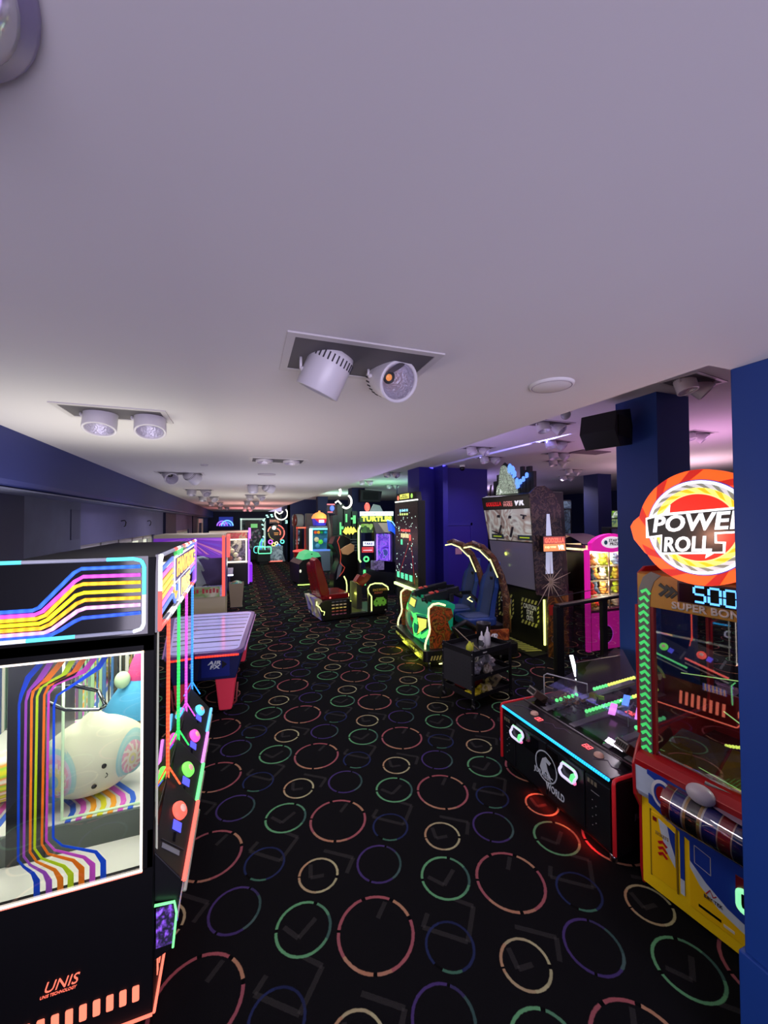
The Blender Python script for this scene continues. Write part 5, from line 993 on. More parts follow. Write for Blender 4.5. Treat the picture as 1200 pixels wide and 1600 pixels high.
q.build('rivets', M('rivet_pale', 'b8bcc0', .3, .6), sp)
def cart_obj(nm, lb, cat, x, y, z, rz=0, group=None):
    a = math.radians(14); return thing(nm, lb, cat, (2.79+x*math.cos(a)-y*math.sin(a), 4.36+x*math.sin(a)+y*math.cos(a), z), rz, group)
t = cart_obj('small_jug', 'small yellow-green jug on the top tray of the cart', 'jug', .08, .13, .668); q = B(); q.lathe([(0, 0), (.045, 0), (.048, .01), (.048, .09), (.03, .12), (.016, .13), (.016, .15), (0, .15)]); q.build('body', M('jug_yellow', 'b8c030', .4), t); q = B(); q.tube([(.03, 0, .12), (.05, 0, .13), (.055, 0, .09), (.047, 0, .06)], .007, 6); q.build('handle', M('jug_yellow', 'b8c030', .4), t)
for k, (x, y, h, lb) in enumerate(((.34, .16, 1, 'grey-labelled spray bottle, left of the three bottles on the cart'), (.42, .14, 1.08, 'plain white squeeze bottle in the middle of the three bottles on the cart'), (.50, .20, 1.12, 'white squeeze bottle, right of the three bottles on the cart'))):
    t = cart_obj('squeeze_bottle', lb, 'bottle', x, y, .668, 0, None); q = B(); q.lathe([(0, 0), (.036, 0), (.04, .01), (.04, .13*h), (.032, .16*h), (.014, .18*h), (.013, .19*h), (0, .19*h)]); q.build('body', M('bottle_white', 'c8c8cc', .4), t); q = B(); q.lathe([(.013, .185*h), (.012, .21*h), (.005, .235*h), (0, .235*h)]); q.build('nozzle', WHT, t)
    if k == 0: q = B(); q.lathe([(.041, .04), (.0412, .05), (.0412, .12), (.041, .125)]); q.build('label', ART('bottle_label', ['d0d0d0', '404448', '98a0a0'], 20, 0), t)
t = cart_obj('scraper', 'long thin scraper leaning out of the cart top tray', 'tool', .12, .2, .69); q = B(); q.tube([(.12, -.12, .0), (0, 0, .12), (-.12, .12, .26)], .006, 6); q.build('rod', M('rod_tan', '9c8c70', .4), t); q = B(); q.obox((.15, -.15, -.0), (.10, .05, .012), (0, 0, 20)); q.build('blade', M('blade_pale', 'b8b4b0', .3), t)
t = cart_obj('storage_bin', 'tall dark bin standing at the right rear of the cart top', 'bin', .60, .36, .668); q = B(); q.lathe([(0, 0), (.09, 0), (.10, .26), (.105, .27), (.095, .27), (.085, .02)]); q.build('body', M('bin_dark', '1c1a1e', .4), t)
random.seed(11)
def bag(nm, lb, x, y, z, r, m, sq=(1, 1, .6)):
    t = cart_obj(nm, lb, 'bag', x, y, z+r*sq[2]*.82, random.uniform(0, 90)); ph = [random.uniform(0, 6) for _ in range(6)]
    def f(u, v):
        th, p = math.tau*u, math.pi*v; k = 1+.14*math.sin(5*th+ph[0]+3*p)+.10*math.sin(9*th+ph[1]-4*p)*math.sin(p)+.06*math.sin(14*p+ph[2]); zz_ = r*sq[2]*k*math.cos(p); return (r*sq[0]*k*math.sin(p)*math.cos(th), r*sq[1]*k*math.sin(p)*math.sin(th), max(zz_, -r*sq[2]*.8))
    q = B(); q.grid(f, 40, 20); q.build('crumpled_film', m, t); q = B(); q.tube([(r*.7, 0, r*.3), (r*.9, .02, r*.5), (r*1.0, -.02, r*.6)], [.02, .012, .03], 8); q.build('tied_neck', m, t)
PLB = M('clear_film', '8c8c94', .15, noise=.5, nscale=15, spec=.8)
bag('plastic_bag', 'crumpled clear plastic bag at the left of the cart middle shelf', .16, .20, .368, .12, PLB); bag('plastic_bag', 'crumpled clear plastic bag at the right of the cart middle shelf', .50, .26, .368, .14, PLB, (1.1, .9, .6)); bag('plastic_bag', 'pale crumpled bag drooping over the middle shelf edge of the cart', .34, .06, .368, .07, M('film_pale', '9c9488', .3, noise=.3), (1, .8, .9))
bag('yellow_bag', 'bright yellow packet on the left of the cart bottom shelf', .12, .12, .128, .11, M('packet_yellow', 'd8c820', .45, noise=.2, nscale=14), (1, .75, .35)); bag('pale_bag', 'yellow and white packet at the middle of the cart bottom shelf', .36, .13, .128, .12, ART('packet_print', ['c8c060', 'e0d8a8', 'a09048', 'd8d080'], 14, 0), (1.1, .7, .3))
t = cart_obj('tool_box', 'flat dark red case behind the yellow packets on the cart bottom shelf', 'case', .34, .38, .128, 14); q = B(); q.box(-.2, .2, -.1, .1, 0, .10); q.build('case', M('case_red', '7a1c18', .4), t, .01); q = B(); q.box(-.06, .02, -.06, -.02, .10, .104); q.build('label', M('label_pink', 'd8a8a0', .5), t)
t = cart_obj('component_box', 'tilted tan box with dark compartments at the right of the bottom shelf', 'box', .60, .24, .2, 20); q = B(); q.T = Euler((math.radians(25), math.radians(-28), 0)).to_matrix().to_4x4(); q.box(-.11, .11, -.12, .12, -.02, .02); bx_ = q.build('tray_box', M('box_tan', '8c8458', .5, noise=.2, nscale=20), t, .004); q = B(); q.T = Euler((math.radians(25), math.radians(-28), 0)).to_matrix().to_4x4(); q.box(-.08, -.04, -.08, .08, .02, .026); q.box(.0, .07, -.02, .05, .02, .026); q.box(.0, .04, -.09, -.05, .02, .026); q.build('compartments', M('box_dark', '3c3820', .5), bx_)
# ---------------- railing ----------------
rl = thing('railing', 'black post railing with glass panels between the coin pusher and the pink crane', 'railing', (4.06, 4.27, 0), 9.3)
for x, w in ((0.03, .15), (1.05, .11), (2.1, .11)):
    q = B(); q.box(x-w/2, x+w/2, -.03, .03, 0, 1.22); q.prism([(x-w/2-.05, 0), (x+w/2+.05, 0), (x+w/2, .12), (x-w/2, .12)], 'y', -.05, .05); q.build('post', M('rail_black', '0e0e10', .4), rl, .004)
q = B(); q.prism(rrect(-.05, .05, 1.20, 1.25, .015, 3), 'x', .0, 2.3); q.build('handrail', M('rail_black', '0e0e10', .4), rl)
q = B(); q.tube([(.0, .04, 1.34), (2.3, .04, 1.40)], .006, 6); q.build('thin_wire', M('wire_dark', '1c1c20', .4), rl)
for x0, x1 in ((.12, .98), (1.12, 2.03)): q = B(); q.poly([(x0, 0, .08), (x1, 0, .08), (x1, 0, 1.18), (x0, 0, 1.18)]); q.build('glass_panel', GLASS('rail_glass', 'f0f0f4', .5), rl, fix=False)
# ---------------- pink prize crane with shelves of toys ----------------
pk = thing('prize_crane', 'bright pink prize crane with white oval sign and lit shelves of plush toys', 'arcade machine', (5.78, 5.35, 0), 0)
PWd, PDp = 1.05, 1.15
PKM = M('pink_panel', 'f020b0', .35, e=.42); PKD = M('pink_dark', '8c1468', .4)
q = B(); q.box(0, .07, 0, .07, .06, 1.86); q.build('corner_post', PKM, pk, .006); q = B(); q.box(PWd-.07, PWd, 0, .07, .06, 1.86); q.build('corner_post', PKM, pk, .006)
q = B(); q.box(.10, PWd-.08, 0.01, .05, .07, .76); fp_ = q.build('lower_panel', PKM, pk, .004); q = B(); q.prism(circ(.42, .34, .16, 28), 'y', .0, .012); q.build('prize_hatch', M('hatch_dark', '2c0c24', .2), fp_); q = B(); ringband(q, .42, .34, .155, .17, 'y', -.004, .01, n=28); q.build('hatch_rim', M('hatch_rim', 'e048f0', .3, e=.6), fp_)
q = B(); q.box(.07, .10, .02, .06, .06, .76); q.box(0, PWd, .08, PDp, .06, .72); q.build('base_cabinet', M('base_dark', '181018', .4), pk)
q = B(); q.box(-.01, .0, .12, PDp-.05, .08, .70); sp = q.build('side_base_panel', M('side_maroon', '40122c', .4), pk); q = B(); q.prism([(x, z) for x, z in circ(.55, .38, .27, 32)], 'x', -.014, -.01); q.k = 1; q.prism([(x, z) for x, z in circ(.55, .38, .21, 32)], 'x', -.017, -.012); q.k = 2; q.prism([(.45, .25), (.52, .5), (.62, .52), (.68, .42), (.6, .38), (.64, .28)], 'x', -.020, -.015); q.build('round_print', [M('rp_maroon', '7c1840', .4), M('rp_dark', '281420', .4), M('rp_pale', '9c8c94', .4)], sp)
for x, y in ((.1, .1), (.95, .1), (.1, 1.05), (.95, 1.05)): B().cyl((x, y, 0), (x, y, .065), .03).build('foot', STEEL, pk)
# arched header
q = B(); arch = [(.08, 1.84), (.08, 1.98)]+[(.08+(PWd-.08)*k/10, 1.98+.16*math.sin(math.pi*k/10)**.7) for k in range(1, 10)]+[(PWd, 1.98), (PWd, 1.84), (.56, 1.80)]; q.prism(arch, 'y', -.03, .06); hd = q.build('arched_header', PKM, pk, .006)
q = B(); q.prism(circ(.56, 1.985, .25, 36, rz=.105), 'y', -.042, -.03); ov = q.build('oval_sign', M('oval_white', 'f4f0f4', .4, e=.55), hd); q = B(); q.prism(circ(.40, 1.985, .04, 20), 'y', -.046, -.042); q.build('oval_swirl', M('swirl_teal', '3c8c9c', .4), ov); text('oval_lettering', "STAR'S\nPRIZE", M('oval_grey', '3c3840', .4), ov, (.60, -.046, 1.99), .26, .12, bold=.03, shear=.1)
q = B(); q.grid(lambda u, v: (-.02+(PWd+.02)*.55*u, .06+1.1*v, 1.93+.20*math.sin(math.pi*min(1, v*.9+.05))), 4, 12); q.build('curved_roof', M('roof_violet', '3c2438', .3), pk)
q = B(); q.box(0, .07, .09, PDp, 1.88, 1.94); q.box(0, .04, .09, PDp, 1.80, 1.84); q.build('side_header', M('header_dim', '6c5058', .4), pk)
q = B(); q.box(.02, PWd-.02, PDp-.05, PDp-.03, .76, 1.9); q.build('back_lining', M('lining_warm', 'd8d0b0', .5), pk)
for z in (.78, 1.02, 1.28, 1.54): q = B(); q.box(.08, PWd-.05, .10, PDp-.06, z-.012, z); q.build('shelf', M('shelf_pale', 'c8c4b0', .3), pk)
B().box(PWd-.03, PWd-.01, .08, PDp-.06, .76, 1.86).build('side_lining', M('lining_warm', 'd8d0b0', .5), pk)
q = B(); q.box(.54, .56, .02, .04, .78, 1.82); q.build('centre_mullion', M('mullion_tan', '9c8c80', .3, .5), pk)
q = B(); q.box(.08, PWd-.08, .02, .05, 1.80, 1.84); q.k = 1; q.box(.07, PWd-.07, 0, .05, .74, .785); q.build('front_rail', [NEON('fff4d8', 1.6), M('rail_magenta', '70104c', .4)], pk)
for y in (.35, .85): l = area('crane_shelf_lamp', (.5, y, 1.82), (0, 0, 0), .8, .3, 'fff0d0', 10); l.parent = pk
for z in (.80, 1.03, 1.29, 1.55): l = pt('shelf_fill', (.5, .12, z+.2), 'fff0d0', 5, .05); l.parent = pk  # unseen point lights added on each shelf to brighten the toys
q = B(); q.poly([(.07, .03, .78), (.54, .03, .78), (.54, .03, 1.8), (.07, .03, 1.8)]); q.poly([(.02, .08, .78), (.02, PDp-.06, .78), (.02, PDp-.06, 1.84), (.02, .08, 1.84)]); q.build('glass', GLASS('pk_glass', 'f8f4f4', .25), pk, fix=False)
tones = [('d8c040', 'yellow'), ('c89048', 'tan'), ('e8d858', 'pale yellow'), ('d07838', 'orange'), ('68803c', 'olive'), ('c83838', 'red'), ('e8e0c8', 'cream'), ('8098b8', 'blue grey'), ('d87888', 'pink'), ('88c838', 'lime'), ('3c4c64', 'dark blue'), ('b8d040', 'yellow-green'), ('8c70a8', 'lilac'), ('e85040', 'coral')]
def toy(m, s):
    q = B(); q.ell((0, 0, .07*s), (.085*s, .07*s, .07*s), 16, 10); q.ell((0, -.01, .16*s), (.06*s, .055*s, .055*s), 14, 8)
    for sx in (-1, 1): q.ell((sx*.045*s, 0, .205*s), (.02*s, .015*s, .025*s), 8, 6); q.ell((sx*.06*s, -.05*s, .03*s), (.03*s, .04*s, .025*s), 8, 6)
    return q
def place_toys(origin, zs, xs, ys, where, grp, idx0=0, s=1.0, pal=tones):
    k = idx0
    for zi, z in enumerate(zs):
        for xi, x in enumerate(xs):
            c, nm = pal[(k*5+zi*8) % len(pal)]; k += 1
            key = 'toy_'+c
            if key not in _toys:
                o = toy(None, s).build('plush_toy', M('plush_'+c, c, .85, spec=.1), None); e = B(); e.ell((-.02*s, -.062*s, .165*s), (.007*s,)*3, 8, 6); e.ell((.02*s, -.062*s, .165*s), (.007*s,)*3, 8, 6); e.build('eyes', BLK, o); _toys[key] = o; first = True
            else: o = dup(_toys[key])
            o.location = (origin[0]+x, origin[1]+ys[xi % len(ys)], origin[2]+z); o.rotation_euler = (0, 0, random.uniform(-.4, .4))
            tag(o, '%s plush toy on the %s shelf of the pink crane, %s' % (nm, ('lowest', 'second', 'third', 'top')[zi], where[xi]), 'plush toy', grp)
_toys = {}
random.seed(5)
place_toys((5.78, 5.35, 0), (.785, 1.025, 1.285, 1.545), (.28, .43, .58, .74, .90), (.20, .26), ('at the left corner', 'left of centre', 'behind the mullion', 'right of centre', 'at the right end'), 'plush toys in the pink crane')
# boxed toys behind the side pane: orange boxes
for z in (.80, 1.03, 1.29, 1.55):
    for y, w_ in ((.24, 'nearer'), (.52, 'rear')):
        t = thing('toy_box', '%s orange boxed toy on the %s shelf behind the side pane' % (w_, {.80: 'lowest', 1.03: 'second', 1.29: 'third', 1.55: 'top'}[z]), 'box', (5.87, 5.35+y, z), 0, 'boxed toys in the pink crane'); q = B(); q.box(-.05, .08, -.12, .12, 0, .19); q.build('carton', M('carton_orange', ('f07030' if z < 1.5 else 'c8a030'), .5, noise=.3, nscale=20, e=.08), t, .004)
        q = B(); q.box(-.053, -.05, -.09, .09, .04, .15); q.build('window_print', ART('carton_print', ['ffb060', 'e85828', 'f8e0b0', 'd84020'], 14, .1), t)
# ---------------- game cabinets beyond ----------------
def screen_game(lb, x, y, rz, w, h, z0, cols, nm='arcade_cabinet', head=None, e=.6, kind='noise'):
    t = thing(nm, lb, 'arcade machine', (x, y, 0), rz); q = B(); q.prism([(0, 0), (0, .85), (-.18, 1.0), (-.15, 1.08), (.12, 1.2), (.18, z0+h+.3), (.7, z0+h+.3), (.75, 0)], 'x', 0, w); q.build('cabinet', M('cab_black', '0c0c12', .4), t, .006)
    q = B(); q.box(.05, w-.05, .10, .13, z0, z0+h); q.build('screen', ART('scr_'+cols[0]+cols[1], cols, 7, e, kind, dist=2), t)
    q = B(); q.box(.03, w-.03, .05, .12, z0+h+.04, z0+h+.26); q.build('marquee', ART('mar_'+cols[1]+cols[0], head or cols[::-1], 9, e*1.1, kind, dist=2), t)
    q = B(); q.box(.1, w-.1, -.15, .0, 1.0, 1.04); q.build('controls', DKM, t); return t
screen_game('tall cabinet with lime lit marquee and water scene screen, right of the far pillar', 10.55, 9.3, -25, .95, .65, 1.75, ['2c4c50', '6c8048', '90a870', '304838', 'a8b868'], head=['88c830', '203018', 'd8e8d0', '507028', 'b0e040'])
screen_game('dark cabinet with dim blue menu screen seen left of the far pillar', 9.0, 9.6, -30, .6, .8, 1.9, ['101820', '38485c', '0c1018', '4c6070', '101418'], e=.3)
for x, y, lb in ((11.5, 10.5, 'dark unlit cabinet standing far right behind the pillars'), (7.6, 12.5, 'dark cabinet with dim violet screen in the far aisle behind the leaning screen cabinet'), (8.6, 7.2, 'dark low cabinet behind the pink crane')): screen_game(lb, x, y, -30, .9, .6, 1.3, ['181428', '302858', '100c18', '4c3c80', '141020'], e=.3)
# ---------------- red seat shooter ride and its big dark screen ----------------
LIME = NEON('e0f878', 1.6)
si = thing('seat_ride', 'seat ride with glossy red seats, lime light piping and green pixel blocks', 'arcade machine', (1.86, 9.36, 0), 7)
q = B(); q.box(.05, 1.72, .02, 1.2, .03, .12); q.build('platform', M('si_black', '0b0b0d', .35), si, .006)
q = B(); q.prism([(.02, .05), (.24, .05), (.24, .06), (.72, .06), (.72, .50), (.10, .50), (.0, .46), (-.06, .40)], 'y', .02, 1.1); q.build('seat_base', M('si_black', '0b0b0d', .35), si, .008)
q = B(); q.prism([(-.10, .52), (.02, .52), (.12, .06), (.02, .03), (-.02, .2)], 'y', .05, 1.1); ep = q.build('end_panel', ART('si_end_print', ['4c3c80', '8078b0', 'c8c4a8', '302858', '90886c'], 6, .2), si)
q = B(); q.tube([(-.11, .03, .50), (-.12, .03, .42), (-.04, .03, .36), (.0, .03, .27), (.08, .03, .24), (.06, .03, .16)], .014, 8); q.build('light_piping', LIME, ep)
cols = ['505058', 'c0a880', 'd8c060', '984838', '804858']
q = B()
for j in range(5):
    for i in range(4): q.k = j; q.box(.26+.10*i, .33+.10*i, .014, .02, .44-.075*j, .465-.075*j)
q.build('coloured_marks', [M('mark_'+c, c, .4, e=.25) for c in cols], si)
RS = M('seat_red', '7c1016', .18)
q = B(); q.prism(rrect(.05, .78, .15, 1.05, .08, 4), 'z', .49, .62); q.build('seat', RS, si, .03, 3)
q = B(); q.prism([(.22, .55), (.02, .60), (-.10, 1.15), (-.14, 1.45), (-.06, 1.52), (.04, 1.40), (.16, 1.0), (.26, .66)], 'y', .15, .55); q.build('backrest', RS, si, .03, 3)
q = B(); q.prism([(.24, .55), (.04, .60), (-.06, 1.1), (-.08, 1.30), (-.02, 1.36), (.06, 1.28), (.18, .95), (.28, .66)], 'y', .62, 1.02); q.build('backrest', RS, si, .03, 3)
q = B(); q.cyl((.22, .03, .56), (.22, .015, .56), .018); q.build('red_lamp', NEON('ff5040', 1.6), si)
q = B(); q.box(.76, 1.18, .05, 1.15, .12, .14); q.build('foot_plate', M('plate_lime_grey', '4c5040', .3), si); q = B(); q.box(.76, .785, .05, 1.1, .12, .42); q.build('seat_front_board', M('board_grey', '33342c', .3), si)
q = B(); q.box(1.05, 1.20, .35, .8, .12, .80); q.k = 1; q.box(1.048, 1.20, .37, .5, .50, .55); q.build('gun_column', [M('col_grey', '3c3a34', .35), M('col_pale', 'a0a090', .4)], si, .004)
q = B(); q.tube([(.92, .9, .92), (.98, .9, .80), (1.0, .9, .68), (1.0, .9, .14)], .016, 8); q.build('light_piping', LIME, si)
q = B(); q.box(1.22, 1.76, .0, .06, .10, .76); q.prism([(1.22, .10), (1.74, .10), (1.74, .62), (1.62, .74), (1.40, .80), (1.26, .76), (1.2, .66), (1.24, .55)], 'y', -.002, .06); fpn = q.build('end_board', M('si_board', '12100c', .4), si)
q = B(); q.tube([(1.30, -.01, .14), (1.30, -.01, .50), (1.22, -.01, .60), (1.20, -.01, .70), (1.26, -.01, .79), (1.40, -.01, .82), (1.60, -.01, .80), (1.76, -.01, .70), (1.78, -.01, .62)], .015, 8); q.build('light_piping', LIME, fpn)
q = B(); q.tube([(1.22, .7, .86), (1.38, .7, .84), (1.5, .7, .76)], .014, 8); q.build('light_piping', LIME, si)
text('board_lettering', 'SPACE INVADERS', M('board_gold', '8c6c24', .4, e=.35), fpn, (1.54, -.006, .65), .40, .06, bold=.04); text('board_lettering', 'FRENZY', M('board_copper', '804028', .4, e=.3), fpn, (1.50, -.006, .575), .24, .05, bold=.04)
# plain green pixel blocks
q = B(); grid_ = ['0011111100', '0111111110', '1101111011', '1111111111', '1111111111', '0110110110']
for j, r in enumerate(grid_):
    for i, ch in enumerate(r):
        if ch == '1': q.box(1.36+.036*i, 1.395+.036*i, -.008, -.003, .42-.036*j, .455-.036*j)
q.build('pixel_blocks', M('pixel_green', '5c9430', .4, e=.35), fpn)
q = B(); q.prism([(.98, .86), (1.10, 1.02), (1.22, .96), (1.32, 1.04), (1.42, .98), (1.36, .88), (1.22, .74), (1.10, .76)], 'y', .25, .45); q.tube([(1.22, .35, .78), (1.2, .4, .70)], .04); q.build('twin_gun', M('gun_red2', '8c1410', .3), si, .01)
q = B(); q.ell((1.30, .0, .12), (.03, .02, .02)); q.ell((1.70, .0, .12), (.03, .02, .02)); q.build('corner_bolt', M('bolt_pale', 'b0b0a0', .3, .5), si)
l = pt('ride_glow', (.95, .4, .5), 'e0f060', 4, .05); l.parent = si
# dark panel screen
ds = thing('giant_screen', 'tall dark game screen with tiny lit dots, green blocks and red lines', 'screen', (3.85, 9.63, 0), -90)
q = B(); q.box(0, 1.42, 0, .18, .74, 2.86); q.box(.1, 1.3, .02, .18, 0, .74); q.build('screen_case', M('ds_case', '222220', .5), ds, .004)
q = B(); q.box(.02, 1.40, -.006, 0, .84, 2.84); sc = q.build('screen', M('ds_screen', '343432', .25, e=.03), ds)
random.seed(21)
q = B()
for k in range(70):
    x, z = random.uniform(.08, 1.34), random.uniform(1.0, 2.66); s = random.choice((.008, .011, .015)); q.box(x-s, x+s, -.010, -.006, z-s, z+s)
q.build('star_dots', NEON('c8f0e0', 1.0), sc)
def blk(x, z, w, h, n, m, nm):
    q = B()
    for k in range(n): q.box(x+w*k, x+w*k+w*.62, -.012, -.006, z, z+h)
    return q.build(nm, m, sc)
blk(.42, 2.13, .10, .055, 6, NEON('ff3830', .9), 'red_row'); blk(.42, 1.98, .10, .10, 5, NEON('f0e0a0', .9), 'yellow_row'); blk(.93, 1.92, .14, .14, 1, NEON('ff3830', .9), 'red_block')
blk(.40, 1.80, .17, .13, 1, NEON('30e0a0', .9), 'green_block'); blk(.34, 2.62, .14, .06, 4, NEON('80d8f0', .9), 'blue_row'); blk(.34, 2.53, .14, .05, 4, NEON('c8e070', .9), 'lime_row')
blk(.14, .96, .26, .14, 4, NEON('30e0a0', .9), 'green_row')
q = B(); q.ribbon([(.96, 1.95), (.24, .98)], .012, 'y', -.010, -.006); q.ribbon([(1.02, 1.95), (1.22, .92)], .012, 'y', -.010, -.006); q.build('red_lines', M('line_red', 'b03028', .4, e=.45), sc)
q = B(); q.box(.02, 1.40, -.05, .0, .76, .82); q.build('bottom_light_bar', LED('e0ffa8', 1.6, 120, 'X', .6), ds)
q = B(); q.prism([(.08, 2.86), (1.42, 2.86), (1.36, 3.06), (.2, 3.08)], 'y', -.03, .1); q.build('header_case', M('ds_case', '222220', .5), ds); q = B(); q.box(.42, .98, -.036, -.03, 2.93, 3.05); hb = q.build('header_board', NEON('e8f050', .9), ds); text('header_lettering', 'SPACE\nINVADERS', M('hdr_dark', '604810', .4), hb, (.70, -.037, 2.99), .44, .09, bold=.02)
q = B(); q.prism(circ(.30, 2.97, .06, 8), 'y', -.036, -.03); q.build('header_badge', NEON('ff7040', .9), ds); q = B(); q.prism(circ(1.14, 2.98, .06, 6), 'y', -.036, -.03); q.build('header_badge', NEON('a0e040', .9), ds); q = B(); q.box(.08, 1.42, -.034, 0, 2.86, 2.89); q.build('header_light', NEON('f8fff0', 1.3), ds)
# ---------------- air hockey ----------------
ah_ = thing('air_hockey_table', 'navy air hockey table with lavender lit surface and red flared legs, left of the aisle', 'table', (-1.43, 5.44, 0), -6)
HW, HL = 1.5, 2.25
q = B(); q.prism(rrect(0, HW, 0, HL, .14, 5), 'z', .74, .80); q.build('rim', M('rim_violet', '5c4888', .25), ah_, .008)
q = B(); q.prism(rrect(.06, HW-.06, .06, HL-.06, .1, 5), 'z', .80, .803); pf = q.build('playing_surface', M('surface_lavender', 'a4a4d4', .12, noise=.08, e=.34, ecol='9c98d8'), ah_)
q = B()
for k in range(9): q.box(.08, HW-.08, .2+.22*k, .2+.22*k+(.05 if k % 3 else .02), .8031, .804)
q.build('surface_reflection_bands', M('reflection_band', '505070', .2, e=.08), pf); q = B(); q.T = Matrix.Translation((HW/2-.1, HL/2, .8035)); ringband(q, 0, 0, .10, .112, 'z', 0, .001, n=28, kz=1); q.build('centre_circle', M('circle_red', 'a05060', .3), pf)  # dark bands paint in the reflection of the striped ceiling lights
for xy in ((.78, .62), (.62, .45)): q = B(); q.prism(circ(xy[0], xy[1], .035, 20), 'z', .8042, .812); tag(q.build('puck', M('puck_white', 'f0f0f4', .3), None), 'white puck lying on the air hockey table', 'puck', 'pucks on the air hockey table'); bpy.data.objects[-1] if False else None
for o in [o for o in bpy.data.objects if o.name.startswith('puck')]: o.location = (-1.43, 5.44, 0); o.rotation_euler = (0, 0, math.radians(-6))
q = B(); q.prism([(.1, .42), (HW-.1, .42), (HW-.02, .74), (.02, .74)], 'y', .12, HL-.12); q.build('body', M('hockey_navy', '14205c', .35), ah_, .01)
q = B(); q.prism([(.72, .44), (.95, .44), (.99, .72), (.70, .72)], 'y', .105, .12); q.build('grey_end_panel', M('end_grey', '24264c', .4), ah_); q = B(); q.box(1.0, 1.33, .108, .12, .46, .70); ep = q.build('logo_panel', M('hockey_blue', '1a2c8c', .35), ah_); text('logo_lettering', 'AIR\nFX', M('logo_pale', 'b0b8c8', .4, e=.2), ep, (1.15, .107, .61), .16, .10, bold=.05, shear=.2); q = B(); q.prism([(1.24, .66), (1.30, .61), (1.24, .56)], 'y', .102, .108); q.build('logo_arrow', M('logo_dark2', '10141c', .4), ep)
for x0, x1 in ((.06, .62), (.95, 1.45)): q = B(); q.tube([(x0, -.012, .755), (x1, -.012, .755)], .012, 8); q.build('red_led_strip', LED('ff3828', 1.5, 200, 'X', .3), ah_)
q = B(); q.tube([(HW+.01, .15, .755), (HW+.01, HL-.1, .755)], .008, 8); q.build('edge_tube', M('edge_tube', 'b080b8', .3, e=.2), ah_)
for x in (.30, 1.18):
    for y in (.14, HL-.34): q = B(); q.prism([(x-.03, .44), (x+.22, .44), (x+.17, .02), (x+.02, .02)], 'y', y, y+.2); q.build('leg', M('leg_red', 'd83850', .35, e=.15), ah_, .02, 3)
for x in (.39, 1.27): q = B(); q.lathe([(0, 0), (.09, 0), (.08, .02), (0, .02)], (x, .24, 0), 20); q.build('foot_disc', DKM, ah_)
q = B(); q.tube([(1.42, .16, .35), (1.40, .2, .1), (1.34, .24, .03)], .012, 6); q.build('cable', M('cable_red', '8c4040', .5), ah_)
# ---------------- crane cabinet with purple starburst ----------------
kc = thing('prize_cabinet', 'clear sided prize cabinet with purple starburst top and red diode post', 'arcade machine', (-1.42, 8.1, 0), 0)
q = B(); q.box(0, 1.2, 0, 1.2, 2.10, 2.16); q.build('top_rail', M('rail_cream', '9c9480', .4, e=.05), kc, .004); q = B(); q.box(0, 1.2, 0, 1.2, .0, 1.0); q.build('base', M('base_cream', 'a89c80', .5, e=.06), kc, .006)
q = B(); q.prism([(0, 2.10), (1.16, 2.10), (1.16, 1.72), (.95, 1.72), (.6, 1.82), (.3, 1.92), (0, 1.95)], 'y', .0, .015); sbp = q.build('starburst_panel', M('burst_purple', '6c2ca8', .4, e=.4), kc)
q = B()
for k in range(22):
    a = math.radians(184+8.2*k); r = .9; c = (.55, 2.09); P = [(c[0], c[1]), (c[0]+r*math.cos(a), c[1]+r*math.sin(a)), (c[0]+r*math.cos(a+.06), c[1]+r*math.sin(a+.06))]
    P = [(min(1.15, max(.01, x)), max(1.75+(.2-.18*min(1, max(0, x))), z)) for x, z in P]; q.k = k % 3; q.prism(P, 'y', -.004-.0003*k, 0)
q.build('starburst_rays', [M('ray_a', '8c44b8', .4, e=.5), M('ray_b', 'b06898', .4, e=.5), M('ray_c', '6034a8', .4, e=.5)], sbp)
q = B(); q.poly([(.02, .01, 1.0), (1.15, .01, 1.0), (1.15, .01, 1.9), (.02, .01, 1.9)]); q.build('glass', GLASS('kc_glass', 'e8e0f4', .5), kc, fix=False)
q = B(); q.box(.02, 1.15, 1.1, 1.12, 1.0, 2.1); q.build('rear_panel', ART('kc_rear', ['342c4c', '403858', '2c2840', '5c5478', '3c3454'], 1.5, .12, 'noise', dist=1), kc)
q = B(); q.box(1.14, 1.19, -.02, .03, 1.0, 2.13); q.build('red_diode_post', LED('ff4838', 1.3, 220, 'Z', .5), kc); q = B(); q.box(1.19, 1.215, .0, 1.0, 1.0, 2.1); q.build('side_frame', M('frame_violet', '504470', .4), kc)
q = B(); q.prism([(.1, 2.12), (.75, 2.14), (.75, 1.9), (.55, 1.78), (.1, 1.72)], 'x', 1.215, 1.27); q.build('red_side_display', NEON('ff2010', 1.0), kc)
q = B(); q.prism([(.30, .995), (1.10, .995), (1.10, 1.18), (.42, 1.20), (.30, 1.16)], 'y', -.02, .0); sg_ = q.build('lower_sign', ART('lower_sign_print', ['b0a890', '587c30', '9c9080', '304820'], 3, .12, 'noise'), kc); q = B()
for k in range(10): q.box(.46+.06*k+(.04 if k > 4 else 0), .50+.06*k+(.04 if k > 4 else 0), -.026, -.02, 1.08-.01*(k % 2), 1.14+.01*(k % 3))
q.build('red_letter_blocks', M('blocks_red', '8c1c20', .4, e=.15), sg_)
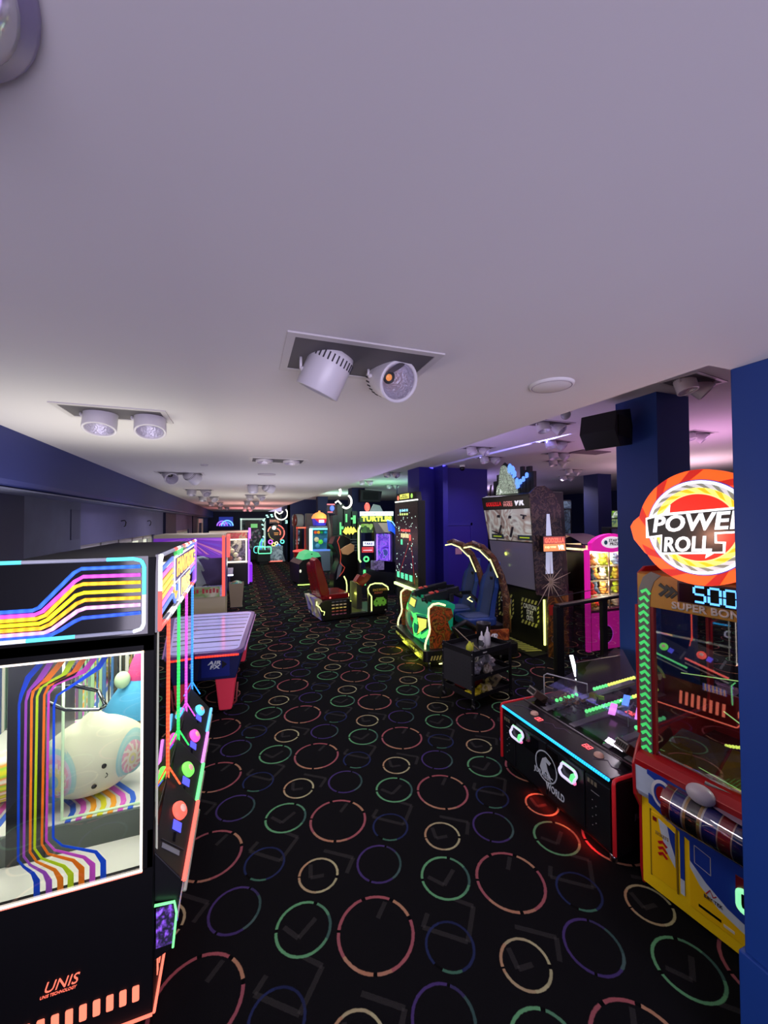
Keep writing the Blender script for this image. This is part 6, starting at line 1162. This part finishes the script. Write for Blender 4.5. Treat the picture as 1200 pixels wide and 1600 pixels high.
# mannequin-like pale statue inside (abstract standing form)
st_ = thing('display_statue', 'pale grey-green bent statue inside the starburst cabinet', 'statue', (-.78, 8.75, 1.0), 0)
q = B(); q.tube([(.10, 0, .0), (.08, 0, .18), (.02, .0, .36), (.0, 0, .52), (-.06, 0, .66), (-.13, 0, .74)], [.12, .09, .075, .095, .08, .05], 14); q.ell((-.19, 0, .76), (.07, .06, .065), 14, 10); q.tube([(-.05, -.05, .66), (.06, -.10, .58), (.14, -.08, .42)], [.035, .03, .022], 8); q.tube([(-.03, .05, .66), (.12, .08, .68), (.22, .05, .64)], [.03, .025, .02], 8); q.build('figure', M('statue_pale', 'a8bcb0', .5, e=.22), st_)
for x in (-.25, .2):
    q = B(); q.T = Matrix.Translation((x, -.3, .10)); ringband(q, 0, 0, .06, .09, 'y', -.02, .02, n=20); q.build('steel_ring', STEEL, st_)
l = area('starburst_fill', (.6, .6, 2.05), (0, 0, 0), .8, .8, 'e8e0ff', 8); l.parent = kc  # unseen light added inside the cabinet to brighten the statue
# ---------------- bin, second table, purple crane ----------------
tb = thing('waste_bin', 'cream tapered waste bin with crumpled waste beside the aisle', 'bin', (-.04, 12.1, 0), 0)
q = B(); q.prism([(-.16, -.16), (.16, -.16), (.16, .16), (-.16, .16)], 'z', 0, .01); q.add([(-.15, -.15, .01), (.15, -.15, .01), (.15, .15, .01), (-.15, .15, .01), (-.2, -.2, .66), (.2, -.2, .66), (.2, .2, .66), (-.2, .2, .66)], [(0, 1, 5, 4), (1, 2, 6, 5), (2, 3, 7, 6), (3, 0, 4, 7)]); q.build('body', M('bin_cream', '9c8c78', .6), tb)
q = B(); q.ell((0, 0, .62), (.17, .17, .1), 14, 8); q.build('waste', ART('waste_print', ['c0b8b0', '50a078', '806858', '3880a0'], 14, .05), tb)
at = thing('air_hockey_table', 'small pale lit table with bright white edge between the two prize cabinets', 'table', (-1.3, 12.9, 0), 0); q = B(); q.box(0, 1.15, 0, 1.9, .74, .8); q.k = 1; q.box(.02, 1.17, -.02, .02, .76, .80); q.build('top', [M('surface_lavender2', '7070a0', .2, e=.2), NEON('e8f0ff', 1.2)], at); q = B(); q.box(.1, 1.05, .1, 1.8, .3, .74); q.build('body', M('hockey_navy', '14205c', .35), at)
for x in (.15, .9):
    for y in (.2, 1.6): q = B(); q.box(x, x+.1, y, y+.1, 0, .3); q.build('leg', DKM, at)
pc_ = thing('prize_cabinet', 'prize cabinet with purple light edges and white lit window further down the aisle', 'arcade machine', (-1.0, 15.9, 0), 0)
q = B(); q.box(0, 1.38, 0, 1.3, 1.98, 2.05); q.box(0, 1.38, 0, 1.3, 0, .82); q.box(0, .35, 0, 1.3, .82, 1.98); q.build('cabinet', M('pc_dark', '1c1a20', .4), pc_, .005); q = B(); q.box(.05, 1.33, -.01, 0, 1.76, 1.98); q.build('header_print', ART('pc_header', ['605040', '903040', '808060', '705868', '484038'], 4, .3, 'noise', dist=2), pc_); q = B(); q.box(.0, 1.38, -.015, .0, 1.99, 2.05); q.build('pale_top_edge', M('edge_pale', 'b8b8a8', .4, e=.3), pc_)
q = B()
for a in ((.55, 1.32, 1.70, 1.75), (.55, 1.32, .86, .92), (1.27, 1.32, .86, 1.75)): q.box(a[0], a[1], -.02, 0, a[2], a[3])
q.build('white_light_frame', NEON('fff8d8', 1.1), pc_); q = B(); q.box(.35, 1.35, 1.2, 1.22, .82, 1.98); q.build('rear_panel', ART('pc_rear', ['2c2838', '706878', '1c1820', 'b0a898', '403850'], 5, .3, 'noise', dist=2), pc_)
q = B(); q.tube([(1.38, -.02, .05), (1.38, -.02, 2.02)], .022, 6); q.build('purple_light_edge', NEON('9030ff', 1.3), pc_); q = B(); q.prism([(.05, .1), (.05, .72), (.0, .76), (1.0, .76), (1.0, .1)], 'x', 1.38, 1.52); q.build('purple_console', M('console_purple', '8c28e0', .35, e=.65), pc_, .01); q = B(); q.box(1.38, 1.44, .05, .9, .8, 1.3); q.k = 1; q.box(1.38, 1.46, .05, .6, 1.75, 2.15); q.build('purple_fittings', [NEON('7828e8', .9), NEON('a058f0', .9)], pc_)
random.seed(9)
for k, (x, z, r, c, lb) in enumerate(((.62, 1.35, .13, '302420', 'dark brown'), (.78, 1.28, .10, 'e8d8b0', 'cream'), (.92, 1.12, .10, 'f0e8c0', 'pale yellow'), (.70, 1.0, .11, 'a86858', 'dusty red'), (1.05, .95, .09, 'f0e0c8', 'ivory'))):
    o = B().ell((0, 0, 0), (r, r*.8, r*.9), 14, 10).build('plush_toy', M('pcp_'+c, c, .8, e=.1), None); o.location = (-1.0+x, 16.3, z); tag(o, '%s plush ball hanging in the purple edged prize cabinet' % lb, 'plush toy', 'toys in the purple edged cabinet')
l = area('purple_cabinet_lamp', (.9, .6, 1.95), (0, 0, 0), .6, .6, 'fff4e0', 12); l.parent = pc_
# ---------------- far machines ----------------
sg = thing('lit_picture', 'lit picture with blue and magenta arcs on the end wall left of the doorway', 'sign', (-1.15, 27.45, 2.08), 0)
q = B(); q.box(0, .85, 0, .04, 0, .62); q.build('panel', M('pic_blue', '2838a0', .4, e=.6), sg)
for r0, r1, c, cx in ((.12, .20, 'd020f0', .2), (.26, .34, '9040f0', .2), (.16, .24, '2890ff', .5), (.30, .38, '60c0ff', .5)): q = B(); ringband(q, cx, .05, r0, r1, 'y', -.01-r0*.01, 0, 0, 180, 16); q.build('arc', NEON(c, 1.1), sg)
# ring game
rg = thing('ring_game', 'tall wheel game with white neon ring on top, at the aisle end', 'arcade machine', (1.5, 24.0, 0), 0)
q = B(); q.box(.12, .98, 0, .8, .05, .95); q.build('base', ART('ring_base', ['7c94a0', 'a8c0c8', '506878', '90a8a8', '384858'], 6, .25, 'noise', dist=2), rg, .01); q = B(); q.prism([(0, .05), (.12, .05), (.12, .5), (.04, .3)], 'y', 0, .6); q.prism([(.98, .05), (1.12, .05), (1.05, .3), (.98, .5)], 'y', 0, .6); q.build('wings', M('wing_grey', '708088', .3, e=.15), rg)
q = B(); q.prism(circ(.6, 1.72, .50, 36), 'y', .1, .3); wh = q.build('wheel', M('wheel_dark', '1c1810', .4), rg)
for r0, r1, a0, a1, c in ((.44, .50, 25, 75, 'ff5040'), (.44, .50, -60, 20, 'ff6050'), (.44, .50, 130, 170, 'ff8060'), (.22, .28, -30, 80, 'ff6038'), (.40, .44, 180, 250, '8c8020'), (.34, .40, 90, 125, 'd0a030')): q = B(); ringband(q, .6, 1.72, r0, r1, 'y', .07, .1, a0, a1, 12); q.build('arc_light', NEON(c, 1.0), wh)
q = B(); q.prism(circ(.48, 2.02, .11, 20), 'y', .04, .1); q.build('white_lamp', NEON('f4fff8', 1.5), wh); q = B(); q.box(.48, .74, .06, .1, 1.70, 1.73); q.box(.5, .72, .06, .1, 1.6, 1.63); q.build('hub_print', NEON('f0a040', .7), wh)
q = B(); q.box(.22, .78, .1, .25, 2.28, 2.55); tpb = q.build('name_board', M('board_brown', '4c2c20', .4), rg); q = B()
for k, (x, z) in enumerate(((.30, 2.42), (.42, 2.42), (.54, 2.43), (.66, 2.40), (.74, 2.34))): q.T = Matrix.Translation((x, .09, z)); ringband(q, 0, 0, .028, .05, 'y', 0, .01, n=14)
q.build('round_letters', NEON('d88858', .8), tpb)
q = B(); pts = [(.60+.36*math.cos(math.radians(a)), .1, 2.85+.36*math.sin(math.radians(a))) for a in range(150, 420, 15)]; q.tube([(x+.3, y, z) for x, y, z in pts], .035, 8); q.tube([(.62, .05, 2.95), (.78, .05, 2.84), (.92, .05, 2.90), (.98, .05, 3.0)], .035, 8); q.build('white_neon_ring', NEON('fffce8', 1.6), rg); q = B(); q.box(.84, .92, .15, .25, 2.2, 2.9); q.build('ring_mount', DKM, rg)
q = B()
for x, z in ((.08, 2.75), (.14, 2.65), (.34, 2.78), (.38, 2.68), (-.1, 2.45), (-.16, 2.2), (-.12, 1.95), (-.1, 1.5), (-.14, 1.25), (1.2, 2.3), (1.2, 2.42), (1.28, 2.36)): q.obox((x, .15, z), (.12, .04, .07), (0, 30 if x < 0 else 0, 0))
q.build('frame_lights', NEON('a0f8e8', 1.2), rg); q = B(); q.tube([(-.1, .2, .9), (-.14, .2, 1.5), (-.12, .2, 2.2), (.1, .2, 2.72), (.5, .2, 2.8), (.9, .2, 2.6), (1.24, .2, 2.36)], .03, 6); q.build('light_frame_bar', DKM, rg)
for x, z, r, c in ((.28, 1.2, .14, 'c040e0'), (.45, .85+.2, .12, 'e0e060'), (.72, .95, .14, '4090e0'), (.95, 1.2, .13, '40e0d0'), (.62, 1.12, .10, 'f0f0c0')): q = B(); q.T = Matrix.Translation((x, .02, z)); ringband(q, 0, 0, r*.5, r, 'y', 0, .05, n=18); q.build('coloured_ring', NEON(c, .9), rg)
q = B(); q.box(.2, .95, -.03, 0, .04, .10); q.build('red_base_light', NEON('ff6048', 1.1), rg)
for k, c in enumerate(('30e0a0', '30b0e0', '4060f0', '60e060')): q = B(); q.tube([(-.35+.06*k, .1, .7), (-.33+.06*k, .1, 1.15), (-.2+.06*k, .1, 1.4)], .022, 6); q.build('curved_light', NEON(c, 1.0), rg)
nb_ = thing('neon_seat', 'low seat outlined in green neon in front of the end doorway', 'seat', (.95, 23.0, 0), 0); q = B(); q.box(.05, .75, 0, .8, .15, .8); q.box(.15, .65, .1, .7, 0, .15); q.build('body', M('neon_seat_dark', '0c1c18', .4), nb_, .02)
q = B(); q.tube([(x, -.03, z) for x, z in rrect(.10, .78, .62, .98, .06)], .025, 8, True); q.build('green_neon', NEON('40f0a0', 1.3), nb_); q = B(); q.tube([(x-.12, .2, z+.03) for x, z in rrect(.0, .6, .62, .98, .12)], .02, 8, True); q.build('teal_neon', NEON('30d0d0', 1.1), nb_)
t = thing('arcade_cabinet', 'dark cabinet with green lit head and busy screen filling the end doorway', 'arcade machine', (.45, 26.2, 0), 0); q = B(); q.box(0, 1.0, 0, .6, 0, 2.4); q.build('cabinet', M('cab_black', '0c0c12', .4), t); q = B(); q.box(.1, .9, -.02, 0, .7, 1.9); q.build('screen', ART('end_screen', ['0c1014', '282838', '4c6058', '101418', '705868', '18201c'], 8, .5), t); q = B(); q.box(.3, .7, -.03, 0, 2.0, 2.25); q.build('green_head', NEON('60c060', .7), t)
# boxing machine
bm_ = thing('boxing_machine', 'red strength tester with brown punch ball hood by the back wall', 'arcade machine', (2.60, 20.6, 0), 0)
q = B(); q.lathe([(.26, 0), (.30, .06), (.32, .72), (.38, .80), (.38, .84), (0, .86)], (.45, .3, 0), 28); q.build('round_base', M('bx_red', '9c1c20', .35, e=.1), bm_); q = B(); q.lathe([(.385, .82), (.39, .88), (.20, .93), (0, .93)], (.45, .3, 0), 28); q.build('red_rim', NEON('f04030', .7), bm_); q = B(); q.prism(circ(.45, .42, .16, 24), 'y', -.05, -.02); q.k = 1; q.prism(circ(.45, .42, .12, 24), 'y', -.06, -.03); q.build('round_badge', [M('badge_white', 'd8d0d0', .4, e=.2), M('badge_dark', '3c2840', .4)], bm_)
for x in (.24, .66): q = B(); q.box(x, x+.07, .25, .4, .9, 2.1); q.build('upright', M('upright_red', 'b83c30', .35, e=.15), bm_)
q = B(); q.box(.24, .73, .25, .42, 2.02, 2.1); q.build('orange_crossbar', NEON('f07040', .7), bm_); q = B(); q.prism(rrect(.05, .62, 2.10, 2.78, .16, 5), 'y', .1, .6); q.build('hood', M('hood_brown', '3c1814', .25), bm_, .02); q = B(); q.ell((.16, .08, 2.44), (.10, .06, .30), 16, 10); q.build('glossy_pad', M('pad_red_brown', '6c2820', .15), bm_)
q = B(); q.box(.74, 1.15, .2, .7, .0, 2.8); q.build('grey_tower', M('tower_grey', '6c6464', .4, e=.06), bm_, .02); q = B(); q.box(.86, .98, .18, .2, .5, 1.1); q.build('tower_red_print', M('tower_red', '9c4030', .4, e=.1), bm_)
t = thing('arcade_cabinet', 'slim dark cabinet with faint screen at the corner of the back wall', 'arcade machine', (2.95, 22.6, 0), 0); q = B(); q.box(0, .45, 0, .5, 0, 2.1); q.build('cabinet', M('cab_black', '0c0c12', .4), t); q = B(); q.box(.08, .3, -.02, 0, 1.1, 1.9); q.build('screen', ART('slim_screen', ['101420', '384860', '202838', '88a0a8', '181c28'], 9, .35), t); q = B(); q.box(.1, .2, -.05, 0, .9, 1.0); q.build('controls', WHT, t)
# bucket crane
bc = thing('prize_crane', 'prize crane with orange domed blue and red bucket on top and blue lit inside', 'arcade machine', (3.2, 19.0, 0), 0)
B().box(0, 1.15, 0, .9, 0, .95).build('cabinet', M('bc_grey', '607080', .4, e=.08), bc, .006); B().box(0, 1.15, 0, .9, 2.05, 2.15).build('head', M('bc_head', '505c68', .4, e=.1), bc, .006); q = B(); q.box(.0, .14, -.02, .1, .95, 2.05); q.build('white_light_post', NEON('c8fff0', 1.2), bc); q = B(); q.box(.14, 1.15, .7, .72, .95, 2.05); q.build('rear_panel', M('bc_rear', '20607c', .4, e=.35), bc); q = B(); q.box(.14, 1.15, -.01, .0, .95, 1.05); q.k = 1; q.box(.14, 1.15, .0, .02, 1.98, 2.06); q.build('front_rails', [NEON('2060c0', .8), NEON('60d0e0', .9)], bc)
q = B(); q.lathe([(.30, 0), (.36, .30), (.37, .34)], (.55, .4, 2.18), 28); q.build('bucket', ART('bucket_print', ['4030b0', 'c82840', 'e8e0e8', 'c83048', '3838b8'], 3.0, .5), bc); q = B(); q.lathe([(.38, .34), (.37, .42), (.30, .54), (.18, .62), (.05, .66), (.05, .72), (0, .73)], (.55, .4, 2.18), 28); q.build('orange_dome', NEON('ff9020', .85), bc); q = B(); q.box(.46, .70, -.0, .04, 2.32, 2.45); q.build('white_label', NEON('f0f0ff', .9), bc)
for k, (x, z, r, c, n) in enumerate(((.35, 1.85, .08, 'e05020', 'orange'), (.50, 1.85, .08, 'e0a020', 'yellow'), (.65, 1.85, .08, '208030', 'green'), (.85, 1.85, .08, '2090b0', 'blue'), (.40, 1.5, .12, 'c8b890', 'beige'), (.60, 1.38, .12, '60d040', 'lime'), (.85, 1.45, .12, '3070b0', 'mid blue'), (.45, 1.2, .12, '4080a0', 'teal'))):
    o = B().ell((0, 0, 0), (r, r*.8, r), 12, 8).build('plush_toy', M('bcp_'+c, c, .8, e=.35), None); o.location = (3.2+x, 19.35, z); tag(o, '%s toy hanging behind the glass of the bucket topped crane' % n, 'plush toy', 'toys in the bucket topped crane')
t = thing('prize_sign', 'stack of white lit letters beside the bucket topped crane', 'sign', (4.4, 18.2, 0), 0); q = B(); q.ell((.1, 0, 2.75), (.13, .05, .12), 14, 8); q.ell((.12, 0, 2.52), (.15, .05, .13), 14, 8); q.build('white_lamps', NEON('e8fff0', 1.1), t); q = B(); q.box(0, .25, 0, .2, 0, 2.4); q.k = 1; q.box(-.1, .4, -.03, 0, 1.98, 2.12); q.build('stand', [M('stand_dark', '101828', .4), NEON('d0f0e8', .9)], t)
# mint topped machine
mt = thing('arcade_cabinet', 'low black machine with sloping mint green top and white diamond print', 'arcade machine', (2.12, 14.9, 0), 8)
q = B(); q.prism([(0, .08), (.0, .80), (.15, .95), (.85, 1.05), (.95, .08)], 'y', 0, 1.3); q.build('body', BLK, mt, .01); q = B(); q.prism([(.12, .95), (.25, 1.18), (.50, 1.28), (.75, 1.2), (.85, 1.05)], 'y', -.02, .9); q.build('mint_top', M('mint', '60d890', .4, e=.45), mt, .02); q = B(); q.ell((.48, -.03, 1.16), (.03, .02, .02)); q.build('dark_stud', BLK, mt)
q = B(); q.prism([(.42, .55), (.62, .75), (.82, .55), (.62, .35)], 'y', -.012, 0); q.k = 1; q.box(.36, .86, -.010, 0, .22, .32); q.k = 2; q.prism([(.47, .55), (.62, .70), (.77, .55), (.62, .40)], 'y', -.016, -.01); q.build('diamond_print', [M('dia_cream', 'd8d0b0', .4, e=.35), M('dia_coral', 'c87060', .4, e=.3), M('dia_pale', 'e8e0c8', .4, e=.3)], mt); q = B(); q.ell((.05, -.01, .55), (.04, .02, .06)); q.build('side_badge', NEON('e8e8d0', .7), mt)
q = B(); q.tube([(-.05, -.02, .05), (.1, -.02, .04), (1.0, -.02, .03)], .02, 6); q.build('floor_light', NEON('c0f060', 1.2), mt)
# rounded black cabinet with red piping
rb_ = thing('arcade_cabinet', 'tall rounded black cabinet with red outline piping and tan disc, behind the red seat', 'arcade machine', (2.95, 13.3, 0), 5)
q = B(); q.prism([(.1, 0), (1.0, 0), (1.05, .9), (.95, 1.25), (.82, 1.45), (.7, 1.78), (.45, 1.92), (.18, 1.88), (.05, 1.6), (.22, 1.3), (.3, 1.0), (.12, .6)], 'y', 0, .5); q.build('cabinet', M('rb_black', '0e0c10', .3), rb_, .02)
q = B(); q.tube([(.32, -.02, 1.86), (.24, -.02, 1.70), (.30, -.02, 1.52), (.36, -.02, 1.2), (.34, -.02, .95), (.50, -.02, .80), (.44, -.02, .66), (.30, -.02, .5)], .014, 6); q.build('red_piping', M('piping_red', 'c84838', .3, e=.4), rb_); q = B(); q.prism([(.34, 1.42), (.5, 1.52), (.72, 1.62), (.86, 1.55), (.84, 1.35), (.62, 1.22), (.42, 1.26)], 'y', -.03, 0); q.build('tan_panel', M('tan_panel', 'b88860', .4, e=.12), rb_, .01); q = B(); q.prism([(.2, .4), (.34, .55), (.42, .9), (.36, 1.0), (.26, .8)], 'y', -.02, 0); q.build('grey_panel', M('grey_panel', '70707c', .3), rb_)
# dark green tower with yellow emblem
gt = thing('tower_cabinet', 'dark green stepped tower cabinet with yellow winged emblem and white neon ring', 'arcade machine', (3.36, 13.9, 0), 0)
q = B()
for x0, x1, z1 in ((-.18, .02, 2.6), (0, .25, 3.0), (.2, .55, 2.9), (.5, .75, 2.75), (.7, .88, 2.5)): q.box(x0, x1, .1, .5, 0, z1)
q.build('tower', M('tower_green', '1c2c28', .35, noise=.3, nscale=6), gt, .006); q = B()
for a in ((.08, .14, 1.9, 2.35), (.14, .22, 2.1, 2.2), (.58, .68, 2.3, 2.6), (.3, .36, 2.35, 2.65), (.5, .62, 2.45, 2.52)): q.box(a[0], a[1], .08, .1, a[2], a[3])
q.build('green_lights', NEON('50d070', .7), gt)
q = B(); q.prism([(.20, 2.0), (.30, 2.18), (.34, 2.10), (.38, 2.2), (.44, 2.10), (.50, 2.2), (.55, 2.10), (.60, 2.18), (.72, 2.0), (.62, 1.98), (.56, 1.90), (.50, 1.98), (.44, 1.9), (.38, 1.98), (.32, 1.9)], 'y', .05, .1); q.build('yellow_emblem', NEON('f0e030', .95), gt); q = B()
for k in range(5): q.box(.42, .80, .08, .1, 1.3+.1*k, 1.34+.1*k)
q.build('vent_lines', M('vent_grey2', '505858', .4), gt)
q = B(); q.tube([(-.30+.0, .1, 1.4), (-.28, .1, 2.0), (-.36, .1, 2.65)], [.10, .07, .05], 10); q.build('grey_strut', M('strut_grey', '605850', .4), gt)
q = B(); q.tube([(.30+.20*math.cos(math.radians(a)), .0, 3.10+.24*math.sin(math.radians(a))) for a in range(-130, 80, 15)], .035, 8); q.tube([(.05, 0, 3.3), (.10, 0, 3.45), (.07, 0, 3.55)], .045, 8); q.tube([(-.10, 0, 3.05), (.0, 0, 3.12), (.12, 0, 3.0)], .03, 8); q.build('white_neon_ring', NEON('fffff0', 1.5), gt)
q = B(); q.box(-.40, -.12, .0, .04, 2.65, 3.0); nb2 = q.build('small_board', M('sb_dark', '28102c', .4), gt); q = B(); q.box(-.40, -.12, -.02, 0, 2.97, 3.01); q.box(-.38, -.2, -.02, 0, 2.70, 2.73); q.k = 1; q.ell((-.22, -.02, 2.85), (.08, .02, .1)); q.build('board_lights', [NEON('ff6070', 1.0), NEON('3060f0', 1.0)], nb2)
# yellow lettered cabinet with purple glass and blue slide
tc_ = thing('coin_cabinet', 'cabinet with yellow lettered header, purple lit glass and curved blue slide', 'arcade machine', (3.72, 12.45, 0), -12)
q = B(); q.box(0, 1.15, 0, .9, 0, .75); q.box(0, .06, .05, .9, .75, 2.3); q.box(1.09, 1.15, .05, .9, .75, 2.3); q.box(0, 1.15, .1, .9, 2.3, 2.36); q.box(.5, .56, .05, .9, .75, 2.3); q.build('cabinet', M('tc_dark', '14181c', .4), tc_, .006)
q = B(); q.box(.02, 1.12, -.03, .05, 2.56, 2.70); wh_ = q.build('white_header', NEON('e8f0ff', .9), tc_); text('header_lettering', 'TEENAGE MUTANT NINJA', M('hl_grey', '606878', .4), wh_, (.57, -.033, 2.63), .95, .06, bold=.03); q = B(); q.box(.02, 1.12, -.02, .05, 2.36, 2.56); yh = q.build('lettering_board', M('tb_green', '1c4c18', .4, e=.3), tc_); text('header_lettering', 'TURTLES', NEON('e8f028', 1.0), yh, (.57, -.025, 2.46), 1.0, .17, bold=.06, ext=.01)
q = B(); q.prism([(.35, 2.7), (.8, 2.7), (.7, 2.9), (.5, 2.95)], 'y', .1, .3); q.build('grey_peak', M('peak_grey', '50585c', .4), tc_); q = B(); q.ell((.26, .0, 2.85), (.09, .05, .14)); q.build('red_lamp', NEON('ff3018', 1.0), tc_)
q = B(); q.box(.08, .48, .3, .32, 2.0, 2.3); q.build('green_print', ART('tc_green', ['306020', '80c040', '204018', 'a0d060'], 9, .5), tc_); q = B(); q.box(.12, .48, .0, .03, 1.58, 1.72); sg2 = q.build('white_notice', NEON('d8e0f0', .8), tc_); text('notice_lettering', 'TAKE', M('notice_dark', '303440', .4), sg2, (.30, -.003, 1.65), .28, .08, bold=.04); q = B(); q.box(.08, .46, .0, .03, 1.36, 1.54); q.k = 1; q.box(.12, .42, -.005, .0, 1.42, 1.45); q.build('red_notice', [M('notice_red', 'c03028', .4, e=.4), M('notice_stripe', 'e8c0b8', .4, e=.4)], tc_)
q = B(); q.box(.56, 1.08, .6, .62, .75, 1.95); q.build('purple_screen', ART('tc_purple', ['301870', '7038e0', '5040a0', 'a060ff', '206080', '402890'], 6, .7, 'noise', dist=3), tc_); q = B(); q.box(.56, .60, -.01, .02, 1.1, 1.95); q.box(.98, 1.01, -.01, .02, 1.1, 1.95); q.build('purple_tube', NEON('8040ff', 1.1), tc_); q = B(); q.prism([(.45, 2.35), (.60, 2.35), (.85, 2.0), (.56, 1.98)], 'y', .0, .05); q.k = 1; q.prism([(.62, 2.33), (.95, 2.33), (1.02, 2.0), (.78, 2.02)], 'y', .0, .04); q.build('sloping_panel', [M('slope_grey', '585450', .4, e=.1), M('slope_tan', 'a0987c', .4, e=.2)], tc_)
q = B()
q.grid(lambda u, v: (.90+.42*u+.05*v, -.06-.1*math.sin(math.pi*u)*.3, 2.40-.55*u*u-.05*u-.34*v*(1-.3*u)), 8, 3); sl = q.build('blue_slide', M('slide_blue', '2058e0', .25, e=.55), tc_, fix=False); q = B(); q.tube([(.90, -.08, 2.42), (1.08, -.09, 2.36), (1.24, -.08, 2.12), (1.34, -.07, 1.84)], .02, 6); q.build('slide_edge', NEON('70b8ff', 1.0), sl)
q = B(); q.tube([(.04, -.03, 1.05), (-.02, -.03, 1.15), (-.03, -.03, 1.6), (-.03, -.03, 2.1), (.03, -.03, 2.25)], .03, 8); q.build('lime_neon', NEON('c0ff90', 1.2), tc_); q = B(); ringband(q, .22, 1.15, .05, .10, 'y', -.03, 0, n=18); q.box(.12, .20, -.03, 0, .3, .8); q.build('green_knob', NEON('30e070', .9), tc_); q = B(); q.box(1.15, 1.2, .0, .08, .8, 2.0); q.box(1.3, 1.33, .3, .38, .0, 3.6); q.build('steel_pole', STEEL, tc_)
q = B(); q.obox((.95, -.35, .92), (.85, .03, .34), (0, 8, 0)); q.build('black_tilted_panel', BLKG, tc_); q = B(); q.obox((.55, -.30, .98), (.34, .3, .28), (0, 0, 15)); q.build('violet_console', ART('tc_cons', ['504468', '8878a8', '302840', 'a090b8'], 7, .25, 'noise'), tc_)
l = pt('cabinet_glow', (.5, -.4, 1.6), 'b0a0ff', 6, .1); l.parent = tc_
q = B(); q.box(1.2, 1.6, -.25, .25, 0, .5); q.box(1.2, 1.9, -.2, .2, .5, .56); q.build('grey_shelf', M('shelf_grey2', '3c4048', .4), tc_)
